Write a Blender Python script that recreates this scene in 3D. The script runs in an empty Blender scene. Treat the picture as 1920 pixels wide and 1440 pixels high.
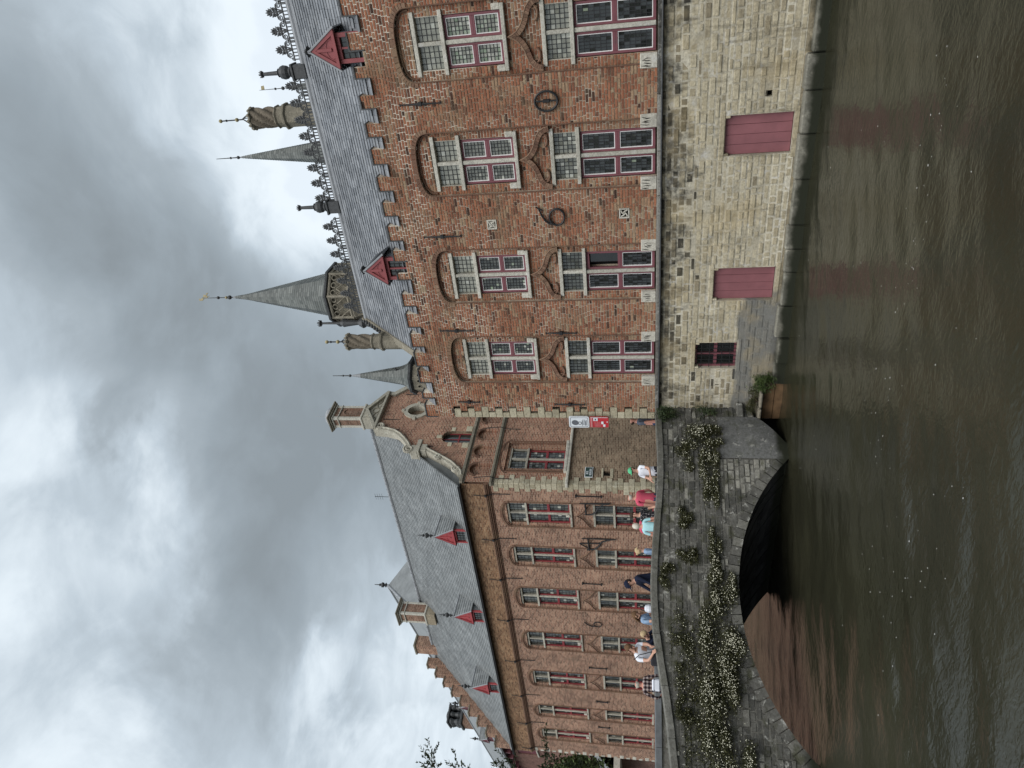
import bpy, math, random
import numpy as np
from mathutils import Matrix, Vector

# ------------------------------------------------------------------ camera, sky, sun, exposure
SKY_STRENGTH = 0.073
SUN_ENERGY = 1.5
EXPOSURE = 0.95
CLOUD_MASSES = [
    ((-0.041, 0.754, 0.656), 0.955, 0.995, 0.143),
    ((-0.141, 0.766, 0.627), 0.965, 0.997, 0.117),
    ((-0.224, 0.779, 0.586), 0.965, 0.997, 0.117),
    ((-0.331, 0.773, 0.541), 0.965, 0.997, 0.104),
    ((-0.434, 0.756, 0.490), 0.968, 0.997, 0.117),
    ((-0.532, 0.719, 0.447), 0.968, 0.997, 0.13),
    ((-0.621, 0.667, 0.411), 0.965, 0.997, 0.182),
    ((-0.689, 0.594, 0.416), 0.975, 0.997, 0.117),
    ((-0.468, 0.654, 0.595), 0.965, 0.997, 0.065),
    ((-0.317, 0.661, 0.680), 0.975, 0.997, 0.065),
    ((-0.655, 0.493, 0.573), 0.975, 0.997, 0.052),
    ((-0.102, 0.874, 0.476), 0.962, 0.996, -0.26),
    ((-0.214, 0.873, 0.437), 0.978, 0.998, -0.195),
    ((-0.325, 0.854, 0.406), 0.985, 0.998, -0.156),
    ((-0.448, 0.778, 0.440), 0.993, 0.999, -0.065),
    ((-0.519, 0.488, 0.702), 0.97, 0.997, -0.09),
    ((-0.654, 0.342, 0.675), 0.965, 0.997, -0.07),
    ((-0.629, 0.429, 0.648), 0.982, 0.998, 0.11),
    ((-0.726, 0.458, 0.514), 0.982, 0.998, 0.11),
    ((-0.546, 0.566, 0.618), 0.984, 0.998, -0.117),
    ((-0.813, 0.471, 0.342), 0.98, 0.998, -0.078),
    ((-0.720, 0.608, 0.336), 0.988, 0.999, -0.169),
    ((-0.374, 0.657, 0.654), 0.985, 0.998, -0.078),
]
scene = bpy.context.scene
col = scene.collection
R = math.radians

cam_d = bpy.data.cameras.new("camera")
cam_d.sensor_fit = 'HORIZONTAL'
cam_d.sensor_width = 36.0
cam_d.lens = 1310.0 / 1920.0 * 36.0
cam_d.clip_start = 0.1
cam_d.clip_end = 2000.0
cam = bpy.data.objects.new("camera", cam_d)
col.objects.link(cam)
_r = Vector((0.83165622, 0.5552886, -0.00158233))
_u = Vector((0.10544537, -0.15512665, 0.98225098))
_f = Vector((-0.54518731, 0.81706199, 0.18756465))
# the phone was turned on its side: the picture's right is the world's down
_ax, _ay, _az = -_u, _r, -_f
cam.matrix_world = Matrix(((_ax.x, _ay.x, _az.x, 0), (_ax.y, _ay.y, _az.y, -16.0), (_ax.z, _ay.z, _az.z, 3.5), (0, 0, 0, 1)))
scene.camera = cam


def node(nt, typ, ins=None, **props):
    n = nt.nodes.new(typ)
    for k, v in props.items():
        setattr(n, k, v)
    for k, v in (ins or {}).items():
        s = n.inputs[k]
        if isinstance(v, bpy.types.NodeSocket):
            nt.links.new(v, s)
        else:
            s.default_value = v
    return n


def c4(c):
    return (c[0], c[1], c[2], 1.0)


def mix(nt, f, a, b, blend='MIX'):
    n = nt.nodes.new('ShaderNodeMix')
    n.data_type = 'RGBA'
    n.blend_type = blend
    n.clamp_factor = True
    for i, v in ((0, f), (6, a), (7, b)):
        if isinstance(v, bpy.types.NodeSocket):
            nt.links.new(v, n.inputs[i])
        else:
            n.inputs[i].default_value = v if i == 0 else c4(v)
    return n.outputs[2]


def math_(nt, op, a, b=0.0, c=0.0, clamp=False):
    n = nt.nodes.new('ShaderNodeMath')
    n.operation = op
    n.use_clamp = clamp
    for i, v in enumerate((a, b, c)):
        if isinstance(v, bpy.types.NodeSocket):
            nt.links.new(v, n.inputs[i])
        else:
            n.inputs[i].default_value = v
    return n.outputs[0]


def ramp(nt, f, stops, interp='LINEAR'):
    n = nt.nodes.new('ShaderNodeValToRGB')
    n.color_ramp.interpolation = interp
    e = n.color_ramp.elements
    while len(e) < len(stops):
        e.new(0.5)
    for el, (p, c) in zip(e, stops):
        el.position = p
        el.color = c4(c) if hasattr(c, '__len__') else (c, c, c, 1)
    nt.links.new(f, n.inputs[0])
    return n.outputs[0]


def noise(nt, vec, scale, detail=4.0, rough=0.55, dist=0.0):
    n = node(nt, 'ShaderNodeTexNoise', {'Scale': scale, 'Detail': detail, 'Roughness': rough, 'Distortion': dist})
    if vec is not None:
        nt.links.new(vec, n.inputs['Vector'])
    return n.outputs[0]


def maprange(nt, v, a, b, c=0.0, d=1.0, smooth=True):
    n = node(nt, 'ShaderNodeMapRange', {0: v, 1: a, 2: b, 3: c, 4: d})
    n.interpolation_type = 'SMOOTHSTEP' if smooth else 'LINEAR'
    n.clamp = True
    return n.outputs[0]


def scaled(nt, vec, s, loc=(0, 0, 0)):
    return node(nt, 'ShaderNodeMapping', {'Vector': vec, 'Scale': s, 'Location': loc}).outputs[0]


SUN_DIR = Vector((0.42, -0.75, 0.95)).normalized()      # from the scene towards the bright side of the cloud
SUN_EL = math.asin(SUN_DIR.z)
SUN_AZ = math.atan2(SUN_DIR.x, SUN_DIR.y)

world = bpy.data.worlds.new("World")
scene.world = world
world.use_nodes = True
wt = world.node_tree
wt.nodes.clear()
sky = wt.nodes.new('ShaderNodeTexSky')
sky.sky_type = 'NISHITA'
sky.sun_disc = False
sky.sun_elevation = SUN_EL
sky.sun_rotation = SUN_AZ
sky.dust_density = 2.0
tc = wt.nodes.new('ShaderNodeTexCoord').outputs['Generated']
sep = node(wt, 'ShaderNodeSeparateXYZ', {0: tc})
den = math_(wt, 'ADD', math_(wt, 'MAXIMUM', sep.outputs[2], 0.0), 0.22)
cp = node(wt, 'ShaderNodeCombineXYZ', {0: math_(wt, 'DIVIDE', sep.outputs[0], den), 1: math_(wt, 'DIVIDE', sep.outputs[1], den), 2: 0.0}).outputs[0]
big = noise(wt, scaled(wt, cp, (1, 1, 1), (3.1, 1.7, 0)), 0.9, 4.0, 0.5, 0.3)
mid = noise(wt, scaled(wt, cp, (1, 1, 1), (7.3, 4.1, 0)), 2.3, 7.0, 0.52, 0.45)
fine = noise(wt, cp, 6.5, 7.0, 0.6, 0.5)
dens = math_(wt, 'ADD', math_(wt, 'MULTIPLY', big, 0.20), math_(wt, 'MULTIPLY', mid, 0.50))
dens = math_(wt, 'ADD', dens, math_(wt, 'MULTIPLY', fine, 0.30))
# the heavy cloud bank and the breaks beside it, each a soft mass in its own direction of the sky
for c, lo, hi, amt in CLOUD_MASSES:
    d = node(wt, 'ShaderNodeVectorMath', {0: node(wt, 'ShaderNodeVectorMath', {0: tc}, operation='NORMALIZE').outputs[0], 1: c}, operation='DOT_PRODUCT').outputs[1]
    wob = math_(wt, 'ADD', d, math_(wt, 'MULTIPLY', math_(wt, 'SUBTRACT', mid, 0.5), 0.07))
    dens = math_(wt, 'ADD', dens, math_(wt, 'MULTIPLY', maprange(wt, wob, lo, hi), amt))
cloud = ramp(wt, dens, [(0.26, (6.9, 7.5, 7.9)), (0.40, (5.6, 6.25, 6.75)), (0.53, (3.9, 4.5, 5.0)), (0.66, (2.95, 3.4, 3.75)), (0.80, (2.45, 2.85, 3.15)), (1.0, (2.0, 2.3, 2.5))])
thin = maprange(wt, dens, 0.20, 0.34, 0.20, 0.04)
skyc = mix(wt, thin, cloud, sky.outputs[0])
skyc = mix(wt, maprange(wt, sep.outputs[2], -0.02, 0.03), (0.9, 0.95, 0.9), skyc)
bg = node(wt, 'ShaderNodeBackground', {'Color': skyc, 'Strength': SKY_STRENGTH})
wo = wt.nodes.new('ShaderNodeOutputWorld')
wt.links.new(bg.outputs[0], wo.inputs[0])

sun_d = bpy.data.lights.new("sun", 'SUN')
sun_d.energy = SUN_ENERGY
sun_d.angle = R(55)
sun_d.color = (1.0, 0.97, 0.93)
sun = bpy.data.objects.new("sun", sun_d)
col.objects.link(sun)
sun.rotation_mode = 'QUATERNION'
sun.rotation_quaternion = SUN_DIR.to_track_quat('Z', 'Y')

scene.view_settings.view_transform = 'Standard'
scene.view_settings.look = 'None'
scene.view_settings.gamma = 1.0
scene.view_settings.use_curve_mapping = False
scene.view_settings.exposure = EXPOSURE


# ------------------------------------------------------------------ mesh builder
rng = random.Random(7)


class MB:
    """Collects faces for ONE mesh object."""

    def __init__(s):
        s.v, s.f, s.m, s.t = [], [], [], []

    def face(s, pts, mi=0, tone=0.5):
        b = len(s.v)
        s.v.extend([tuple(p) for p in pts])
        s.f.append(tuple(range(b, b + len(pts))))
        s.m.append(mi)
        s.t.append(tone)

    def poly(s, vs, fs, mi=0, tone=0.5):
        b = len(s.v)
        s.v.extend([tuple(p) for p in vs])
        for f in fs:
            s.f.append(tuple(b + i for i in f))
            s.m.append(mi)
            s.t.append(tone)

    def box(s, x0, x1, y0, y1, z0, z1, mi=0, tone=0.5, bev=0.0):
        if bev > 0:
            b = bev
            vs = []
            for (px, py, pz, k) in [(x, y, z, k) for x in (0, 1) for y in (0, 1) for z in (0, 1) for k in (0, 1, 2)]:
                X = (x0, x1)[px]
                Y = (y0, y1)[py]
                Z = (z0, z1)[pz]
                sx, sy, sz = (1, -1)[px], (1, -1)[py], (1, -1)[pz]
                # k = axis whose face this vertex lies on
                vs.append((X + (0 if k == 0 else sx * b), Y + (0 if k == 1 else sy * b), Z + (0 if k == 2 else sz * b)))

            def I(x, y, z, k):
                return ((x * 2 + y) * 2 + z) * 3 + k
            fs = []
            fs.append([I(0, 0, 0, 0), I(0, 0, 1, 0), I(0, 1, 1, 0), I(0, 1, 0, 0)])
            fs.append([I(1, 0, 0, 0), I(1, 1, 0, 0), I(1, 1, 1, 0), I(1, 0, 1, 0)])
            fs.append([I(0, 0, 0, 1), I(1, 0, 0, 1), I(1, 0, 1, 1), I(0, 0, 1, 1)])
            fs.append([I(0, 1, 0, 1), I(0, 1, 1, 1), I(1, 1, 1, 1), I(1, 1, 0, 1)])
            fs.append([I(0, 0, 0, 2), I(0, 1, 0, 2), I(1, 1, 0, 2), I(1, 0, 0, 2)])
            fs.append([I(0, 0, 1, 2), I(1, 0, 1, 2), I(1, 1, 1, 2), I(0, 1, 1, 2)])
            for a in (0, 1):
                for c in (0, 1):
                    fs.append([I(a, c, 0, 0), I(a, c, 0, 1), I(a, c, 1, 1), I(a, c, 1, 0)])
                    fs.append([I(a, 0, c, 0), I(a, 0, c, 2), I(a, 1, c, 2), I(a, 1, c, 0)])
                    fs.append([I(0, a, c, 1), I(0, a, c, 2), I(1, a, c, 2), I(1, a, c, 1)])
            for x in (0, 1):
                for y in (0, 1):
                    for z in (0, 1):
                        fs.append([I(x, y, z, 0), I(x, y, z, 1), I(x, y, z, 2)])
            s.poly(vs, fs, mi, tone)
            return
        vs = [(x, y, z) for z in (z0, z1) for y in (y0, y1) for x in (x0, x1)]
        s.poly(vs, [(0, 2, 3, 1), (4, 5, 7, 6), (0, 1, 5, 4), (2, 6, 7, 3), (0, 4, 6, 2), (1, 3, 7, 5)], mi, tone)

    def brick(s, x0, x1, z0, z1, yf, yb, b=0.004, mi=0, tone=0.5, sk=0.0):
        """a block lying in a wall: bevelled front, no back"""
        vs = [(x0, yb, z0), (x1, yb, z0), (x1, yb, z1), (x0, yb, z1),
              (x0 + b, yf + sk, z0 + b), (x1 - b, yf - sk, z0 + b), (x1 - b, yf - sk, z1 - b), (x0 + b, yf + sk, z1 - b)]
        s.poly(vs, [(4, 5, 6, 7), (0, 1, 5, 4), (1, 2, 6, 5), (2, 3, 7, 6), (3, 0, 4, 7)], mi, tone)

    def tube(s, pts, r, n=6, mi=0, tone=0.5, closed=False, flat=None):
        pts = [Vector(p) for p in pts]
        N = len(pts)
        rs = r if hasattr(r, '__len__') else [r] * N
        rings = []
        prev = None
        for i, p in enumerate(pts):
            if closed:
                t = (pts[(i + 1) % N] - pts[i - 1])
            else:
                t = pts[min(i + 1, N - 1)] - pts[max(i - 1, 0)]
            t = t.normalized() if t.length > 1e-9 else Vector((0, 0, 1))
            if prev is None:
                a = Vector((0, 1, 0)) if abs(t.y) < 0.9 else Vector((1, 0, 0))
                a = (a - t * a.dot(t)).normalized()
            else:
                a = (prev - t * prev.dot(t))
                a = a.normalized() if a.length > 1e-6 else prev
            prev = a
            bb = t.cross(a)
            fa = 1.0 if flat is None else flat
            rings.append([tuple(p + (a * math.cos(q) * fa + bb * math.sin(q)) * rs[i]) for q in [2 * math.pi * k / n for k in range(n)]])
        vs = [v for rg in rings for v in rg]
        fs = []
        for i in range(N if closed else N - 1):
            j = (i + 1) % N
            for k in range(n):
                fs.append((i * n + k, i * n + (k + 1) % n, j * n + (k + 1) % n, j * n + k))
        if not closed:
            fs.append(tuple(reversed(range(n))))
            fs.append(tuple(range((N - 1) * n, N * n)))
        s.poly(vs, fs, mi, tone)

    def lathe(s, prof, n=12, c=(0, 0, 0), mi=0, tone=0.5, a0=0.0, twist=0.0, lobes=0, lob=0.0):
        vs, fs = [], []
        for (r, z) in prof:
            for k in range(n):
                a = a0 + 2 * math.pi * k / n
                rr = r * (1 + (lob * abs(math.cos(lobes * 0.5 * (a - twist * z))) if lobes else 0))
                vs.append((c[0] + rr * math.cos(a), c[1] + rr * math.sin(a), c[2] + z))
        for i in range(len(prof) - 1):
            for k in range(n):
                fs.append((i * n + k, i * n + (k + 1) % n, (i + 1) * n + (k + 1) % n, (i + 1) * n + k))
        fs.append(tuple(reversed(range(n))))
        fs.append(tuple(range((len(prof) - 1) * n, len(prof) * n)))
        s.poly(vs, fs, mi, tone)

    def prism(s, poly, y0, y1, mi=0, tone=0.5):
        """poly: (x, z) outline counter-clockwise seen from the front, extruded from y0 (front) to y1"""
        n = len(poly)
        vs = [(x, y0, z) for x, z in poly] + [(x, y1, z) for x, z in poly]
        fs = [tuple(range(n)), tuple(reversed(range(n, 2 * n)))]
        for i in range(n):
            j = (i + 1) % n
            fs.append((i, i + n, j + n, j))
        s.poly(vs, fs, mi, tone)

    def strip(s, a, b, y0, y1, mi=0, tone=0.5, joint=0.0, var=0.0):
        """ring between two equally long (x,z) curves a (outer) and b (inner), one block per step"""
        for i in range(len(a) - 1):
            q = joint
            p = [(a[i][0] + (a[i + 1][0] - a[i][0]) * q, a[i][1] + (a[i + 1][1] - a[i][1]) * q),
                 (a[i + 1][0] - (a[i + 1][0] - a[i][0]) * q, a[i + 1][1] - (a[i + 1][1] - a[i][1]) * q),
                 (b[i + 1][0] - (b[i + 1][0] - b[i][0]) * q, b[i + 1][1] - (b[i + 1][1] - b[i][1]) * q),
                 (b[i][0] + (b[i + 1][0] - b[i][0]) * q, b[i][1] + (b[i + 1][1] - b[i][1]) * q)]
            s.prism(p, y0, y1, mi, tone if not var else min(1, max(0, tone + rng.uniform(-var, var))))

    def xform(s, M, start=0):
        for i in range(start, len(s.v)):
            s.v[i] = tuple(M @ Vector(s.v[i]))

    def mesh(s, name, mats, M=None, smooth=False):
        me = bpy.data.meshes.new(name)
        va = np.array(s.v, dtype=np.float64).reshape(-1, 3)
        vt = va
        if M is not None:
            m = np.array(M)
            vt = va @ m[:3, :3].T + m[:3, 3]
        me.from_pydata(vt.tolist(), [], s.f)
        for m in mats:
            me.materials.append(m)
        me.polygons.foreach_set('material_index', s.m)
        if smooth:
            me.polygons.foreach_set('use_smooth', [True] * len(s.f))
        at = me.attributes.new('tone', 'FLOAT', 'FACE')
        at.data.foreach_set('value', s.t)
        uv = me.uv_layers.new(name='uv')
        li = np.empty(len(me.loops), dtype=np.int32)
        me.loops.foreach_get('vertex_index', li)
        uvs = np.stack([va[li, 0] + va[li, 1], va[li, 2]], axis=1).astype(np.float32)
        uv.data.foreach_set('uv', uvs.ravel())
        me.update()
        return me

    def build(s, name, mats, parent=None, loc=(0, 0, 0), M=None, smooth=False, rotz=0.0):
        if not hasattr(mats, '__len__'):
            mats = [mats]
        o = bpy.data.objects.new(name, s.mesh(name, mats, M, smooth))
        col.objects.link(o)
        o.location = loc
        if rotz:
            o.rotation_euler = (0, 0, rotz)
        if parent:
            o.parent = parent
        return o


def tag(o, label=None, cat=None, group=None, kind=None):
    if label:
        o['label'] = label
    if cat:
        o['category'] = cat
    if group:
        o['group'] = group
    if kind:
        o['kind'] = kind
    return o


def empty(name, loc=(0, 0, 0), rotz=0.0, label=None, cat=None, group=None, parent=None):
    o = bpy.data.objects.new(name, None)
    col.objects.link(o)
    o.location = loc
    o.rotation_euler = (0, 0, rotz)
    o.empty_display_size = 0.3
    if parent:
        o.parent = parent
    return tag(o, label, cat, group)


def copy_tree(o, parent=None):
    c = o.copy()
    col.objects.link(c)
    c.parent = parent
    for ch in [k for k in o.children]:
        copy_tree(ch, c)
    return c


def subtract(a, b, holes):
    """intervals of [a,b] left after taking out holes"""
    hs = sorted(h for h in holes if h[1] > a and h[0] < b)
    out, x = [], a
    for h0, h1 in hs:
        if h0 > x:
            out.append((x, min(h0, b)))
        x = max(x, h1)
    if x < b:
        out.append((x, b))
    return [q for q in out if q[1] - q[0] > 0.012]


def courses(x0, x1, z0, z1, ch, holes, lens, joint=0.009, jit=0.012, rg=rng, vary=0.0):
    """laid blocks (xa, xb, za, zb) and mortar strips for a wall field with openings"""
    zs = [z0]
    while zs[-1] < z1 - ch * 0.6:
        zs.append(zs[-1] + ch * (1 + rg.uniform(-vary, vary)))
    k = (z1 - z0) / (zs[-1] - z0)
    zs = [z0 + (z - z0) * k for z in zs]
    blocks, mort = [], []
    for i in range(len(zs) - 1):
        za, zb = zs[i], zs[i + 1]
        iv = subtract(x0, x1, holes(za, zb))
        for a, b in iv:
            mort.append((a, b, za, zb))
        x = x0 - rg.uniform(0, lens[0])
        n = 0
        cuts = []
        while x < x1:
            L = lens[(n + i) % len(lens)] * (1 + rg.uniform(-0.08, 0.08) - vary * rg.uniform(-1.2, 1.2))
            cuts.append((x, x + L))
            x += L
            n += 1
        for a, b in iv:
            row = [(max(p, a), min(q, b)) for p, q in cuts if q > a and p < b]
            row = [r for r in row if r[1] - r[0] > 0.0]
            # no slivers
            m = []
            for r in row:
                if m and (r[1] - r[0] < 0.045 or m[-1][1] - m[-1][0] < 0.045):
                    m[-1] = (m[-1][0], r[1])
                else:
                    m.append(r)
            for p, q in m:
                j = joint * 0.5
                if q - p > joint * 2:
                    blocks.append((p + j, q - j, za + j, zb - j))
    return blocks, mort


def wall_cells(mb, x0, x1, z0, z1, y, holes, mi=0, tone=0.5):
    """flat wall face with rectangular openings (x0,x1,z0,z1)"""
    xs = sorted({x0, x1, *[min(max(v, x0), x1) for h in holes for v in h[:2]]})
    zs = sorted({z0, z1, *[min(max(v, z0), z1) for h in holes for v in h[2:]]})
    for i in range(len(xs) - 1):
        for j in range(len(zs) - 1):
            cx, cz = (xs[i] + xs[i + 1]) / 2, (zs[j] + zs[j + 1]) / 2
            if any(h[0] < cx < h[1] and h[2] < cz < h[3] for h in holes):
                continue
            mb.face([(xs[i], y, zs[j]), (xs[i + 1], y, zs[j]), (xs[i + 1], y, zs[j + 1]), (xs[i], y, zs[j + 1])], mi, tone)


def reveals(mb, h, y0, y1, mi=0, tone=0.5):
    x0, x1, z0, z1 = h
    mb.face([(x0, y0, z0), (x0, y1, z0), (x0, y1, z1), (x0, y0, z1)], mi, tone)
    mb.face([(x1, y0, z1), (x1, y1, z1), (x1, y1, z0), (x1, y0, z0)], mi, tone)
    mb.face([(x0, y0, z1), (x0, y1, z1), (x1, y1, z1), (x1, y0, z1)], mi, tone)
    mb.face([(x0, y0, z0), (x1, y0, z0), (x1, y1, z0), (x0, y1, z0)], mi, tone)


# ------------------------------------------------------------------ materials
def new_mat(name, rough=0.8, spec=0.3):
    m = bpy.data.materials.new(name)
    m.use_nodes = True
    nt = m.node_tree
    b = nt.nodes['Principled BSDF']
    b.inputs['Roughness'].default_value = rough
    b.inputs['Specular IOR Level'].default_value = spec
    pos = nt.nodes.new('ShaderNodeNewGeometry').outputs['Position']
    return m, nt, b, pos


def tone_of(nt):
    return node(nt, 'ShaderNodeAttribute', attribute_name='tone').outputs['Fac']


def add_bump(nt, b, h, strength, dist=0.01):
    bp = node(nt, 'ShaderNodeBump', {'Height': h, 'Strength': strength, 'Distance': dist})
    nt.links.new(bp.outputs[0], b.inputs['Normal'])


def simple(name, colour, rough=0.7, spec=0.3, var=0.25, scale=6.0, metal=0.0, bump=0.0, dirt=None):
    m, nt, b, pos = new_mat(name, rough, spec)
    n = noise(nt, pos, scale, 5.0, 0.6)
    lo = tuple(c * (1 - var) for c in colour)
    hi = tuple(min(1, c * (1 + var)) for c in colour)
    c = ramp(nt, n, [(0.3, lo), (0.7, hi)])
    if dirt:
        d = noise(nt, scaled(nt, pos, (3.0, 3.0, 0.9)), 1.7, 6.0, 0.65)
        c = mix(nt, maprange(nt, d, dirt[0], dirt[0] + 0.14), c, dirt[1])
    nt.links.new(c, b.inputs['Base Color'])
    b.inputs['Metallic'].default_value = metal
    if bump:
        add_bump(nt, b, noise(nt, pos, scale * 8, 4.0), bump)
    return m


def brick_mat(name, stops, dirt_amt=1.0, sat=1.0):
    m, nt, b, pos = new_mat(name, 0.9, 0.2)
    t = tone_of(nt)
    c = ramp(nt, t, stops)
    f = noise(nt, pos, 22.0, 4.0, 0.65)
    c = mix(nt, 1.0, c, ramp(nt, f, [(0.25, (0.62, 0.62, 0.62)), (0.75, (1.3, 1.28, 1.25))]), 'MULTIPLY')
    # tan lichen and mortar smears
    g = noise(nt, pos, 1.1, 6.0, 0.68)
    c = mix(nt, math_(nt, 'MULTIPLY', maprange(nt, g, 0.48, 0.66), 0.55), c, (0.225, 0.160, 0.100))
    # soot, hanging down in streaks
    s = noise(nt, scaled(nt, pos, (2.2, 2.2, 0.55), (3, 0, 1)), 1.0, 6.0, 0.66)
    c = mix(nt, math_(nt, 'MULTIPLY', maprange(nt, s, 0.56, 0.74), 0.6 * dirt_amt), c, (0.055, 0.042, 0.032))
    w = noise(nt, pos, 3.1, 6.0, 0.7)
    c = mix(nt, math_(nt, 'MULTIPLY', maprange(nt, w, 0.64, 0.74), 0.35), c, (0.42, 0.37, 0.29))
    nt.links.new(c, b.inputs['Base Color'])
    add_bump(nt, b, noise(nt, pos, 60.0, 3.0, 0.7), 0.5, 0.006)
    return m


BRICK_STOPS = [(0.0, (0.045, 0.028, 0.022)), (0.10, (0.085, 0.042, 0.030)), (0.24, (0.170, 0.074, 0.048)), (0.5, (0.262, 0.110, 0.066)),
               (0.72, (0.325, 0.140, 0.080)), (0.86, (0.325, 0.190, 0.118)), (1.0, (0.315, 0.240, 0.160))]
M_brick = brick_mat('old_red_brick', BRICK_STOPS)


def mortar_mat():
    m, nt, b, pos = new_mat('lime_mortar', 0.95, 0.1)
    sep = node(nt, 'ShaderNodeSeparateXYZ', {0: pos})
    n = noise(nt, pos, 0.8, 5.0, 0.6)
    fresh = maprange(nt, n, 0.42, 0.56)
    low = maprange(nt, sep.outputs[2], 5.2, 8.6)
    fresh = math_(nt, 'MULTIPLY', fresh, math_(nt, 'ADD', math_(nt, 'MULTIPLY', low, 0.55), 0.40), clamp=True)
    c = mix(nt, fresh, (0.310, 0.225, 0.160), (0.72, 0.65, 0.54))
    c = mix(nt, 1.0, c, ramp(nt, noise(nt, pos, 14.0, 4.0), [(0.3, (0.6, 0.6, 0.6)), (0.7, (1.2, 1.2, 1.2))]), 'MULTIPLY')
    nt.links.new(c, b.inputs['Base Color'])
    return m


M_mortar = mortar_mat()


def stone_mat(name, stops, soot_top=None, grey_low=False, wet=True, lichen=0.0, moss=0.0):
    """weathered stone; soot_top = height where black run-off starts"""
    m, nt, b, pos = new_mat(name, 0.92, 0.2)
    t = tone_of(nt)
    c = ramp(nt, t, stops)
    f = noise(nt, pos, 16.0, 6.0, 0.68)
    c = mix(nt, 1.0, c, ramp(nt, f, [(0.28, (0.62, 0.60, 0.57)), (0.5, (1, 1, 1)), (0.78, (1.28, 1.27, 1.24))]), 'MULTIPLY')
    p = noise(nt, pos, 1.9, 7.0, 0.7)
    c = mix(nt, math_(nt, 'MULTIPLY', maprange(nt, p, 0.52, 0.66), 0.65), c, tuple(x * 0.48 for x in stops[len(stops) // 2][1]))
    p2 = noise(nt, scaled(nt, pos, (1, 1, 1), (5, 9, 2)), 3.4, 7.0, 0.74)
    c = mix(nt, math_(nt, 'MULTIPLY', maprange(nt, p2, 0.54, 0.66), 0.45), c, tuple(min(0.6, x * 1.55) for x in stops[len(stops) // 2][1]))
    sep = node(nt, 'ShaderNodeSeparateXYZ', {0: pos})
    if grey_low:
        # the cement repaired corner low down beside the bridge
        gx = maprange(nt, sep.outputs[0], -7.2, -8.6)
        gz = maprange(nt, sep.outputs[2], 1.55, 0.95)
        gn = math_(nt, 'ADD', math_(nt, 'MULTIPLY', gx, gz), math_(nt, 'MULTIPLY', math_(nt, 'SUBTRACT', noise(nt, pos, 1.4, 4.0), 0.5), 0.9))
        c = mix(nt, math_(nt, 'MULTIPLY', maprange(nt, gn, 0.45, 0.75), 0.8), c, (0.125, 0.130, 0.132))
    if soot_top is not None:
        run = noise(nt, scaled(nt, pos, (1.5, 1.5, 0.22)), 1.25, 6.0, 0.62)
        hgt = maprange(nt, sep.outputs[2], soot_top - 1.15, soot_top + 0.05, -0.20, 0.20, smooth=False)
        s = maprange(nt, math_(nt, 'ADD', run, hgt), 0.50, 0.60)
        brk = ramp(nt, noise(nt, pos, 7.0, 4.0, 0.6), [(0.36, 0.25), (0.62, 1.0)])
        c = mix(nt, math_(nt, 'MULTIPLY', math_(nt, 'MULTIPLY', s, 0.78), brk), c, (0.028, 0.027, 0.024))
    if soot_top is not None:          # long pale brown run-off stains down the whole wall
        st = noise(nt, scaled(nt, pos, (2.6, 2.6, 0.30), (7, 2, 0)), 1.5, 7.0, 0.68)
        c = mix(nt, math_(nt, 'MULTIPLY', maprange(nt, st, 0.53, 0.68), 0.55), c, (0.125, 0.108, 0.075))
        yl = noise(nt, pos, 0.9, 4.0, 0.6)
        c = mix(nt, math_(nt, 'MULTIPLY', maprange(nt, yl, 0.50, 0.66), 0.35), c, (0.40, 0.315, 0.175))
    if lichen:
        l = noise(nt, pos, 5.5, 7.0, 0.72, 0.4)
        c = mix(nt, math_(nt, 'MULTIPLY', maprange(nt, l, 0.565, 0.65), lichen), c, (0.40, 0.395, 0.36))
    if moss:
        g = noise(nt, scaled(nt, pos, (1, 1, 1.6)), 2.2, 6.0, 0.68)
        c = mix(nt, math_(nt, 'MULTIPLY', maprange(nt, g, 0.50, 0.66), moss), c, (0.042, 0.045, 0.018))
    if wet:
        wz = math_(nt, 'ADD', sep.outputs[2], math_(nt, 'MULTIPLY', math_(nt, 'SUBTRACT', noise(nt, pos, 2.5, 5.0), 0.5), 0.35))
        c = mix(nt, maprange(nt, wz, 0.34, 0.14), c, (0.020, 0.022, 0.014))
    nt.links.new(c, b.inputs['Base Color'])
    add_bump(nt, b, noise(nt, pos, 26.0, 6.0, 0.72), 0.8, 0.02)
    return m


CREAM = [(0.0, (0.030, 0.028, 0.024)), (0.09, (0.075, 0.068, 0.052)), (0.2, (0.25, 0.213, 0.148)), (0.5, (0.385, 0.335, 0.235)), (0.8, (0.46, 0.41, 0.30)), (1.0, (0.52, 0.475, 0.375))]
M_base = stone_mat('cream_sandstone', CREAM, soot_top=3.1, grey_low=True)
M_base_joint = stone_mat('sandstone_joint', [(0, (0.34, 0.305, 0.23)), (1, (0.56, 0.52, 0.42))], soot_top=3.1, grey_low=True)
DARKS = [(0.0, (0.055, 0.055, 0.050)), (0.3, (0.088, 0.086, 0.078)), (0.6, (0.122, 0.119, 0.107)), (0.85, (0.175, 0.170, 0.150)), (1.0, (0.31, 0.30, 0.26))]
M_bridge = stone_mat('dark_bridge_stone', DARKS, lichen=0.8, moss=0.7)
M_bridge_joint = stone_mat('bridge_joint', [(0, (0.085, 0.082, 0.073)), (1, (0.17, 0.164, 0.145))], lichen=0.5, moss=0.6)
M_cement = stone_mat('grey_cement_render', [(0, (0.105, 0.106, 0.104)), (1, (0.185, 0.185, 0.178))], lichen=0.6, moss=0.35)
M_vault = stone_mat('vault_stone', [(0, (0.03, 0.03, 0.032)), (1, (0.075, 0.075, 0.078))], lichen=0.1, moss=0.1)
M_coping = stone_mat('coping_stone', [(0, (0.105, 0.103, 0.09)), (1, (0.175, 0.172, 0.155))], wet=False, lichen=0.18, moss=0.25)
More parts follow.
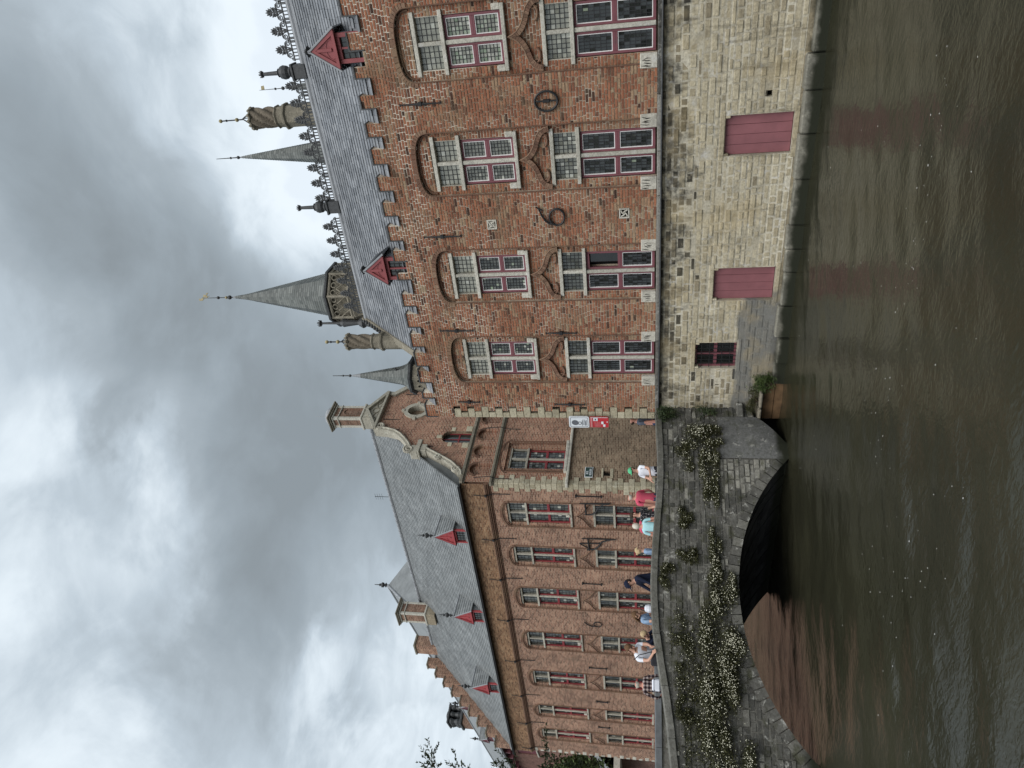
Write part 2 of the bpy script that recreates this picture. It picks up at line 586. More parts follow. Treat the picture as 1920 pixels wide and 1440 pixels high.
M_bluestone = simple('grey_bluestone', (0.115, 0.122, 0.128), 0.8, 0.3, 0.2, 5.0, bump=0.3)
M_white = stone_mat('white_stone', [(0, (0.36, 0.34, 0.29)), (1, (0.54, 0.515, 0.45))], wet=False)
M_frame = stone_mat('window_stone', [(0, (0.38, 0.365, 0.315)), (1, (0.51, 0.49, 0.43))], wet=False)
M_frame2 = stone_mat('dull_window_stone', [(0, (0.30, 0.28, 0.235)), (1, (0.42, 0.395, 0.335))], wet=False)
M_greystone = stone_mat('grey_carved_stone', [(0, (0.150, 0.135, 0.105)), (1, (0.270, 0.245, 0.195))], wet=False, moss=0.18)
M_scroll = stone_mat('weathered_scroll_stone', [(0, (0.26, 0.245, 0.20)), (1, (0.42, 0.395, 0.33))], wet=False, moss=0.12)
M_footing = stone_mat('pale_grey_footing', [(0, (0.13, 0.125, 0.105)), (1, (0.30, 0.285, 0.235))], lichen=0.25)
M_tilestone = stone_mat('brown_twisted_stone', [(0, (0.105, 0.088, 0.068)), (1, (0.19, 0.162, 0.126))], wet=False)
M_quoin = stone_mat('yellow_quoin_stone', [(0, (0.30, 0.265, 0.185)), (1, (0.46, 0.42, 0.315))], wet=False)
M_chimbase = stone_mat('patched_chimney_foot', [(0, (0.20, 0.16, 0.11)), (1, (0.36, 0.31, 0.23))], wet=False, lichen=0.5)
M_ledge = stone_mat('ledge_stone', [(0, (0.05, 0.049, 0.045)), (1, (0.27, 0.26, 0.235))], wet=False, lichen=0.5)


def slate_mat(name, lo, hi, rough=0.42):
    m, nt, b, pos = new_mat(name, rough, 0.5)
    c = ramp(nt, tone_of(nt), [(0, lo), (1, hi)])
    n = noise(nt, pos, 1.3, 6.0, 0.65)
    c = mix(nt, 1.0, c, ramp(nt, n, [(0.3, (0.72, 0.72, 0.72)), (0.7, (1.25, 1.25, 1.25))]), 'MULTIPLY')
    g = noise(nt, pos, 6.0, 6.0, 0.7)
    c = mix(nt, math_(nt, 'MULTIPLY', maprange(nt, g, 0.62, 0.72), 0.35), c, (0.17, 0.17, 0.13))
    nt.links.new(c, b.inputs['Base Color'])
    add_bump(nt, b, noise(nt, pos, 40.0, 3.0), 0.25, 0.004)
    return m


M_slate = slate_mat('blue_grey_slate', (0.135, 0.145, 0.160), (0.225, 0.235, 0.25), 0.5)
M_slate2 = slate_mat('green_grey_slate', (0.150, 0.160, 0.163), (0.205, 0.215, 0.217), 0.55)
M_spire = slate_mat('spire_slate', (0.085, 0.095, 0.09), (0.165, 0.175, 0.165), 0.6)
M_lead = simple('lead_sheet', (0.26, 0.27, 0.285), 0.5, 0.4, 0.2, 3.0)
M_iron = simple('black_iron', (0.014, 0.014, 0.015), 0.6, 0.4, 0.3, 9.0)
M_darklead = simple('dark_lead', (0.05, 0.052, 0.054), 0.6, 0.4, 0.4, 12.0)
M_gold = simple('dull_gilt', (0.30, 0.25, 0.13), 0.55, 0.4, 0.3, 14.0)
M_mauve = simple('mauve_red_paint', (0.170, 0.058, 0.070), 0.5, 0.4, 0.12, 3.0, dirt=(0.58, (0.14, 0.06, 0.066)))
M_mauve_pale = simple('faded_mauve_paint', (0.225, 0.088, 0.098), 0.55, 0.4, 0.12, 3.0, dirt=(0.56, (0.20, 0.08, 0.09)))
M_red = simple('dark_red_paint', (0.215, 0.030, 0.036), 0.5, 0.4, 0.15, 3.0, dirt=(0.6, (0.14, 0.035, 0.035)))
M_dormer = simple('dormer_red_paint', (0.245, 0.064, 0.068), 0.55, 0.35, 0.15, 3.0, dirt=(0.6, (0.19, 0.06, 0.06)))
M_wdormer = simple('bright_red_paint', (0.33, 0.055, 0.060), 0.5, 0.35, 0.12, 3.0)
M_putty = simple('white_putty', (0.70, 0.69, 0.68), 0.6, 0.3, 0.08, 8.0)
M_came = simple('lead_came', (0.018, 0.018, 0.02), 0.6, 0.4, 0.2, 9.0)
M_gap = simple('dark_gap', (0.010, 0.009, 0.008), 0.95, 0.1, 0.3, 5.0)  # near-black colour for holes, cracks and recesses
M_wood = simple('wet_brown_board', (0.130, 0.078, 0.040), 0.75, 0.3, 0.4, 5.0)


def glass_mat():
    m, nt, b, pos = new_mat('old_window_glass', 0.10, 0.5)
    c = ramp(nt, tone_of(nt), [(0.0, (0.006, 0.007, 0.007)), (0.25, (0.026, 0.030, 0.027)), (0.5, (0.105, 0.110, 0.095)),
                               (0.75, (0.285, 0.285, 0.235)), (0.88, (0.42, 0.425, 0.375)), (1.0, (0.17, 0.235, 0.14))])  # old glass tint; pale and green stops paint in reflected sky and trees
    c = mix(nt, 1.0, c, ramp(nt, noise(nt, pos, 7.0, 3.0), [(0.3, (0.8, 0.8, 0.8)), (0.7, (1.15, 1.15, 1.15))]), 'MULTIPLY')
    nt.links.new(c, b.inputs['Base Color'])
    b.inputs['Coat Weight'].default_value = 0.6
    b.inputs['Coat Roughness'].default_value = 0.04
    add_bump(nt, b, noise(nt, pos, 9.0, 2.0), 0.10, 0.02)
    return m


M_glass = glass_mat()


def brick_tex_mat(name, c1, c2, c3, mortar, bw=0.21, bh=0.066, ms=0.010, dirt=0.6, lum=1.0):
    """far brickwork: too fine to pick single bricks apart"""
    m, nt, b, pos = new_mat(name, 0.92, 0.2)
    uv = node(nt, 'ShaderNodeUVMap', uv_map='uv').outputs[0]
    bt = node(nt, 'ShaderNodeTexBrick', {'Vector': uv, 'Color1': c4((0, 0, 0)), 'Color2': c4((1, 1, 1)), 'Mortar': c4((0.5, 0.5, 0.5)), 'Scale': 1.0,
                                         'Mortar Size': ms, 'Mortar Smooth': 0.2, 'Bias': 0.0, 'Brick Width': bw, 'Row Height': bh})
    bt.offset = 0.5
    c = ramp(nt, bt.outputs[0], [(0.0, tuple(x * 0.62 for x in c1)), (0.22, c1), (0.55, c2), (1.0, c3)])
    c = mix(nt, bt.outputs[1], c, mortar)
    n = noise(nt, pos, 0.9, 6.0, 0.65)
    c = mix(nt, 1.0, c, ramp(nt, n, [(0.3, (0.72, 0.72, 0.72)), (0.7, (1.22, 1.2, 1.16))]), 'MULTIPLY')
    c = mix(nt, 1.0, c, ramp(nt, noise(nt, pos, 9.0, 5.0, 0.7), [(0.3, (0.70, 0.70, 0.70)), (0.7, (1.25, 1.25, 1.25))]), 'MULTIPLY')
    s = noise(nt, scaled(nt, pos, (1.6, 1.6, 0.45)), 1.1, 6.0, 0.65)
    c = mix(nt, math_(nt, 'MULTIPLY', maprange(nt, s, 0.56, 0.74), dirt), c, (0.06, 0.048, 0.036))
    p = noise(nt, pos, 2.4, 6.0, 0.7)
    c = mix(nt, math_(nt, 'MULTIPLY', maprange(nt, p, 0.60, 0.72), 0.4), c, (0.36, 0.29, 0.20))
    nt.links.new(c, b.inputs['Base Color'])
    add_bump(nt, b, math_(nt, 'SUBTRACT', 1.0, bt.outputs[1]), 0.6, 0.008)
    return m


M_wing = brick_tex_mat('brown_wing_brick', (0.180, 0.090, 0.066), (0.270, 0.140, 0.098), (0.345, 0.208, 0.148), (0.38, 0.29, 0.22))
M_frieze = brick_tex_mat('tan_frieze_brick', (0.160, 0.080, 0.045), (0.240, 0.128, 0.070), (0.310, 0.195, 0.115), (0.28, 0.20, 0.135), dirt=0.7)
M_gable = brick_tex_mat('red_gable_brick', (0.195, 0.080, 0.054), (0.290, 0.122, 0.082), (0.350, 0.185, 0.122), (0.42, 0.33, 0.25))
M_gable_low = brick_tex_mat('olive_brown_brick', (0.130, 0.082, 0.057), (0.205, 0.138, 0.098), (0.255, 0.185, 0.130), (0.31, 0.26, 0.19))
M_pinkwall = brick_tex_mat('plum_painted_brick', (0.17, 0.088, 0.072), (0.21, 0.112, 0.09), (0.24, 0.135, 0.108), (0.19, 0.12, 0.10))
M_chimney = brick_tex_mat('chimney_brick', (0.17, 0.085, 0.060), (0.24, 0.13, 0.095), (0.29, 0.175, 0.13), (0.27, 0.21, 0.16))
M_archbrick = brick_mat('moulded_brick', [(0, (0.075, 0.045, 0.034)), (0.5, (0.175, 0.100, 0.070)), (1.0, (0.255, 0.170, 0.120))], 0.8)


# ------------------------------------------------------------------ riverside palace (right)
palace = empty('brick_palace', (-5, 0, 0), label='long red brick palace with battlements and white stone windows rising from the canal', cat='building')
PO = (5, 0, 0)                       # children are written in world metres, the Empty stands at the foot of the wall


def pal(mb, name, mats, smooth=False, parent=None, kind=None):
    o = mb.build(name, mats, parent or palace, PO if parent is None else (0, 0, 0), smooth=smooth)
    if kind:
        o['kind'] = kind
    return o


BAYS = [0.82, -1.93, -4.50, -7.37, -9.885]
HB = 0.74                            # half a bay
XL, XR = -11.82, 3.2
Z_LEDGE = 3.24
Z_EAVE, Z_MERLON = 9.54, 9.84
GAPS = [(-1.55, -1.23), (-2.84, -2.48), (-3.45, -3.13), (-4.03, -3.76), (-4.69, -4.39), (-5.32, -5.04), (-5.93, -5.67), (-6.58, -6.32), (-7.81, -7.40),
        (-8.40, -8.17), (-9.02, -8.81), (-9.62, -9.43), (-10.23, -10.06), (-10.98, -10.62), (-11.40, -11.16), (-2.24, -1.91), (-7.22, -6.88), (-0.90, -0.58), (-0.25, 0.07), (0.40, 0.72), (1.05, 1.37), (1.70, 2.02), (2.35, 2.67)]


def arch_z(u):
    k = min(1.0, abs(u) / HB)
    return 8.42 + 0.37 * (1 - k ** 2.7) ** (1 / 2.7)


def arch_hw(z):
    if z <= 8.42:
        return HB
    q = min(1.0, (z - 8.42) / 0.37)
    return HB * (1 - q ** 2.7) ** (1 / 2.7)


def holes_outer(za, zb):
    zm = (za + zb) / 2
    h = []
    if zm < 8.79:
        w = arch_hw(zm)
        h += [(c - w, c + w) for c in BAYS]
    if zm > Z_EAVE:
        h += GAPS
    for cx, cz in ((-6.0, 7.17), (-5.87, 3.98)):
        if abs(zm - cz) < 0.12:
            h.append((cx - 0.12, cx + 0.12))
    if zm < 9.0:                      # corner quoins
        h.append((XL, XL + (0.36 if int((zm - Z_LEDGE) / 0.205) % 2 else 0.20)))
    return h


def holes_bay(za, zb):
    zm = (za + zb) / 2
    w = arch_hw(zm)
    h = []
    for c in BAYS:
        h.append((c + w, c + 6)) if False else None
    for z0, z1 in ((6.36, 8.41), (3.24, 5.62)):
        if z0 < zm < z1:
            h += [(c - 0.53, c + 0.53) for c in BAYS]
    return h


rg = random.Random(3)
blk, mort = courses(XL, XR, Z_LEDGE, Z_MERLON, 0.0695, holes_outer, (0.205, 0.105, 0.205, 0.19, 0.11), 0.014, rg=rg)
blk = [(b, 0.0) for b in blk]
mortar = [(m, 0.010) for m in mort]
for c in BAYS:
    bb, mm = [], []
    z = Z_LEDGE
    def hb(za, zb, c=c):
        zm = (za + zb) / 2
        w = arch_hw(zm)
        out = [(c - HB - 0.01, c - w), (c + w, c + HB + 0.01)]
        for z0, z1 in ((6.36, 8.41), (3.24, 5.62)):
            if z0 < zm < z1:
                out.append((c - 0.53, c + 0.53))
        return out
    b2, m2 = courses(c - HB, c + HB, Z_LEDGE, 8.79, 0.0695, hb, (0.19, 0.105), 0.014, rg=rg)
    blk += [(b, 0.085) for b in b2]
    mortar += [(m, 0.094) for m in m2]


def brick_tone(b):
    x, z = (b[0] + b[1]) / 2, (b[2] + b[3]) / 2
    t = rg.betavariate(3.4, 2.6) * 0.72 + 0.10
    r = rg.random()
    if r < 0.075:
        t = rg.uniform(0.0, 0.18)
    elif r < 0.22:
        t = rg.uniform(0.82, 1.0)
    if z > 8.85 and r > 0.3:
        t = rg.uniform(0.42, 0.80)
    if 8.95 < z < 9.12 or 9.35 < z < 9.5:
        t *= 0.62
    if z < 3.9 and rg.random() < 0.4:
        t = max(t, rg.uniform(0.75, 1.0))
    # soot under the round iron anchor
    e = ((x + 3.26) / 0.10) ** 2 + ((z - 4.72) / 0.32) ** 2
    if e < 1.0 and rg.random() < 0.6:
        t = rg.uniform(0.0, 0.12)
    return t


camx, camy, camz = 0.0, -16.0, 3.5


def near_rank(b, y=0.0):
    x, z = (b[0] + b[1]) / 2, (b[2] + b[3]) / 2
    return (x - camx) ** 2 + (y - camy) ** 2 + (z - camz) ** 2 + (1e6 if x > -1.0 else 0)


def emit_field(blocks, single_n, single_name, mass_name, mats, parent, inset, back, prox, tone_f, proud, rg, minlen=0.0, ploc=PO, skew=0.0, brick_b=0.004):
    """the blocks showing largest become parts of their own, the rest one stuff mesh"""
    order = sorted(range(len(blocks)), key=lambda i: near_rank(blocks[i][0], blocks[i][1]) - (0 if blocks[i][0][1] - blocks[i][0][0] > minlen else -1e5))
    single = set(order[:single_n])
    mass = MB()
    cache = {}
    for i, (b, y) in enumerate(blocks):
        t = tone_f(b)
        d = rg.uniform(*proud)
        if i in single:
            w, h = round(b[1] - b[0], 2), round(b[3] - b[2], 3)
            key = (w, round(h, 2), int(t * 7.99))
            if key not in cache:
                m = MB()
                m.brick(-w / 2, w / 2, -h / 2, h / 2, 0.0, inset, brick_b, 0, (int(t * 7.99) + 0.5) / 8)
                cache[key] = m.mesh(single_name, mats)
            o = bpy.data.objects.new(single_name, cache[key])
            col.objects.link(o)
            o.parent = parent
            o.location = ((b[0] + b[1]) / 2 + ploc[0], y - d + ploc[1], (b[2] + b[3]) / 2 + ploc[2])
            if skew:
                o.rotation_euler = (rg.uniform(-skew, skew), 0, rg.uniform(-skew, skew))
        else:
            mass.brick(b[0], b[1], b[2], b[3], y - d, y + inset, brick_b, 0, t, rg.uniform(-skew, skew) * 0.1 if skew else 0)
    return mass


mass = emit_field(blk, 300, 'brick', 'brickwork', [M_brick], palace, 0.03, 0.02, None, brick_tone, (-0.002, 0.006), rg, minlen=0.15, skew=0.012)
pal(mass, 'brickwork', [M_brick], kind='stuff')

wall = MB()
for (a, b, za, zb), y in mortar:
    wall.face([(a, y, za), (b, y, za), (b, y, zb), (a, y, zb)])
for c in BAYS:                        # sides of the recessed bays
    N = 14
    us = [-HB] + [-HB * math.cos(math.pi * k / N) for k in range(N + 1)] + [HB]
    pts = [(c - HB, Z_LEDGE)] + [(c + u, arch_z(u)) for u in us[1:-1]] + [(c + HB, Z_LEDGE)]
    for (xa, za), (xb, zb) in zip(pts[:-1], pts[1:]):
        wall.face([(xa, 0.0, za), (xb, 0.0, zb), (xb, 0.10, zb), (xa, 0.10, za)])
# core behind, back wall, ends and merlon bodies
wall.box(XL + 0.01, XR, 0.30, 5.2, 0.0, 9.45, 0)
wall.box(XL, XL + 0.02, 0.02, 5.2, 0.0, 9.45, 0)
mg = sorted(GAPS)
xs = [XL] + [v for g in mg for v in g] + [XR]
for i in range(0, len(xs) - 1, 2):
    a, b = xs[i], xs[i + 1]
    if b - a < 0.05:
        continue
    wall.box(a, b, 0.012, 0.24, Z_EAVE - 0.05, Z_MERLON - 0.004, 0)
pal(wall, 'wall', [M_mortar])

# weathered tops of the merlons
for i in range(0, len(xs) - 1, 2):
    a, b = xs[i], xs[i + 1]
    if b - a < 0.05:
        continue
    cap = MB()
    cap.prism([(a - 0.014, Z_EAVE - 0.03), (a + 0.012, Z_EAVE - 0.03), (a + 0.018, Z_MERLON - 0.004), (b + 0.012, Z_MERLON - 0.004), (b + 0.012, Z_MERLON + 0.03), (a - 0.014, Z_MERLON + 0.03)], -0.02, 0.26, 0, rg.uniform(0, 0.5))
    pal(cap, 'merlon_cap', [M_darklead])

# corner stones
z, k = Z_LEDGE, 0
while z < 8.95:
    q = MB()
    h = 0.205
    q.box(XL - 0.015, XL + (0.33 if k % 2 else 0.19) + rg.uniform(-0.07, 0.03), -0.016, 0.06, z + 0.005, z + h - 0.005, 0, rg.random(), 0.012)
    pal(q, 'quoin', [M_quoin])
    z += h
    k += 1

# ledge of stone slabs with a lead drip
x = XL - 0.05
while x < XR:
    L = rg.uniform(0.9, 1.5)
    q = MB()
    q.box(x + 0.004, min(x + L, XR) - 0.004, -0.11 + rg.uniform(-0.01, 0.01), 0.05, 3.155 + rg.uniform(-0.006, 0.006), 3.238, 0, rg.random(), 0.015)
    pal(q, 'ledge_slab', [M_ledge])
    x += L
q = MB()
q.tube([(XL - 0.05, -0.115, 3.15), (-8, -0.118, 3.144), (-4, -0.115, 3.15), (XR, -0.118, 3.147)], 0.02, 8)
pal(q, 'lead_drip', [M_darklead], True)

# moulded brick arches and jamb rolls
for c in BAYS:
    a = MB()
    N = 22
    th = [math.pi * k / N for k in range(N + 1)]
    inner, outer = [], []
    for q in th:
        cu, su = -math.cos(q), math.sin(q)
        u = HB * math.copysign(abs(cu) ** (2 / 2.7), cu)
        zz = 8.42 + 0.37 * abs(su) ** (2 / 2.7)
        inner.append((c + u, zz))
        L = math.hypot(cu, su * 1.0)
        outer.append((c + u + 0.095 * cu, zz + 0.11 * su))
    a.strip(list(reversed(outer)), list(reversed(inner)), -0.018, 0.08, 0, 0.68, 0.07, 0.32)
    roll = [(x, -0.006, z) for x, z in inner]
    a.tube([(c - HB, 0.0, 3.62)] + [(c - HB, -0.004, 5.5), (c - HB, -0.004, 8.2)] + roll + [(c + HB, -0.004, 8.2), (c + HB, -0.004, 5.5), (c + HB, 0.0, 3.62)], 0.016, 8, 0, 0.35)
    roll2 = [(c + (x - c) * 0.93, 0.08, 8.42 + (z - 8.42) * 0.86) for x, z in inner]
    a.tube(roll2, 0.026, 8, 0, 0.3)
    pal(a, 'arch_moulding', [M_archbrick])
    # ogee over the lower window
    o = MB()
    half = [(0.70, 5.625), (0.685, 5.72), (0.63, 5.82), (0.53, 5.905), (0.41, 5.955), (0.29, 5.995), (0.18, 6.055), (0.09, 6.14), (0.03, 6.24), (0.0, 6.33)]
    pts = [(c - u, z) for u, z in half] + [(c + u, z) for u, z in reversed(half[:-1])]
    fine_ = []
    for i in range(len(pts) - 1):
        for k in range(2):
            f = k / 2
            fine_.append((pts[i][0] + (pts[i + 1][0] - pts[i][0]) * f, pts[i][1] + (pts[i + 1][1] - pts[i][1]) * f))
    fine_.append(pts[-1])
    inn = []
    for i, p in enumerate(fine_):
        a0, b0 = fine_[max(i - 1, 0)], fine_[min(i + 1, len(fine_) - 1)]
        t = Vector((b0[0] - a0[0], b0[1] - a0[1])).normalized()
        nrm = Vector((t.y, -t.x))
        inn.append((p[0] + nrm.x * 0.105, p[1] + nrm.y * 0.105))
    mid_ = len(fine_) // 2
    inn = [(max(x, c + 0.004) if i > mid_ else min(x, c - 0.004) if i < mid_ else c, z) for i, (x, z) in enumerate(inn)]
    inn[mid_] = (c, 6.13)
    o.strip(list(reversed(fine_)), list(reversed(inn)), 0.005, 0.088, 0, 0.5, 0.04, 0.35)
    o.tube([(x, 0.012, z) for x, z in fine_], 0.018, 6, 0, 0.8)
    for sgn in (-1, 1):
        arc = [(c + sgn * (0.40 + 0.15 * math.cos(t)), 0.05, 5.80 + 0.10 * math.sin(t) - 0.03) for t in [R(d) for d in range(200, 380, 20)]]
        o.tube(arc, 0.026, 6, 0, 0.5)
        arc = [(c + sgn * (0.56 + 0.08 * math.cos(t)), 0.05, 5.74 + 0.08 * math.sin(t)) for t in [R(d) for d in range(60, 260, 20)]]
        o.tube(arc, 0.022, 6, 0, 0.6)
    pal(o, 'ogee_moulding', [M_archbrick])


# ------------------------------------------------------------------ leaded windows
def leaded(parent, x0, x1, z0, z1, y, nx, nz, tone_f, rg, open_=False):
    """one light: quarries of old glass, each set a little askew, in a lead lattice"""
    p = MB()
    if open_:
        p.face([(x0, y + 0.12, z0), (x1, y + 0.12, z0), (x1, y + 0.12, z1), (x0, y + 0.12, z1)], 0, 0.0)  # black sheet painted in for the dark room behind the open sash
        return p, None
    dx, dz = (x1 - x0) / nx, (z1 - z0) / nz
    for i in range(nx):
        for j in range(nz):
            a, b_ = rg.uniform(-0.0035, 0.0035), rg.uniform(-0.0035, 0.0035)
            xa, xb, za, zb = x0 + i * dx, x0 + (i + 1) * dx, z0 + j * dz, z0 + (j + 1) * dz
            p.face([(xa, y - a - b_, za), (xb, y + a - b_, za), (xb, y + a + b_, zb), (xa, y - a + b_, zb)], 0, tone_f(i, j, nx, nz))
    return p, (dx, dz)


def lattice(mb, x0, x1, z0, z1, y, nx, nz, r=0.0055):
    dx, dz = (x1 - x0) / nx, (z1 - z0) / nz
    for i in range(1, nx):
        mb.box(x0 + i * dx - r, x0 + i * dx + r, y - 0.012, y + 0.004, z0, z1)
    for j in range(1, nz):
        mb.box(x0, x1, y - 0.0115, y + 0.0045, z0 + j * dz - r, z0 + j * dz + r)


def cross_window(parent, ploc, c, hw, z_sill, z_tr, z_top, yw, style, toneset, rg, open_sash=None, M=None, lug=0.12, nq=(4, 4), sill=True, split=True, wname='window'):
    """stone cross window: lintel, transom and mullion, two lights over two casements"""
    mw = 0.045                        # half mullion
    w = MB()
    stone = M_frame if style == 'main' else M_frame2
    ys = yw - 0.02
    w.box(c - hw - lug, c + hw + lug, ys - 0.02, yw + 0.13, z_top, z_top + 0.09, 0, rg.random(), 0.008)
    w.box(c - hw - lug, c + hw + lug, ys - 0.03, yw + 0.13, z_tr, z_tr + 0.085, 0, rg.random(), 0.008)
    w.box(c - mw, c + mw, ys, yw + 0.12, z_sill, z_tr, 0, rg.random(), 0.012)
    w.box(c - mw + 0.003, c + mw - 0.003, ys + 0.004, yw + 0.12, z_tr + 0.085, z_top, 0, rg.random(), 0.012)
    w.box(c - hw - 0.035, c - hw, ys + 0.03, yw + 0.12, z_tr + 0.087, z_top - 0.002, 0, rg.random() * 0.6)
    w.box(c + hw, c + hw + 0.035, ys + 0.03, yw + 0.12, z_tr + 0.087, z_top - 0.002, 0, rg.random() * 0.6)
    wo_ = w.build(wname, [stone], parent, ploc, M)
    if sill:
        s = MB()
        s.box(c - hw - lug - 0.01, c + hw + lug + 0.01, ys - 0.075, yw + 0.12, z_sill - 0.085, z_sill, 0, rg.random(), 0.012)
        s.build('sill', [stone], wo_, M=M)
    lat = MB()
    yc = yw + 0.075
    for sgn in (-1, 1):
        a, b = (c - hw, c - mw) if sgn < 0 else (c + mw, c + hw)
        # upper light
        p, d = leaded(wo_, a + 0.008, b - 0.008, z_tr + 0.09, z_top - 0.004, yc, nq[0], nq[1], toneset('top', sgn, 1), rg)
        p.build('pane', [M_glass], wo_, M=M)
        lattice(lat, a + 0.008, b - 0.008, z_tr + 0.09, z_top - 0.004, yc, nq[0], nq[1])
        # casement frame with a middle rail
        k = MB()
        fr = 0.055 if style == 'main' else 0.05
        y0, y1 = yw + 0.03, yw + 0.095
        zm = (z_sill + z_tr) / 2
        k.box(a + 0.002, a + fr, y0, y1, z_sill + 0.002, z_tr - 0.002, 0, 0.5, 0.006)
        k.box(b - fr, b - 0.002, y0, y1, z_sill + 0.002, z_tr - 0.002, 0, 0.5, 0.006)
        k.box(a + fr, b - fr, y0 + 0.001, y1, z_sill + 0.002, z_sill + fr + 0.01, 0, 0.5, 0.006)
        k.box(a + fr, b - fr, y0 + 0.001, y1, z_tr - fr, z_tr - 0.002, 0, 0.5, 0.006)
        k.box(a + fr, b - fr, y0 + 0.001, y1, zm - fr, zm + fr, 0, 0.5, 0.006)
        k.box(a + fr, b - fr, y0 - 0.003, y0 + 0.02, zm - 0.006, zm + 0.006, 0, 0.2)
        for lev, (za, zb) in enumerate(((z_sill + fr + 0.012, zm - fr), (zm + fr, z_tr - fr))):
            op = open_sash == (sgn, lev)
            g0, g1 = a + fr, b - fr
            if style == 'main' and not op:
                t = 0.016
                k.box(g0, g1, y0 + 0.012, y1 - 0.004, za, za + t, 1)
                k.box(g0, g1, y0 + 0.012, y1 - 0.004, zb - t, zb, 1)
                k.box(g0, g0 + t, y0 + 0.0125, y1 - 0.004, za + t, zb - t, 1)
                k.box(g1 - t, g1, y0 + 0.0125, y1 - 0.004, za + t, zb - t, 1)
                g0, g1, za, zb = g0 + t, g1 - t, za + t, zb - t
            p, d = leaded(wo_, g0, g1, za, zb, yc + 0.012, nq[0], max(3, nq[1] + 1), toneset('low', sgn, lev), rg, op)
            p.build('pane', [M_glass], wo_, M=M)
            if not op:
                lattice(lat, g0, g1, za, zb, yc + 0.012, nq[0], max(3, nq[1] + 1))
            else:
                k.box(g0, g1, y0 - 0.02, y0 + 0.02, zb - 0.03, zb, 0)
        k.build('casement', [M_mauve if style == 'main' else M_red, M_putty], wo_, M=M)
    lat.build('lead_lattice', [M_came], wo_, M=M)
    return wo_


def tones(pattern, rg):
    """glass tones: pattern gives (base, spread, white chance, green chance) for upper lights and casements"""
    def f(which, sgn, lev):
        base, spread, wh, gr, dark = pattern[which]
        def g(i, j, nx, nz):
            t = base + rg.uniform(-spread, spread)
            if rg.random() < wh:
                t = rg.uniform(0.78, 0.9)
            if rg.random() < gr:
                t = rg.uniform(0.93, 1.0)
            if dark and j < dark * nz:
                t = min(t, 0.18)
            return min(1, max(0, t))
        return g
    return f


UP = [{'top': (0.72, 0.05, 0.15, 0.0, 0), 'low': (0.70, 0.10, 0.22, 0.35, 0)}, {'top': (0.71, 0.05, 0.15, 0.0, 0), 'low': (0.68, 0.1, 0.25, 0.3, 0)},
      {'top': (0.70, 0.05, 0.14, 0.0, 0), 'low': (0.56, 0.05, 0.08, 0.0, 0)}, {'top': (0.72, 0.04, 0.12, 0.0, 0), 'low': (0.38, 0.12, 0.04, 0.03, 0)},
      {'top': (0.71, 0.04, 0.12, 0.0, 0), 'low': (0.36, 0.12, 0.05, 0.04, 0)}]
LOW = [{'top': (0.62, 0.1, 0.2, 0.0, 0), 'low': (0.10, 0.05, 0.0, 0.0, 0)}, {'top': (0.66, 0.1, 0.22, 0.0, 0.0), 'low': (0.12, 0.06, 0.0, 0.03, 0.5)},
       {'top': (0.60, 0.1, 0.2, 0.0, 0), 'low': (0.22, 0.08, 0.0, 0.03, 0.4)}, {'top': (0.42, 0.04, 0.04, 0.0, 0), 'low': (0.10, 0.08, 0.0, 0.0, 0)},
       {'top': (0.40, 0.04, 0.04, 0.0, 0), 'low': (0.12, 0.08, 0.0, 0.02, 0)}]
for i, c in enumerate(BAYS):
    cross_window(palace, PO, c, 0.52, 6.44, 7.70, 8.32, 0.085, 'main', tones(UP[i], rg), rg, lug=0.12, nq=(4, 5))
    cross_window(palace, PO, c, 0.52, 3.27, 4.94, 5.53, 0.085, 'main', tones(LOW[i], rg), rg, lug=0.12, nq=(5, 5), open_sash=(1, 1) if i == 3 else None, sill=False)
    for sgn in (-1, 1):               # stone lugs on the upper sill, cracked feet of the lower window
        xa, xb = sorted((c + sgn * 0.53, c + sgn * 0.655))
        s = MB()
        s.box(xa, xb, 0.02, 0.12, 6.445, 6.62, 0, 0.9, 0.012)
        pal(s, 'sill_lug', [M_white])
    for sgn in (-1, 1):
        f = MB()
        xa, xb = sorted((c + sgn * 0.54, c + sgn * 0.83))
        f.box(xa, xb, -0.035, 0.09, 3.24, 3.60, 0, rg.uniform(0.4, 1), 0.014)
        for k in range(4):
            px = xa + 0.05 + 0.05 * k + rg.uniform(-0.015, 0.015)
            zz = 3.34 + rg.uniform(0, 0.08)
            f.tube([(px, -0.036, zz), (px + rg.uniform(-0.02, 0.02), -0.037, zz + 0.08), (px + rg.uniform(-0.03, 0.03), -0.036, zz + rg.uniform(0.13, 0.20))], [0.004, rg.uniform(0.006, 0.014), 0.004], 4, 1)
        pal(f, 'window_foot', [M_white, M_gap])

# iron anchors and the date in iron
def bar(x, z0, z1, knob=True, w=0.022):
    a = MB()
    a.tube([(x - 0.01, -0.045, z0), (x, -0.05, (z0 + z1) / 2), (x + 0.006, -0.045, z1)], [w * 0.6, w * 1.25, w * 0.6], 6)
    if knob:
        zc = (z0 + z1) / 2
        a.box(x - 0.045, x + 0.045, -0.085, 0.0, zc - 0.045, zc + 0.045, 0, 0.5, 0.01)
    for zz in (z0 + 0.02, z1 - 0.02):
        a.box(x - 0.03, x + 0.03, -0.06, -0.03, zz - 0.012, zz + 0.012)
    pal(a, 'wall_anchor', [M_iron])


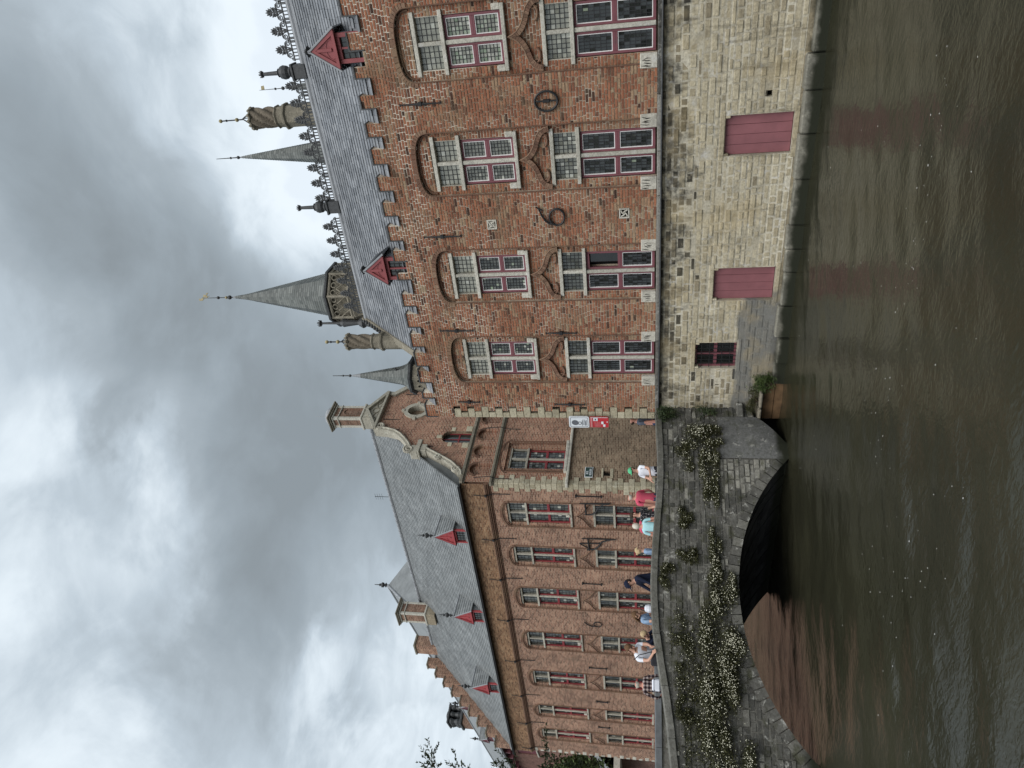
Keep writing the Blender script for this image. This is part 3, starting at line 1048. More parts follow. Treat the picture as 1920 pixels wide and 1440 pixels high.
for x, z0, z1 in ((-3.10, 7.96, 8.94), (-6.24, 7.96, 8.94), (-8.92, 8.03, 8.96), (-11.27, 8.17, 8.81), (-9.04, 5.26, 6.09), (-11.34, 5.15, 6.02), (1.9, 7.96, 8.94)):
    bar(x, z0, z1)
a = MB()
a.tube([(-3.245 + 0.205 * math.cos(t), -0.05, 5.61 + 0.25 * math.sin(t)) for t in [2 * math.pi * k / 24 for k in range(24)]], 0.026, 6, closed=True)
a.tube([(-3.245, -0.05, 5.37), (-3.24, -0.05, 5.86)], 0.018, 6)
a.box(-3.275, -3.21, -0.08, 0.0, 5.53, 5.69, 0, 0.5, 0.01)
pal(a, 'iron_numeral', [M_iron])
a = MB()                              # the six
ring = [(-5.87 + 0.20 * math.cos(t), -0.05, 5.56 + 0.18 * math.sin(t)) for t in [R(140) + 2 * math.pi * k / 24 for k in range(24)]]
a.tube(ring, 0.026, 6, closed=True)
a.tube([ring[0], (-6.03, -0.05, 5.74), (-5.95, -0.05, 5.84), (-5.82, -0.05, 5.92), (-5.63, -0.05, 5.99)], [0.026, 0.03, 0.028, 0.024, 0.02], 6)
a.tube([(-5.69, -0.05, 5.90), (-5.60, -0.05, 6.05)], 0.02, 6)
pal(a, 'iron_numeral', [M_iron])

# pierced stone rosettes
for cx, cz in ((-6.0, 7.17), (-5.87, 3.98)):
    v = MB()
    for a0, b0, c0, d0 in ((-0.12, -0.09, -0.12, 0.12), (0.09, 0.12, -0.12, 0.12), (-0.09, 0.09, -0.12, -0.09), (-0.09, 0.09, 0.09, 0.12)):
        v.box(cx + a0, cx + b0, -0.02, 0.04, cz + c0, cz + d0, 0, 0.8)
    for k in range(4):
        q = math.pi / 4 + k * math.pi / 2
        v.tube([(cx + 0.105 * math.cos(q), -0.005, cz + 0.105 * math.sin(q)), (cx + 0.05 * math.cos(q + 0.5), -0.005, cz + 0.05 * math.sin(q + 0.5)), (cx + 0.02 * math.cos(q + 1.6), -0.005, cz + 0.02 * math.sin(q + 1.6))], 0.018, 6, 0, 0.8)
    if cz > 5:
        v.tube([(cx + 0.06 * math.cos(t), 0.0, cz + 0.06 * math.sin(t)) for t in [2 * math.pi * k / 12 for k in range(12)]], 0.014, 5, 0, 0.8, closed=True)
    v.box(cx - 0.10, cx + 0.10, 0.05, 0.06, cz - 0.10, cz + 0.10, 1)
    pal(v, 'vent_rosette', [M_white, M_gap])

# ------------------------------------------------------------------ stone base of the palace
SH = [(-4.635, -3.885, 0.42, 1.81), (-8.155, -7.395, 0.46, 1.87), (-10.13, -9.455, 1.20, 2.23)]
VENT = (-3.50, -3.38, 0.90, 1.02)


def holes_base(za, zb):
    zm = (za + zb) / 2
    h = []
    for x0, x1, z0, z1 in SH:
        if z0 - 0.10 < zm < z1 + 0.12:
            h.append((x0 - 0.05, x1 + 0.05) if z0 < zm < z1 else (x0 - 0.14, x1 + 0.14))
    if VENT[2] - 0.03 < zm < VENT[3] + 0.03:
        h.append(VENT[:2])
    return h


rs = random.Random(11)
sb, sm = courses(XL, XR, 0.36, 3.15, 0.128, holes_base, (0.30, 0.21, 0.36, 0.26, 0.18), 0.020, rg=rs, vary=0.26)
# here and there two courses merge into one tall stone
sb = [(b, -0.02) for b in sb]


def stone_tone(b):
    t = rs.betavariate(3.2, 2.2)
    x, z = (b[0] + b[1]) / 2, (b[2] + b[3]) / 2
    t = 0.30 + 0.55 * t
    if rs.random() < 0.05:
        t *= 0.5
    # blackened stones: in patches under the ledge and by the bridge
    k = 0.5 + 0.5 * math.sin(2.3 * x + 1.0) * math.sin(0.9 * x + 0.4)
    if x > -1.9 or -7.6 < x < -5.9:
        k = 1.0
    p = (z - 2.62 + 0.42 * k) / 0.45 * (0.35 + 0.65 * k)
    if -11.6 < x < -10.3 and 1.2 < z < 2.5:
        p = max(p, 0.45)
    if rs.random() < min(0.7, p * 0.65):
        t = rs.uniform(0.04, 0.22)
    else:
        t = max(t, 0.16)
    return t


mass = emit_field(sb, 300, 'stone', 'stonework', [M_base], palace, 0.05, 0.04, None, stone_tone, (-0.010, 0.014), rs, minlen=0.2, skew=0.02, brick_b=0.018)
pal(mass, 'stonework', [M_base], kind='stuff')
j = MB()
for a, b, za, zb in sm:
    j.face([(a, -0.012, za), (b, -0.012, za), (b, -0.012, zb), (a, -0.012, zb)], 0, rs.random())
j.box(XL, XR, 0.0, 0.25, 3.10, 3.16, 0)
for h in SH:
    hh = (h[0] - 0.05, h[1] + 0.05, h[2], h[3])
    reveals(j, hh, -0.02, 0.20, 0, 0.4)
reveals(j, VENT, -0.02, 0.2, 0, 0.2)
for x0, x1, z0, z1 in SH:             # mortar bed behind the dressed stones
    j.face([(x0 - 0.2, -0.009, z1), (x1 + 0.2, -0.009, z1), (x1 + 0.2, -0.009, z1 + 0.27), (x0 - 0.2, -0.009, z1 + 0.27)], 0, 0.5)
    j.face([(x0 - 0.2, -0.009, z0 - 0.25), (x1 + 0.2, -0.009, z0 - 0.25), (x1 + 0.2, -0.009, z0), (x0 - 0.2, -0.009, z0)], 0, 0.5)
    for xa in (x0 - 0.2, x1 + 0.048):
        j.face([(xa, -0.0095, z0), (xa + 0.152, -0.0095, z0), (xa + 0.152, -0.0095, z1), (xa, -0.0095, z1)], 0, 0.5)
j.box(VENT[0], VENT[1], 0.15, 0.16, VENT[2], VENT[3], 1)
pal(j, 'base_wall', [M_base_joint, M_gap])
for x0, x1, z0, z1 in SH:             # dressed stones round the openings
    for nm, bx in (('lintel', (x0 - 0.15, x1 + 0.15, z1 + 0.002, z1 + 0.115)), ('sill', (x0 - 0.15, x1 + 0.15, z0 - 0.105, z0 - 0.002))):
        s = MB()
        s.box(bx[0], bx[1], -0.026, 0.16, bx[2], bx[3], 0, rs.uniform(0.4, 0.9), 0.014)
        pal(s, nm, [M_base])
    for sx in (x0 - 0.047, x1 - 0.003):
        s = MB()
        s.box(sx, sx + 0.05, -0.030, 0.12, z1 - 0.10, z1 - 0.001, 0, rs.random(), 0.012)
        pal(s, 'corner_stone', [M_base])
for x0, x1, z0, z1 in SH[:2]:         # plank shutters
    fr = MB()
    fr.box(x0 - 0.05, x1 + 0.05, 0.11, 0.14, z0, z1, 0, 0.3)
    so = pal(fr, 'shutter', [M_mauve])
    n = 4
    for k in range(n):
        p = MB()
        a, b = x0 - 0.045 + (x1 - x0 + 0.09) * k / n, x0 - 0.045 + (x1 - x0 + 0.09) * (k + 1) / n
        p.box(a + 0.003, b - 0.003, 0.078 + rs.uniform(-0.004, 0.004), 0.108, z0 + 0.012, z1 - 0.008, 0, 0.5, 0.004)
        p.build('plank', [M_mauve_pale], so)
x0, x1, z0, z1 = SH[2]                # barred cellar window
bw = MB()
for a, b in ((x0 - 0.05, x0), (x1, x1 + 0.05), ((x0 + x1) / 2 - 0.03, (x0 + x1) / 2 + 0.03)):
    bw.box(a, b, 0.10, 0.16, z0, z1, 0, 0.5, 0.006)
for a, b in ((z0, z0 + 0.055), (z1 - 0.055, z1), ((z0 + z1) / 2 - 0.04, (z0 + z1) / 2 + 0.04)):
    bw.box(x0, x1, 0.101, 0.158, a, b, 0, 0.5)
wo2 = pal(bw, 'cellar_window', [M_mauve])
g = MB()
g.face([(x0, 0.14, z0), (x1, 0.14, z0), (x1, 0.14, z1), (x0, 0.14, z1)], 0, 0.05)
g.build('pane', [M_glass], wo2)
g = MB()
for k in range(6):
    xx = x0 + 0.06 + k * (x1 - x0 - 0.12) / 5
    g.box(xx - 0.007, xx + 0.007, 0.055, 0.069, z0 - 0.01, z1 + 0.01)
for zz in (z0 + 0.16, z0 + 0.36, z1 - 0.36, z1 - 0.16):
    g.box(x0 - 0.05, x1 + 0.05, 0.052, 0.060, zz - 0.008, zz + 0.008)
g.build('iron_grille', [M_iron], wo2)

x = XL + 1.2                          # big slabs along the water
while x < XR:
    L = rs.uniform(0.45, 1.05)
    q = MB()
    top = 0.30 + rs.uniform(-0.07, 0.06)
    yf = -0.17 + rs.uniform(-0.08, 0.07)
    q.box(x + 0.008, x + L - 0.008, yf, 0.05, -0.05, top, 0, rs.uniform(0.2, 0.6), 0.03)
    for i in range(len(q.v)):
        vx, vy, vz = q.v[i]
        q.v[i] = (vx, vy - max(0, 0.3 - vz) * 0.10, vz - (0.05 if vy > -0.1 else 0.0) * 0)
    pal(q, 'footing_slab', [M_footing])
    x += L
wb = MB()
wb.box(XL, XR, -0.01, 0.3, -1.0, 0.40, 0, 0.2)
pal(wb, 'foundation', [M_base])

# ------------------------------------------------------------------ palace roof
Y0, Z0, Y1, Z1 = 0.16, 9.72, 2.40, 12.08
XV = -9.76                            # left verge
sl = math.hypot(Y1 - Y0, Z1 - Z0)
ty, tz = (Y1 - Y0) / sl, (Z1 - Z0) / sl
ny, nz = -tz, ty                      # outward normal (y, z)
roof = MB()
roof.face([(XV, Y0 - 0.1 * ty, Z0 - 0.1 * tz), (XR, Y0 - 0.1 * ty, Z0 - 0.1 * tz), (XR, Y1, Z1), (XV, Y1, Z1)])
roof.face([(XV, Y1, Z1), (XR, Y1, Z1), (XR, 5.2, 9.3), (XV, 5.2, 9.3)])
roof.face([(XV, Y0, 9.3), (XV, Y1, Z1), (XV, 5.2, 9.3)])
roof.face([(XL, 0.2, 9.46), (XV, 0.2, 9.46), (XV, 5.2, 9.46), (XL, 5.2, 9.46)])
ro = pal(roof, 'roof', [M_slate])
ro_inv = (0, 0, 0)
rl = random.Random(5)


def slate_at(mb, x0, x1, d0, d1, tone, thick=0.016, lift=0.016):
    """one slate on the front slope, d measured up the slope"""
    def P(x, d, o):
        return (x, Y0 + ty * d + ny * o, Z0 + tz * d + nz * o)
    o0, o1 = lift + thick, 0.004 + thick
    v = [P(x0, d0, o0), P(x1, d0, o0), P(x1, d1, o1), P(x0, d1, o1), P(x0, d0, o0 - thick), P(x1, d0, o0 - thick), P(x1, d1, o1 - thick), P(x0, d1, o1 - thick)]
    mb.poly(v, [(0, 1, 2, 3), (0, 4, 5, 1), (0, 3, 7, 4), (1, 5, 6, 2)], 0, tone)


slates = []
ROW = 0.148
d = -0.12
r = 0
while d < sl:
    x = XV - rl.uniform(0, 0.2)
    while x < XR:
        w = 0.205 + rl.uniform(-0.012, 0.012)
        a, b = max(x, XV), min(x + w, XR)
        if b - a > 0.03:
            zc = Z0 + tz * d
            if d > 0.06 or any(g0 - 0.02 < (a + b) / 2 < g1 + 0.02 for g0, g1 in GAPS):
                slates.append((a + 0.002, b - 0.002, d, min(d + ROW * 1.12, sl + 0.01), rl.random(), rl.uniform(0.018, 0.028)))
        x += w
    d += ROW
    r += 1
# slates run down to the wall edge between the merlons
for g0, g1 in GAPS:
    if g0 in (-2.24, -7.22):
        continue                      # a dormer fills this gap
    x = g0
    while x < g1 - 0.02 and XL < x:
        b = min(x + 0.16, g1)
        for k, (za, zb) in enumerate(((9.50, 9.62), (9.60, 9.74))):
            slates.append(('gap', x + 0.002, b - 0.002, za, zb, rl.random()))
        x = b
order = sorted([i for i, s in enumerate(slates) if s[0] != 'gap'], key=lambda i: (slates[i][0] ** 2 + (slates[i][2] + 8) ** 2) + (1e4 if slates[i][0] > -1.0 else 0))
single = set(order[:200])
mass = MB()
for i, s in enumerate(slates):
    if s[0] == 'gap':
        _, a, b, za, zb, t = s
        ya, yb = -0.045 + (za - 9.5) * 0.92, -0.045 + (zb - 9.5) * 0.92
        mass.poly([(a, ya - 0.012, za), (b, ya - 0.012, za), (b, yb - 0.004, zb), (a, yb - 0.004, zb), (a, ya + 0.006, za - 0.006), (b, ya + 0.006, za - 0.006)], [(0, 1, 2, 3), (4, 5, 1, 0)], 0, t)
    elif i in single:
        m = MB()
        slate_at(m, s[0], s[1], s[2], s[3], s[4], lift=s[5])
        m.build('slate', [M_slate], ro)
    else:
        slate_at(mass, s[0], s[1], s[2], s[3], s[4], lift=s[5])
for g0, g1 in GAPS:
    if g0 in (-2.24, -7.22):
        continue
    mass.face([(g0, -0.03, 9.50), (g1, -0.03, 9.50), (g1, 0.21, 9.76), (g0, 0.21, 9.76)], 0, 0.2)
mo = mass.build('slating', [M_slate], ro)
mo['kind'] = 'stuff'
rc = MB()
rc.tube([(XV, Y1, Z1 + 0.03), (XR, Y1, Z1 + 0.03)], 0.075, 10)
rc.box(XV, XR, Y1 - 0.13, Y1 - 0.10, Z1 - 0.17, Z1 - 0.06)
rc.build('lead_ridge', [M_lead], ro, smooth=False)
vg = MB()                             # stone coping on the left gable
def slope_z(y):
    return Z0 + (y - Y0) * tz / ty
YS = Y0 + 0.12
vg.poly([(XV - 0.22, YS, slope_z(YS) - 0.2), (XV + 0.02, YS, slope_z(YS) - 0.2), (XV + 0.02, YS, slope_z(YS) + 0.09), (XV - 0.22, YS, slope_z(YS) + 0.09),
         (XV - 0.22, Y1, Z1 - 0.35), (XV + 0.02, Y1, Z1 - 0.35), (XV + 0.02, Y1, Z1 + 0.10), (XV - 0.22, Y1, Z1 + 0.10)],
        [(0, 1, 2, 3), (3, 2, 6, 7), (0, 3, 7, 4), (1, 5, 6, 2), (4, 7, 6, 5)], 0, 0.5)
vg.box(XV - 0.20, XV - 0.01, 0.26, 5.0, 9.3, 9.75, 0, 0.4)
vo = vg.build('gable_coping', [M_greystone], ro)
ck = MB()
for k in range(7):
    y = 1.55 + 0.12 * k
    zz = slope_z(y) + 0.10
    ck.lathe([(0.02, 0), (0.035, 0.03), (0.02, 0.07), (0.055, 0.11), (0.03, 0.15), (0.0, 0.18)], 6, (XV - 0.06, y, zz), 0, 0.4)
ck.build('crocket', [M_darklead], ro)


def crest_unit():
    """a pierced ridge cresting: rail on little bars, scrolls and a leafy tip"""
    m = MB()
    W = 0.56
    m.box(0, W, -0.018, 0.018, 0.0, 0.022)
    m.box(0, W, -0.016, 0.016, 0.125, 0.150)
    for k in range(7):
        x = W * (k + 0.5) / 7
        m.box(x - 0.013, x + 0.013, -0.012, 0.012, 0.022, 0.125)
    for sg in (-1, 1):
        for (cx, cz, r0, turns, ph) in ((0.14, 0.215, 0.062, 1.5, 0.0), (0.235, 0.17, 0.035, 1.2, 2.0)):
            pts = []
            for k in range(16):
                f = k / 15
                q = ph + f * turns * 2 * math.pi
                rr = r0 * (1 - 0.72 * f)
                pts.append((W / 2 + sg * (cx + rr * math.cos(q)), 0, cz + rr * math.sin(q)))
            m.tube(pts, 0.013, 5)
        m.tube([(W / 2 + sg * 0.02, 0, 0.15), (W / 2 + sg * 0.05, 0, 0.25), (W / 2 + sg * 0.11, 0, 0.29), (W / 2 + sg * 0.17, 0, 0.275)], 0.016, 5)
    m.tube([(W / 2, 0, 0.14), (W / 2, 0, 0.50)], [0.028, 0.012], 5)
    for z, L in ((0.27, 0.105), (0.335, 0.115), (0.40, 0.09), (0.455, 0.06)):
        for sg in (-1, 1):
            m.tube([(W / 2, 0, z), (W / 2 + sg * L * 0.6, -0.012, z + 0.03), (W / 2 + sg * L, 0.0, z + 0.075)], [0.022, 0.034, 0.008], 5, flat=0.6)
            m.tube([(W / 2 + sg * L * 0.5, 0, z + 0.03), (W / 2 + sg * L * 0.95, 0.01, z + 0.02)], [0.018, 0.006], 4)
    m.tube([(W / 2, 0, 0.48), (W / 2, 0, 0.56)], [0.034, 0.004], 5, flat=0.6)
    return m


crest = empty('ridge_cresting', (XV + 0.15, Y1, Z1 + 0.09), parent=palace)
crest.location = (XV + 0.15 + PO[0], Y1, Z1 + 0.09)
cm = crest_unit().mesh('crest_leaf', [M_darklead])
x = 0.0
while x < XR - XV - 0.7:
    wx = XV + 0.15 + x
    if not any(abs(wx + 0.28 - q) < 0.17 for q in (-2.55, -6.15)):
        o = bpy.data.objects.new('crest_leaf', cm)
        col.objects.link(o)
        o.parent = crest
        o.location = (x, 0.012 * (int(x * 10) % 2), 0)
        o.scale = (1.0, 1.0, 1.12)
    x += 0.43


def flower(m, c, r, mi=0):
    for k in range(7):
        q = 2 * math.pi * k / 7
        m.tube([c, (c[0] + r * 0.8 * math.cos(q), c[1] + r * 0.8 * math.sin(q), c[2] + r * 0.35), (c[0] + r * math.cos(q + 0.2), c[1] + r * math.sin(q + 0.2), c[2] + r * 1.0)], [r * 0.3, r * 0.33, r * 0.06], 5, mi)
    m.tube([c, (c[0], c[1], c[2] + r * 1.5)], [r * 0.3, r * 0.1], 5, mi)


for fx in (-2.54, -6.14):             # candle shaped pinnacles on the ridge
    m = MB()
    c = (fx, Y1, Z1)
    m.box(fx - 0.17, fx + 0.17, Y1 - 0.15, Y1 + 0.15, Z1 - 0.05, Z1 + 0.30, 0, 0.3, 0.02)
    m.box(fx - 0.20, fx + 0.20, Y1 - 0.18, Y1 + 0.18, Z1 + 0.30, Z1 + 0.36, 0, 0.3, 0.01)
    m.lathe([(0.10, 0.36), (0.14, 0.42), (0.11, 0.47), (0.16, 0.53), (0.175, 0.62), (0.15, 0.70), (0.09, 0.74), (0.11, 0.77), (0.06, 0.80), (0.055, 0.82), (0.045, 1.20), (0.07, 1.22), (0.0, 1.26)], 12, c, 0, 0.4)
    flower(m, (fx, Y1, Z1 + 1.22), 0.085)
    pal(m, 'ridge_finial', [M_darklead])

# ------------------------------------------------------------------ dormers
def dormer(parent, ploc, c, yf, zb, ze, zp, hw, ytop, mats, name='dormer', over=0.10, fin=None, M=None, wide=None, slim=False):
    """small gabled dormer: side walls, front frame, panelled gable, two slated slopes running back to the main roof"""
    red, slate = mats
    w = MB()
    bw_ = 0.055 if slim else 0.09
    w.box(c - hw, c - hw + bw_, yf, yf + 0.10, zb, ze, 0, 0.5, 0.006)
    w.box(c + hw - bw_, c + hw, yf, yf + 0.10, zb, ze, 0, 0.5, 0.006)
    w.box(c - hw + 0.09, c + hw - 0.09, yf + 0.001, yf + 0.10, ze - 0.09, ze, 0, 0.5, 0.006)
    w.box(c - hw + 0.09, c + hw - 0.09, yf + 0.001, yf + 0.10, zb, zb + 0.07, 0, 0.5, 0.006)
    if not slim:
        w.box(c - 0.02, c + 0.02, yf + 0.02, yf + 0.09, zb + 0.07, ze - 0.09, 0, 0.5)
    d = w.build(name, [red], parent, ploc, M)
    s = MB()
    for sx in (-1, 1):                # cheeks, hung with slate
        X = c + sx * (hw - 0.01)
        s.face([(X, yf + 0.05, zb - 0.1), (X, ytop, zb - 0.1), (X, ytop, ze), (X, yf + 0.05, ze)], 0, 0.3)
    s.build('cheek', [slate], d, M=M)
    g = MB()
    g.face([(c - hw + 0.09, yf + 0.07, zb), (c + hw - 0.09, yf + 0.07, zb), (c + hw - 0.09, yf + 0.07, ze - 0.05), (c - hw + 0.09, yf + 0.07, ze - 0.05)], 0, 0.28)
    g.build('pane', [M_glass], d, M=M)
    l = MB()
    lattice(l, c - hw + 0.09, c + hw - 0.09, zb + 0.05, ze - 0.09, yf + 0.066, 4, 4, 0.006)
    l.build('lead_lattice', [M_came], d, M=M)
    ho = wide or hw + over
    p = MB()
    p.prism([(c - ho, ze), (c + ho, ze), (c, zp)], yf - 0.05, yf + 0.02, 0, 0.5)
    t = 0.055
    for sx in (-1, 1):
        p.prism([(c + sx * ho, ze), (c, zp), (c, zp - t * 1.9), (c + sx * (ho - t * 1.6), ze)][::sx], yf - 0.085, yf - 0.045, 0, 0.6)
    p.box(c - ho + 0.03, c + ho - 0.03, yf - 0.083, yf - 0.046, ze - 0.01, ze + 0.055, 0, 0.5)
    h = zp - ze
    p.box(c - 0.035, c + 0.035, yf - 0.078, yf - 0.04, ze + h * 0.18, zp - t * 2, 0, 0.6, 0.006)
    p.tube([(c + 0.22 * ho / 0.4 * math.cos(q), yf - 0.05, ze + h * 0.12 + 0.3 * h * math.sin(q)) for q in [math.pi * k / 8 for k in range(9)]], 0.014, 5)
    for sx in (-1, 1):
        p.tube([(c + sx * ho * 0.42, yf - 0.05, ze + h * 0.1), (c + sx * ho * 0.5, yf - 0.05, ze + h * 0.3), (c + sx * ho * 0.34, yf - 0.05, ze + h * 0.40)], 0.012, 5)
    p.build('gable_panel', [red], d, M=M)
    rf = MB()
    for sx in (-1, 1):
        n = 7
        for k in range(n):            # slate rows on the little roof
            f0, f1 = k / n, (k + 1.1) / n
            xa, za = c + sx * (ho + 0.03) * (1 - f0), ze - 0.03 + (zp + 0.03 - ze) * f0
            xb, zb2 = c + sx * (ho + 0.03) * (1 - f1), ze - 0.03 + (zp + 0.03 - ze) * f1
            y = yf - 0.07
            while y < ytop:
                y2 = min(y + 0.2, ytop)
                o0, o1 = 0.022, 0.008
                rf.face([(xa + sx * o0, y, za + o0), (xb + sx * o1, y, zb2 + o1), (xb + sx * o1, y2 - 0.004, zb2 + o1), (xa + sx * o0, y2 - 0.004, za + o0)][::-sx], 0, rl.random())
                y = y2
            rf.face([(xa + sx * o0, yf - 0.07, za + o0), (xa + sx * o0, ytop, za + o0), (xa, ytop, za), (xa, yf - 0.07, za)], 0, 0.1)
    rf.tube([(c, yf - 0.10, zp + 0.045), (c, ytop, zp + 0.045)], 0.04, 6, 1, 0.5)
    for sx in (-1, 1):                # pale lead along the eaves and verges of the little roof
        rf.tube([(c + sx * (ho + 0.05), yf - 0.08, ze - 0.03), (c, yf - 0.08, zp + 0.05)], 0.028, 5, 1, 0.5)
        rf.tube([(c + sx * (ho + 0.05), ytop * 0.55 + yf * 0.45, ze - 0.01), (c, ytop, zp + 0.05)], 0.035, 5, 1, 0.5)
    rf.build('dormer_roof', [slate, M_lead], d, M=M)
    if fin:
        f = MB()
        z0, hgt = zp, fin
        f.lathe([(0.035, 0), (0.03, 0.18 * hgt), (0.09, 0.24 * hgt), (0.03, 0.30 * hgt), (0.07, 0.36 * hgt), (0.125, 0.45 * hgt), (0.10, 0.52 * hgt), (0.03, 0.58 * hgt), (0.075, 0.64 * hgt), (0.025, 0.70 * hgt), (0.02, 0.85 * hgt), (0.0, hgt)], 8, (c, yf, z0), 0, 0.4)
        f.build('finial', [M_darklead], d, M=M)
    return d


for c, zp in ((-1.84, 10.72), (-7.09, 10.66)):
    dormer(palace, PO, c, 0.025, 9.46, 10.13, zp, 0.31, 1.3, (M_dormer, M_slate), fin=0.22, wide=0.40)


# ------------------------------------------------------------------ turrets and twisted chimneys behind the ridge
def octa(r, z0, z1, mb, c, mi=0, tone=0.5, r2=None):
    mb.lathe([(r, z0), (r if r2 is None else r2, z1)], 8, c, mi, tone, a0=math.pi / 8)


def spire_mesh(mb, c, prof, rows=34, mi=0):
    """eight sided slated spire made of rows of slate that overlap downwards"""
    zs = [p[1] for p in prof]
    def rad(z):
        for (r0, z0), (r1, z1) in zip(prof[:-1], prof[1:]):
            if z0 <= z <= z1:
                return r0 + (r1 - r0) * (z - z0) / (z1 - z0)
        return prof[-1][0]
    zt, zb = zs[-1], zs[0]
    for k in range(rows):
        a, b = zb + (zt - zb) * k / rows, zb + (zt - zb) * (k + 1) / rows
        ra, rb = rad(a) + 0.008, rad(b)
        for i in range(8):
            q0, q1 = math.pi / 8 + i * math.pi / 4, math.pi / 8 + (i + 1) * math.pi / 4
            n = 3 if ra > 0.4 else 2 if ra > 0.2 else 1
            for t in range(n):
                f0, f1 = t / n, (t + 1) / n
                def P(r, z, f):
                    return (c[0] + r * (math.cos(q0) * (1 - f) + math.cos(q1) * f), c[1] + r * (math.sin(q0) * (1 - f) + math.sin(q1) * f), c[2] + z)
                mb.face([P(ra, a, f0), P(ra, a, f1), P(rb, b, f1), P(rb, b, f0)], mi, rl.random())


def rod_with_balls(mb, c, z0, z1, balls, mi=0, gold=None):
    mb.tube([(c[0], c[1], c[2] + z0), (c[0], c[1], c[2] + z1)], [0.022, 0.009], 6, mi)
    for z, r, m in balls:
        mb.lathe([(r * math.sin(math.pi * k / 8) + 0.002, z - r * math.cos(math.pi * k / 8)) for k in range(9)], 10, c, m, 0.5)


# big turret with a pierced gallery
C = (-9.95, 4.5, 0.0)
tw_ = empty('spire_turret', C, label='tall slated spire over a carved octagonal gallery behind the palace ridge, gilt vane on top', cat='turret')
m = MB()
octa(0.78, 9.0, 12.4, m, (0, 0, 0))
m.lathe([(0.80, 12.25), (0.84, 12.45), (0.92, 12.62), (0.97, 12.72), (0.93, 12.80), (0.98, 12.95), (1.04, 13.05), (1.02, 13.12)], 8, (0, 0, 0), 0, 0.5, a0=math.pi / 8)
m.build('shaft', [M_greystone], tw_)
m = MB()
octa(0.93, 13.10, 13.80, m, (0, 0, 0), 0, 0.35)
for i in range(8):
    q = math.pi / 8 + i * math.pi / 4
    q2 = q + math.pi / 4
    a = Vector((math.cos(q), math.sin(q), 0)) * 1.02
    b = Vector((math.cos(q2), math.sin(q2), 0)) * 1.02
    m.tube([(a.x, a.y, 13.08), (a.x, a.y, 13.86)], 0.05, 6, 0, 0.8)
    for zz, rr in ((13.13, 0.045), (13.80, 0.05)):
        m.tube([(a.x, a.y, zz), (b.x, b.y, zz)], rr, 6, 0, 0.8)
    for k in range(3):                # open tracery: rings over crossed bars
        f = (k + 0.5) / 3
        p = a.lerp(b, f)
        t = (b - a).normalized()
        ring = [(p.x + t.x * 0.085 * math.cos(s), p.y + t.y * 0.085 * math.cos(s), 13.65 + 0.085 * math.sin(s)) for s in [2 * math.pi * j / 10 for j in range(10)]]
        m.tube(ring, 0.02, 4, 0, 0.7, closed=True)
        p0, p1 = a.lerp(b, k / 3), a.lerp(b, (k + 1) / 3)
        m.tube([(p0.x, p0.y, 13.17), (p.x, p.y, 13.38), (p1.x, p1.y, 13.17)], 0.022, 4, 0, 0.7)
        m.tube([(p0.x, p0.y, 13.55), (p.x, p.y, 13.36), (p1.x, p1.y, 13.55)], 0.022, 4, 0, 0.7)
m.build('gallery', [M_greystone], tw_)
m = MB()
m.lathe([(1.0, 13.84), (1.11, 13.88), (1.12, 13.95), (1.02, 13.99)], 8, (0, 0, 0), 0, 0.5, a0=math.pi / 8)
m.build('cornice', [M_darklead], tw_)
m = MB()
spire_mesh(m, (0, 0, 0), [(0.80, 13.97), (0.48, 15.5), (0.10, 17.35), (0.035, 17.85)], 44)
m.lathe([(0.10, 17.35), (0.03, 17.9)], 8, (0, 0, 0), 1, 0.5, a0=math.pi / 8)
sp_ = m.build('spire', [M_spire, M_lead], tw_)
m = MB()
rod_with_balls(m, (0, 0, 0), 17.8, 19.05, [(18.05, 0.075, 0), (18.18, 0.05, 1), (18.5, 0.055, 0)])
m.build('rod', [M_darklead, M_gold], sp_)
m = MB()
vx = Vector((0.83, 0.55, 0))
def V(u, z):
    return (vx.x * u * 0.62, vx.y * u * 0.62, 18.9 + (z - 18.9) * 0.75)
for pl in ([(-0.02, 18.92), (0.17, 18.97), (0.20, 19.14), (0.02, 19.16), (0.06, 19.05)], [(-0.06, 19.14), (-0.15, 19.20), (-0.15, 19.36), (-0.02, 19.38), (-0.05, 19.28), (0.05, 19.18)], [(0.17, 18.98), (0.30, 18.90), (0.27, 19.02)]):
    pts = [V(*p) for p in pl]
    off = Vector((-vx.y, vx.x, 0)) * 0.012
    f = [tuple(Vector(p) + off) for p in pts] + [tuple(Vector(p) - off) for p in pts]
    n = len(pts)
    m.poly(f, [tuple(range(n)), tuple(reversed(range(n, 2 * n)))] + [(i, i + n, (i + 1) % n + n, (i + 1) % n) for i in range(n)], 0)
m.tube([V(-0.04, 19.1), V(0.12, 18.85)], 0.012, 5, 0)
m.build('vane', [M_gold], sp_)
# corner pinnacle of the gallery
m = MB()
m.lathe([(0.10, 12.6), (0.13, 12.85), (0.08, 13.0), (0.12, 13.3), (0.15, 13.5), (0.08, 13.62), (0.05, 13.66), (0.036, 14.32), (0.0, 14.36)], 8, (-0.62, -0.92, 0), 0, 0.4)
flower(m, (-0.62, -0.92, 14.33), 0.11)
m.lathe([(0.17, 12.1), (0.19, 12.5), (0.13, 12.7), (0.2, 12.8), (0.12, 12.95)], 8, (-0.62, -0.92, 0), 0, 0.4)
m.build('pinnacle', [M_darklead], tw_)
# gargoyle-like bosses round the foot of the gallery
m = MB()
for i in range(8):
    q = math.pi / 8 + i * math.pi / 4
    m.tube([(0.95 * math.cos(q), 0.95 * math.sin(q), 12.62), (1.12 * math.cos(q), 1.12 * math.sin(q), 12.72), (1.22 * math.cos(q), 1.22 * math.sin(q), 12.66)], [0.09, 0.075, 0.03], 6, 0, 0.3)
m.build('boss', [M_greystone], tw_)

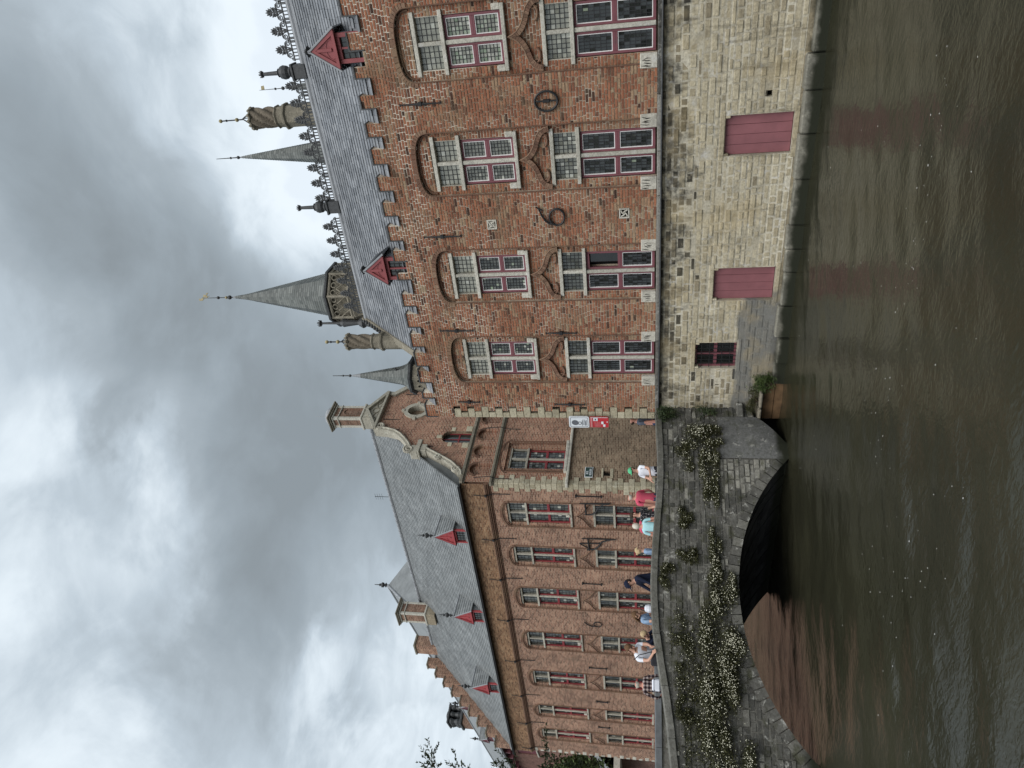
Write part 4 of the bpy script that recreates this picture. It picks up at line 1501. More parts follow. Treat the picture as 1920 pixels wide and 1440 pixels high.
# second spire half hidden by the cresting
C2 = (-5.13, 4.5, 0.0)
t2 = empty('spire_turret', C2, label='plain slated spire with a thin rod beside the twisted chimney, behind the palace cresting', cat='turret')
m = MB()
octa(0.46, 9.0, 12.2, m, (0, 0, 0))
m.build('shaft', [M_greystone], t2)
m = MB()
spire_mesh(m, (0, 0, 0), [(0.52, 12.2), (0.31, 13.37), (0.05, 15.7), (0.02, 15.92)], 44)
m.lathe([(0.075, 15.5), (0.02, 15.95)], 8, (0, 0, 0), 1, 0.5, a0=math.pi / 8)
s2 = m.build('spire', [M_spire, M_lead], t2)
m = MB()
rod_with_balls(m, (0, 0, 0), 15.9, 16.78, [(16.02, 0.05, 0), (16.28, 0.035, 0)])
m.build('rod', [M_darklead], s2)

# small flared spire over the corner
C3 = (-11.22, 1.30, 0.0)
t3 = empty('spire_turret', C3, label='small flared spire on an eight sided stone drum with round eyes, at the palace corner', cat='turret')
m = MB()
octa(0.46, 9.4, 10.02, m, (0, 0, 0))
octa(0.50, 10.02, 10.42, m, (0, 0, 0), 0, 0.6)
for i in range(8):
    q = math.pi / 4 + i * math.pi / 4
    n_ = Vector((math.cos(q), math.sin(q), 0))
    t_ = Vector((-n_.y, n_.x, 0))
    for s in (-0.5, 0.5):
        p = n_ * 0.468 + t_ * s * 0.19
        m.tube([tuple(p + t_ * 0.055 * math.cos(w) + Vector((0, 0, 10.22 + 0.055 * math.sin(w)))) for w in [2 * math.pi * j / 10 for j in range(10)]], 0.016, 4, 0, 0.9, closed=True)
        ey = [tuple(p + t_ * 0.04 * math.cos(w) + n_ * 0.002 + Vector((0, 0, 10.22 + 0.04 * math.sin(w)))) for w in [2 * math.pi * j / 8 for j in range(8)]]
        m.face(ey, 1, 0.5)
    for s in (-0.9, 0, 0.9):
        p = n_ * 0.47 + t_ * s * 0.19
        m.tube([tuple(p + Vector((0, 0, 10.05))), tuple(p + Vector((0, 0, 10.40)))], 0.016, 4, 0, 0.8)
m.build('drum', [M_greystone, M_gap], t3)
m = MB()
m.lathe([(0.52, 10.42), (0.60, 10.46), (0.61, 10.53), (0.50, 10.56)], 8, (0, 0, 0), 0, 0.4, a0=math.pi / 8)
m.build('cornice', [M_darklead], t3)
m = MB()
spire_mesh(m, (0, 0, 0), [(0.56, 10.54), (0.36, 10.72), (0.29, 10.92), (0.05, 12.35), (0.015, 12.55)], 36)
m.lathe([(0.075, 12.25), (0.02, 12.56)], 8, (0, 0, 0), 1, 0.5, a0=math.pi / 8)
s3 = m.build('spire', [M_spire, M_lead], t3)
m = MB()
rod_with_balls(m, (0, 0, 0), 12.5, 13.2, [(12.62, 0.045, 0), (12.85, 0.03, 0)])
m.build('rod', [M_darklead], s3)
m = MB()
m.tube([(0.26, -0.1, 11.0), (0.36, -0.12, 11.03)], 0.03, 5)
m.build('lucarne', [M_darklead], t3)

# far spirelet, just the tip shows over the cresting
t4 = empty('spire_turret', (-4.75, 14.0, 0.0), label='thin far spirelet with pale vane showing between the cresting and the urn pinnacle', cat='turret')
m = MB()
spire_mesh(m, (0, 0, 0), [(0.75, 14.5), (0.16, 17.6), (0.03, 18.6)], 30)
octa(0.8, 9.0, 14.5, m, (0, 0, 0), 0)
s4 = m.build('spire', [M_spire], t4)
m = MB()
rod_with_balls(m, (0, 0, 0), 18.5, 19.85, [(18.75, 0.075, 0), (19.1, 0.05, 0)])
m.face([(0, 0, 19.6), (0.16, 0.1, 19.64), (0.14, 0.09, 19.78), (0, 0, 19.76)], 1)
m.build('rod', [M_darklead, M_gold], s4)


def twisted_chimney(C, rb, z_base0, z_col0, z_col1, z_top, z_tip, label, lob=0.16):
    t = empty('twisted_chimney', C, label=label, cat='chimney', group='twisted stone chimneys on the palace roof')
    m = MB()
    octa(rb * 1.06, z_base0, z_col0 - 0.04, m, (0, 0, 0), 0, 0.6)
    m.build('base', [M_greystone], t)
    m = MB()
    m.lathe([(rb * 1.04, z_col0 - 0.06), (rb * 1.25, z_col0 - 0.01), (rb * 1.25, z_col0 + 0.05), (rb * 1.02, z_col0 + 0.10), (rb * 0.98, z_col1 - 0.05), (rb * 1.12, z_col1), (rb * 0.95, z_col1 + 0.05)], 8, (0, 0, 0), 0, 0.3, a0=math.pi / 8)
    m.build('collar', [M_greystone], t)
    m = MB()
    n = 26
    H = z_top - z_col1
    prof = [(rb * 0.74, z_col1 + H * k / n) for k in range(n + 1)]
    m.lathe(prof, 30, (0, 0, 0), 0, 0.45, lobes=6, lob=0.34, twist=2.6)
    m.build('twisted_shaft', [M_tilestone], t)
    m = MB()
    for k in range(12):
        q = 2 * math.pi * k / 12
        m.lathe([(0.02, -0.02), (0.055, 0.0), (0.05, 0.05), (0.02, 0.09), (0.0, 0.11)], 6, (rb * 0.95 * math.cos(q), rb * 0.95 * math.sin(q), z_top - 0.02), 0, 0.3)
    m.lathe([(rb * 0.85, z_top - 0.08), (rb * 1.06, z_top - 0.04), (rb * 1.02, z_top + 0.02), (rb * 0.8, z_top + 0.02)], 12, (0, 0, 0), 0, 0.3)
    m.build('crown', [M_greystone], t)
    m = MB()
    L = z_tip - z_top
    for k in range(5):
        q = 2 * math.pi * k / 5 + 0.3
        m.tube([(rb * 0.8 * math.cos(q), rb * 0.8 * math.sin(q), z_top), (0.015, 0, z_top + L * 0.32)], 0.012, 5)
    m.tube([(0, 0, z_top + L * 0.30), (0, 0, z_tip)], 0.02, 6)
    for f, r, mi in ((0.48, 0.058, 1), (0.78, 0.034, 0), (0.95, 0.055, 1)):
        z = z_top + L * f
        m.lathe([(r * math.sin(math.pi * k / 8) + 0.002, z - r * math.cos(math.pi * k / 8)) for k in range(9)], 10, (0, 0, 0), mi, 0.5)
    m.build('finial', [M_iron, M_gold], t)
    return t


twisted_chimney((-4.02, 4.5, 0), 0.31, 9.0, 13.98, 14.28, 15.12, 16.28, 'thick twisted stone chimney with gilt ball finial behind the cresting, left of the plain spire')
twisted_chimney((-10.0, 1.32, 0), 0.235, 10.2, 11.25, 11.55, 12.36, 13.12, 'slim twisted stone chimney with ball finial on the left gable of the palace roof', 0.14)

# ------------------------------------------------------------------ gabled house (left)
WA = -R(1.3333)
CW = (-18.370, 4.433, 0.0)
house = empty('gabled_house', CW, WA, label='long brown brick house with scrolled gable, red dormers and cross windows, left', cat='building')
GM = Matrix.Rotation(R(84.728), 4, 'Z')


def hs(mb, name, mats, gable=False, parent=None, smooth=False):
    return mb.build(name, mats, parent or house, M=GM if gable else None, smooth=smooth)


WL = -20.35
WWIN = [(-1.70, 0.55), (-4.21, 0.47), (-6.97, 0.55), (-10.15, 0.53), (-13.28, 0.52), (-16.21, 0.40), (-18.51, 0.40)]
rw = random.Random(21)
holes = []
for c, hw in WWIN:
    holes += [(c - hw - 0.12, c + hw + 0.12, 6.44, 9.08), (c - hw - 0.12, c + hw + 0.12, 3.1, 6.42)]
m = MB()
m2 = MB()
wall_cells(m, WL, 0.0, -1.0, 9.62, 0.0, holes)
for c, hw in WWIN:                    # recessed window bays with their brick jambs
    for z0, z1, zt, zl in ((6.44, 9.08, 8.27, 9.0), (3.1, 6.42, 4.70, 5.55)):
        h = (c - hw - 0.12, c + hw + 0.12, z0, z1)
        reveals(m, h, 0.0, 0.07)
        inner = (c - hw, c + hw, (6.48 if z0 > 5 else 3.15), zl)
        wall_cells(m, h[0], h[1], z0, z1, 0.07, [inner])
        reveals(m, inner, 0.07, 0.2)
m.face([(WL, 0, 0.3), (WL, 8.4, 0.3), (WL, 8.4, 10.8), (WL, 0, 10.8)])
m.face([(WL, 8.4, 0.3), (0.9, 8.4, 0.3), (0.9, 8.4, 10.8), (WL, 8.4, 10.8)])
hs(m, 'wall', [M_wing])
for c, hw in WWIN:
    for sx in (-1, 1):
        for k, o in enumerate((0.135, 0.185)):
            jm = MB()
            X = c + sx * (hw + o)
            jm.tube([(X, -0.012, 2.4), (X, -0.012, 9.03)], 0.014, 5, 0, 0.35 + 0.3 * k)
            hs(jm, 'jamb_roll', [M_archbrick])
m = MB()
wall_cells(m, WL, 0.02, 9.84, 10.78, -0.11, [])
m.face([(WL, -0.11, 9.84), (WL, 0.3, 9.84), (WL, 0.3, 10.78), (WL, -0.11, 10.78)])
hs(m, 'frieze', [M_frieze])
m = MB()
for z0, z1, y in ((9.62, 9.68, -0.03), (9.68, 9.75, -0.08), (9.75, 9.80, -0.13), (9.80, 9.85, -0.16)):
    m.box(WL - 0.02, -0.01, y, 0.2, z0, z1, 0, 0.2 + 0.5 * (z1 - 9.6) / 0.25)
hs(m, 'cornice', [M_archbrick])
m = MB()
m.box(WL - 0.1, 0.05, -0.36, -0.12, 10.775, 10.80, 0)
prof = [(-0.24 + 0.10 * math.cos(q), 10.87 + 0.10 * math.sin(q)) for q in [math.pi + math.pi * k / 8 for k in range(9)]]
for (ya, za), (yb, zb) in zip(prof[:-1], prof[1:]):
    m.face([(WL - 0.1, ya, za), (0.05, ya, za), (0.05, yb, zb), (WL - 0.1, yb, zb)])
x = -0.3
while x > WL:
    m.box(x - 0.015, x + 0.015, -0.35, -0.12, 10.765, 10.79, 0)
    x -= 0.6
hs(m, 'gutter', [M_iron])
# a down pipe beside the corner
for c, hw in WWIN:
    m = MB()
    N = 12
    for k, (ro, ri, y) in enumerate(((0.34, 0.26, -0.035), (0.25, 0.17, -0.012), (0.16, 0.09, 0.02))):
        W = hw + 0.17
        out = [(c + (W + 0.03 - 0.05 * k) * math.cos(q), 8.98 + (ro + 0.06) * math.sin(q)) for q in [math.pi * j / N for j in range(N + 1)]]
        inn = [(c + (W - 0.03 - 0.05 * k) * math.cos(q), 8.98 + (ri + 0.04) * math.sin(q)) for q in [math.pi * j / N for j in range(N + 1)]]
        m.strip(out, inn, y, 0.08, 0, 0.25 if k == 1 else 0.55, 0.02, 0.2)
    hs(m, 'window_arch', [M_archbrick])
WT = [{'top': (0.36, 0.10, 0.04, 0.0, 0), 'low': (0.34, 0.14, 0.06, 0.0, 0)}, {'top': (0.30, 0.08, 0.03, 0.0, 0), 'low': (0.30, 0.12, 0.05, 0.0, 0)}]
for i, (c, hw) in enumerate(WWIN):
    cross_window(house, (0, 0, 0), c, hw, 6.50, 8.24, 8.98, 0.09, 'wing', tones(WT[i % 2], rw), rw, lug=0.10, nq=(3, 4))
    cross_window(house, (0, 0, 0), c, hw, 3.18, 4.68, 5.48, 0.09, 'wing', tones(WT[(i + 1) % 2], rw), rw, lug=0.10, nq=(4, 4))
    o = MB()
    half = [(0.62, 5.68), (0.55, 5.75), (0.40, 5.84), (0.22, 5.95), (0.08, 6.08), (0.0, 6.22)]
    k_ = hw / 0.55
    pts = [(c - u * k_, -0.01, z) for u, z in half] + [(c + u * k_, -0.01, z) for u, z in reversed(half[:-1])]
    o.tube(pts, 0.022, 5, 0, 0.0)
    o.tube([(x, 0.0, z + 0.035) for x, y, z in pts], 0.02, 5, 0, 0.6)
    hs(o, 'ogee_moulding', [M_archbrick])
    lo = MB()                         # little white stone under the mullion
    lo.box(c - 0.05, c + 0.05, -0.05, 0.02, 6.50, 6.66, 0, 0.9, 0.01)
    hs(lo, 'sill_lug', [M_white])
# long anchors over the cornice
for s in (-0.55, -3.12, -5.67, -8.55, -11.75, -14.75, -17.35, -19.9):
    a = MB()
    a.tube([(s - 0.02, -0.03, 8.85), (s, -0.06, 9.55), (s, -0.20, 9.82), (s + 0.01, -0.16, 10.33)], 0.018, 5)
    a.box(s - 0.05, s + 0.05, -0.22, -0.10, 9.78, 9.86)
    hs(a, 'wall_anchor', [M_iron])
for s, z0, z1 in ((-0.55, 5.2, 6.2), (-5.78, 5.38, 6.2), (-12.0, 5.38, 6.2), (-14.9, 5.4, 5.95), (-17.3, 5.4, 5.95)):
    a = MB()
    a.tube([(s, -0.05, z0), (s, -0.05, z1)], 0.024, 5)
    for z in (z0, z1):
        a.box(s - 0.055, s + 0.055, -0.08, -0.02, z - 0.03, z + 0.03)
    hs(a, 'wall_anchor', [M_iron])
a = MB()                              # the old numerals in iron: 1 (7) 4 ... 9
a.tube([(-0.95, -0.05, 6.08), (-0.93, -0.05, 5.4), (-0.90, -0.05, 4.85)], [0.02, 0.035, 0.02], 6)
a.tube([(-0.95, -0.06, 5.85), (-1.54, -0.06, 5.84)], 0.034, 6)
a.tube([(-1.55, -0.06, 5.92), (-1.53, -0.06, 5.62), (-1.40, -0.06, 5.45), (-1.12, -0.06, 5.32), (-0.96, -0.05, 5.14), (-0.93, -0.05, 4.9)], [0.02, 0.04, 0.036, 0.034, 0.03, 0.02], 6)
hs(a, 'iron_numeral', [M_iron])
a = MB()
a.tube([(-2.95, -0.05, 6.1), (-2.93, -0.05, 5.4), (-2.93, -0.05, 4.76)], [0.02, 0.035, 0.02], 6)
a.tube([(-2.93, -0.06, 5.84), (-3.63, -0.06, 5.80)], 0.034, 6)
a.tube([(-3.60, -0.06, 5.90), (-3.55, -0.06, 5.59), (-3.35, -0.06, 5.40), (-3.10, -0.06, 5.28), (-2.98, -0.05, 5.0), (-2.93, -0.05, 4.7)], [0.03, 0.036, 0.036, 0.034, 0.03, 0.02], 6)
a.tube([(-3.24, -0.06, 6.19), (-3.50, -0.06, 5.84)], 0.026, 5)
a.tube([(-3.22, -0.06, 6.19), (-3.18, -0.06, 5.32)], 0.026, 5)
hs(a, 'iron_numeral', [M_iron])
a = MB()
a.tube([(-8.58 + 0.17 * math.cos(t), -0.05, 5.66 + 0.18 * math.sin(t)) for t in [2 * math.pi * k / 20 for k in range(20)]], 0.022, 5, closed=True)
a.tube([(-8.72, -0.05, 5.76), (-8.74, -0.05, 5.92), (-8.66, -0.05, 6.08), (-8.48, -0.05, 6.26)], 0.024, 5)
hs(a, 'iron_numeral', [M_iron])

# slated roof
YE, ZE, YR, ZR = -0.22, 10.86, 4.2, 16.12
slw = math.hypot(YR - YE, ZR - ZE)
wy, wz = (YR - YE) / slw, (ZR - ZE) / slw
SV = -18.75
m = MB()
m.face([(WL - 0.05, YE, ZE), (0.0, YE, ZE), (0.0, YR, ZR), (SV, YR, ZR)])
m.face([(SV, YR, ZR), (0.0, YR, ZR), (0.0, 8.6, ZE), (WL, 8.6, ZE)])
m.face([(WL - 0.05, YE, ZE), (SV, YR, ZR), (WL, 8.6, ZE)])
wr = hs(m, 'roof', [M_slate2])
mass = MB()
ROWW = 0.165
d, r = 0.0, 0
while d < slw:
    xl = WL + (SV - WL) * d / slw + 0.2
    xr = 0.78 * d / slw * 0 - 0.02
    x = xl - rw.uniform(0, 0.2)
    while x < xr:
        w = 0.30 + rw.uniform(-0.02, 0.02)
        a, b = max(x, xl), min(x + w, xr)
        if b - a > 0.04:
            d1 = min(d + ROWW * 1.1, slw)
            def P(xx, dd, o):
                return (xx, YE + wy * dd - wz * o, ZE + wz * dd + wy * o)
            o0, o1 = 0.026 + rw.uniform(-0.003, 0.004), 0.010
            mass.poly([P(a + 0.004, d, o0), P(b - 0.004, d, o0), P(b - 0.004, d1, o1), P(a + 0.004, d1, o1), P(a + 0.004, d, o0 - 0.02), P(b - 0.004, d, o0 - 0.02)], [(0, 1, 2, 3), (4, 5, 1, 0)], 0, rw.random())
        x += w
    d += ROWW
    r += 1
q = mass.build('slating', [M_slate2], wr)
q['kind'] = 'stuff'
x = -0.1
while x > SV:
    m = MB()
    m.tube([(x, YR, ZR + 0.05), (x - 0.36, YR, ZR + 0.05)], [0.10, 0.085], 8, 0, rw.random())
    m.build('ridge_tile', [M_lead], wr)
    x -= 0.37
for c in (-3.03, -8.44, -14.30):
    dormer(house, (0, 0, 0), c, -0.15, 10.84, 11.50, 12.36, 0.38, 1.15, (M_wdormer, M_slate2), fin=0.85, wide=0.45, slim=True)
m = MB()                              # aerial on the ridge
m.tube([(-5.2, YR + 0.1, ZR), (-5.2, YR + 0.1, ZR + 0.95)], 0.014, 5)
for k in range(4):
    m.tube([(-5.4, YR + 0.1, ZR + 0.55 + 0.12 * k), (-5.0, YR + 0.1, ZR + 0.55 + 0.12 * k)], 0.007, 4)
m.build('aerial', [M_iron], wr)


def brick_chimney(parent, cx, cy, w, d, z0, z1, zb, name='chimney', M=None, domed=False, foot=None):
    """panelled chimney stack: stone corners, brick panels, moulded bands and cap"""
    b = MB()
    b.box(cx - w / 2 - 0.04, cx + w / 2 + 0.04, cy - d / 2 - 0.04, cy + d / 2 + 0.04, z0, zb, 0, 0.5, 0.01)
    ch = b.build(name, [foot or M_chimbase], parent, M=M)
    p = MB()
    p.box(cx - w / 2 + 0.03, cx + w / 2 - 0.03, cy - d / 2 + 0.03, cy + d / 2 - 0.03, zb, z1, 0)
    p.build('brick_panel', [M_chimney], ch, M=M)
    s = MB()
    t = 0.13
    for sx in (-1, 1):
        for sy in (-1, 1):
            x0, x1 = sorted((cx + sx * w / 2, cx + sx * (w / 2 - t)))
            y0, y1 = sorted((cy + sy * d / 2, cy + sy * (d / 2 - t)))
            s.box(x0, x1, y0, y1, zb + 0.1, z1 - 0.05, 0, 0.6, 0.012)
    for z, o, h in ((zb, 0.08, 0.10), (z1 - 0.36, 0.03, 0.06), (z1 - 0.10, 0.04, 0.08)):
        s.box(cx - w / 2 - o, cx + w / 2 + o, cy - d / 2 - o, cy + d / 2 + o, z, z + h, 0, 0.5, 0.02)
    s.build('stone_trim', [M_frame], ch, M=M)
    c = MB()
    c.box(cx - w / 2 - 0.11, cx + w / 2 + 0.11, cy - d / 2 - 0.11, cy + d / 2 + 0.11, z1 - 0.02, z1 + 0.05, 0, 0.4, 0.015)
    c.box(cx - w / 2 - 0.16, cx + w / 2 + 0.16, cy - d / 2 - 0.16, cy + d / 2 + 0.16, z1 + 0.05, z1 + 0.13, 0, 0.4, 0.02)
    if domed:
        c.lathe([(w * 0.52, z1 + 0.13), (w * 0.50, z1 + 0.25), (w * 0.40, z1 + 0.36), (w * 0.2, z1 + 0.42), (0.0, z1 + 0.44)], 12, (cx, cy, 0), 1, 0.5)
        c.tube([(cx, cy, z1 + 0.4), (cx, cy, z1 + 1.0)], 0.008, 4, 1)
    c.build('cap', [M_greystone, M_lead], ch, M=M)
    return ch


brick_chimney(house, -13.40, 3.5, 0.80, 0.80, 15.0, 17.10, 15.5)
m = MB()
m.box(-18.1, -17.3, 4.0, 4.7, 15.6, 17.2, 0)
qq = hs(m, 'chimney', [M_wing])
m = MB()
m.box(-18.16, -17.24, 3.94, 4.76, 17.2, 17.32, 0, 0.4, 0.02)
m.build('cap', [M_greystone], qq)

# crow-stepped left gable
steps = 9
for k in range(steps):
    m = MB()
    f0, f1 = k / steps, (k + 1) / steps
    ya, yb = YE + 0.12 + (YR - YE - 0.3) * f0, YE + 0.12 + (YR - YE - 0.3) * f1
    sx = WL + 0.18 + (SV - WL) * (f0 + f1) / 2
    zt = ZE + (ZR - ZE) * f1 + 0.42
    m.box(sx - 0.24, sx + 0.20, ya, yb + 0.002, ZE - 0.2 + (ZR - ZE) * f0, zt, 0, rw.random())
    hs(m, 'gable_step', [M_wing])
    m = MB()
    m.box(sx - 0.27, sx + 0.23, ya - 0.05, yb + 0.02, zt, zt + 0.06, 0, rw.random())
    hs(m, 'step_cap', [M_greystone])
k, z = 0, 3.0
while z < 9.5:
    m = MB()
    m.box(WL - 0.02, WL + (0.28 if k % 2 else 0.12), -0.014, 0.05, z, z + 0.2, 0, rw.random(), 0.01)
    hs(m, 'white_quoin', [M_white])
    z += 0.34
    k += 1

# ------------------------------------------------------------------ its gable over the street
GT = 8.30                             # width of the gable wall
m = MB()
wall_cells(m, 0.0, GT, 6.55, 9.52, 0.0, [(0.66, 2.30, 6.62, 9.14)])
wh = (0.90, 2.06, 6.70, 9.02)
reveals(m, (0.66, 2.30, 6.62, 9.14), 0.0, 0.09)
wall_cells(m, 0.66, 2.30, 6.62, 9.14, 0.09, [wh])
reveals(m, wh, 0.09, 0.25)
# upper gable outline
left = [(0.30, 10.80), (0.52, 10.86), (0.72, 11.05), (0.98, 11.30), (1.20, 11.62), (1.42, 12.0), (1.62, 12.35), (1.78, 12.62), (1.80, 13.0), (1.86, 13.38), (2.10, 13.52), (2.40, 13.78), (2.66, 14.05), (2.86, 14.36), (2.98, 14.75), (3.02, 15.1), (3.05, 15.36)]
right = [(GT - 0.30, 10.80), (GT - 0.5, 11.0), (6.9, 12.2), (6.45, 13.0), (6.18, 13.60), (5.98, 14.20), (5.55, 14.65), (5.22, 15.0), (5.25, 15.36)]
OV = (4.18, 13.70, 0.32, 0.42)        # oval opening
OW = (2.22, 2.92, 10.86, 11.80)       # small arched window
# triangulate by rows so that the openings stay open
def edge(pts, z):
    for (a, za), (b, zb) in zip(pts[:-1], pts[1:]):
        if za <= z <= zb and zb > za:
            return a + (b - a) * (z - za) / (zb - za)
    return pts[-1][0]
rows = sorted(set([round(10.80 + 0.06 * k, 3) for k in range(77)]))
for za, zb in zip(rows[:-1], rows[1:]):
    zm = (za + zb) / 2
    hol = []
    e = 1 - ((zm - OV[1]) / OV[3]) ** 2
    if e > 0:
        hol.append((OV[0] - OV[2] * math.sqrt(e), OV[0] + OV[2] * math.sqrt(e)))
    if OW[2] < zm < OW[3]:
        hol.append((OW[0], OW[1]))
    elif OW[3] <= zm < OW[3] + 0.36:
        w = 0.35 * math.sqrt(max(0, 1 - ((zm - OW[3]) / 0.36) ** 2))
        hol.append(((OW[0] + OW[1]) / 2 - w, (OW[0] + OW[1]) / 2 + w))
    for a, b in subtract(edge(left, zm), edge(right, zm), hol):
        m.face([(a, 0, za), (b, 0, za), (b, 0, zb), (a, 0, zb)])
hs(m, 'gable_wall', [M_gable], True)
m = MB()                              # slate hung strip between the scrolls and the roof
ro_ = [(-0.12, 10.98), (4.2, 16.16)]
for (xa, za), (xb, zb) in zip(left[:-1], left[1:]):
    f0, f1 = (za - 10.98) / 5.18, (zb - 10.98) / 5.18
    ra, rb_ = -0.12 + 4.32 * f0, -0.12 + 4.32 * f1
    if ra < xa:
        m.face([(ra, 0.30, za), (xa, 0.30, za), (xb, 0.30, zb), (rb_, 0.30, zb)], 0, rw.random())
hs(m, 'slate_hanging', [M_slate2], True)
m = MB()
wall_cells(m, 0.0, GT, 0.3, 6.47, 0.015, [(0.53, 0.80, 4.86, 5.13)])
reveals(m, (0.53, 0.80, 4.86, 5.13), 0.015, 0.3)
hs(m, 'street_wall', [M_gable_low], True)
m = MB()
m.box(0.42, 0.92, -0.012, 0.2, 5.13, 5.20, 0, 0.9, 0.008)
m.box(0.42, 0.90, -0.012, 0.2, 4.74, 4.86, 0, 0.6, 0.008)
m.box(0.54, 0.79, 0.2, 0.25, 4.86, 5.13, 1)
m.box(0.60, 0.66, 0.02, 0.06, 4.88, 5.12, 1)
hs(m, 'wall_slot', [M_quoin, M_gap], True)
# frieze of blind arches
BA = [0.70, 1.72, 2.72, 3.72, 4.72, 5.72, 6.72, 7.6]
m = MB()
zf0, zf1 = 9.62, 10.70
for za, zb in [(zf0 + 0.03 * k, zf0 + 0.03 * (k + 1)) for k in range(36)]:
    zm = (za + zb) / 2
    hol = []
    for c in BA:
        if 9.72 < zm < 10.28:
            hol.append((c - 0.30, c + 0.30))
        elif 10.28 <= zm < 10.58:
            w = 0.30 * math.sqrt(max(0, 1 - ((zm - 10.28) / 0.30) ** 2))
            hol.append((c - w, c + w))
    for a, b in subtract(0.0, GT, hol):
        m.face([(a, -0.03, za), (b, -0.03, za), (b, -0.03, zb), (a, -0.03, zb)])
for c in BA:
    arch = [(c - 0.30, 9.72)] + [(c - 0.30 * math.cos(math.pi * k / 10), 10.28 + 0.30 * math.sin(math.pi * k / 10)) for k in range(11)] + [(c + 0.30, 9.72)]
    for (a, za), (b, zb) in zip(arch[:-1], arch[1:]):
        m.face([(a, -0.03, za), (b, -0.03, zb), (b, 0.12, zb), (a, 0.12, za)])
    m.face([(c - 0.30, -0.03, 9.72), (c + 0.30, -0.03, 9.72), (c + 0.30, 0.12, 9.72), (c - 0.30, 0.12, 9.72)])
m.face([(0, 0.12, zf0), (GT, 0.12, zf0), (GT, 0.12, zf1), (0, 0.12, zf1)])
hs(m, 'blind_arcade', [M_gable], True)
for c in BA:
    m = MB()
    out = [(c + 0.40 * math.cos(math.pi * k / 10), 10.26 + 0.40 * math.sin(math.pi * k / 10)) for k in range(11)]
    inn = [(c + 0.30 * math.cos(math.pi * k / 10), 10.26 + 0.30 * math.sin(math.pi * k / 10)) for k in range(11)]
    m.strip(out, inn, -0.045, 0.1, 0, 0.4, 0.03, 0.25)
    hs(m, 'arcade_arch', [M_archbrick], True)
for z, h, o in ((9.50, 0.12, 0.10), (10.70, 0.13, 0.12)):
    m = MB()
    m.box(-0.10, GT, -o, 0.1, z, z + h, 0, 0.3, 0.02)
    m.box(-0.06, GT, -o * 0.5, 0.1, z - 0.05, z, 0, 0.5, 0.01)
    hs(m, 'string_course', [M_greystone], True)
m = MB()
m.box(-0.08, GT, -0.12, 0.1, 6.47, 6.58, 0, 0.7, 0.02)
m.box(0.60, 2.34, -0.13, 0.1, 6.58, 6.70, 0, 0.7, 0.015)
hs(m, 'sill_course', [M_frame], True)
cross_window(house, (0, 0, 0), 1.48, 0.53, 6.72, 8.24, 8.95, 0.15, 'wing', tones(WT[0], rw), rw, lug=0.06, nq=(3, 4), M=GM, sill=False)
m = MB()
for k, (o, y) in enumerate(((0.0, -0.02), (0.10, 0.02), (0.2, 0.06))):
    W = 0.95 - o * 0.6
    out = [(1.48 + W * math.cos(q), 9.02 + (0.44 - o) * math.sin(q)) for q in [math.pi * j / 12 for j in range(13)]]
    inn = [(1.48 + (W - 0.06) * math.cos(q), 9.02 + (0.35 - o) * math.sin(q)) for q in [math.pi * j / 12 for j in range(13)]]
    m.strip(out, inn, y, 0.15, 0, 0.3 + 0.15 * k, 0.02, 0.2)
for X in (0.62, 0.72, 2.24, 2.34):
    m.tube([(X, -0.01, 6.72), (X, -0.01, 9.05)], 0.028, 6, 0, 0.4)
hs(m, 'window_arch', [M_archbrick], True)
# corner quoins (both faces)
z, k = 2.4, 0
while z < 9.45:
    h = 0.215
    q = MB()
    L1, L2 = ((0.42, 0.24) if k % 2 else (0.22, 0.40))
    q.box(-0.022, L1 + rw.uniform(-0.05, 0.05), -0.02, 0.04, z + 0.004, z + h - 0.004, 0, rw.random(), 0.014)
    n0 = len(q.v)
    qo = hs(q, 'quoin', [M_quoin], True)
    q = MB()
    q.box(-L2 + rw.uniform(-0.05, 0.05), 0.0, -0.022, 0.03, z + 0.005, z + h - 0.005, 0, rw.random(), 0.014)
    hs(q, 'quoin', [M_quoin])
    z += h
    k += 1
# scrolled stone coping
m = MB()
def coping(pts, wd, y0=-0.10, y1=0.36):
    out = []
    for i, p in enumerate(pts):
        a, b = pts[max(i - 1, 0)], pts[min(i + 1, len(pts) - 1)]
        t = Vector((b[0] - a[0], b[1] - a[1])).normalized()
        out.append((p[0] - t.y * wd, p[1] + t.x * wd))
    return out
seg1 = left[:8]
seg2 = left[9:]
for seg in (seg1, seg2):
    m = MB()
    m.strip(coping(seg, 0.15), coping(seg, -0.04), -0.11, 0.34, 0, 0.6)
    m.tube([(x, -0.12, z) for x, z in coping(seg, 0.02)], 0.04, 6, 0, 0.8)
    hs(m, 'scrolled_coping', [M_scroll], True)
m = MB()
rr_ = [p for p in right if p[1] >= 10.8]
m.strip(coping(rr_, 0.03), coping(rr_, -0.20), -0.11, 0.34, 0, 0.75)
hs(m, 'raking_coping', [M_scroll], True)
for cx, cz, r0, ph in ((1.70, 13.42, 0.24, 0.0), (3.10, 15.12, 0.20, 2.5), (0.62, 11.10, 0.17, 1.0), (1.30, 12.02, 0.15, 2.0)):
    pts = []
    m = MB()
    for k in range(20):
        f = k / 19
        q = ph + f * 3.2 * math.pi
        pts.append((cx + r0 * (1 - 0.75 * f) * math.cos(q), -0.10, cz + r0 * (1 - 0.75 * f) * math.sin(q)))
    m.tube(pts, 0.06, 6, 0, 0.8)
    hs(m, 'volute', [M_scroll], True)
m = MB()
m.box(1.58, 2.0, -0.14, 0.34, 12.62, 12.90, 0, 0.7, 0.03)
m.box(1.48, 2.0, -0.18, 0.36, 12.90, 13.0, 0, 0.5, 0.02)
m.box(1.70, 2.35, -0.06, 0.2, 12.95, 13.15, 0, 0.8, 0.02)
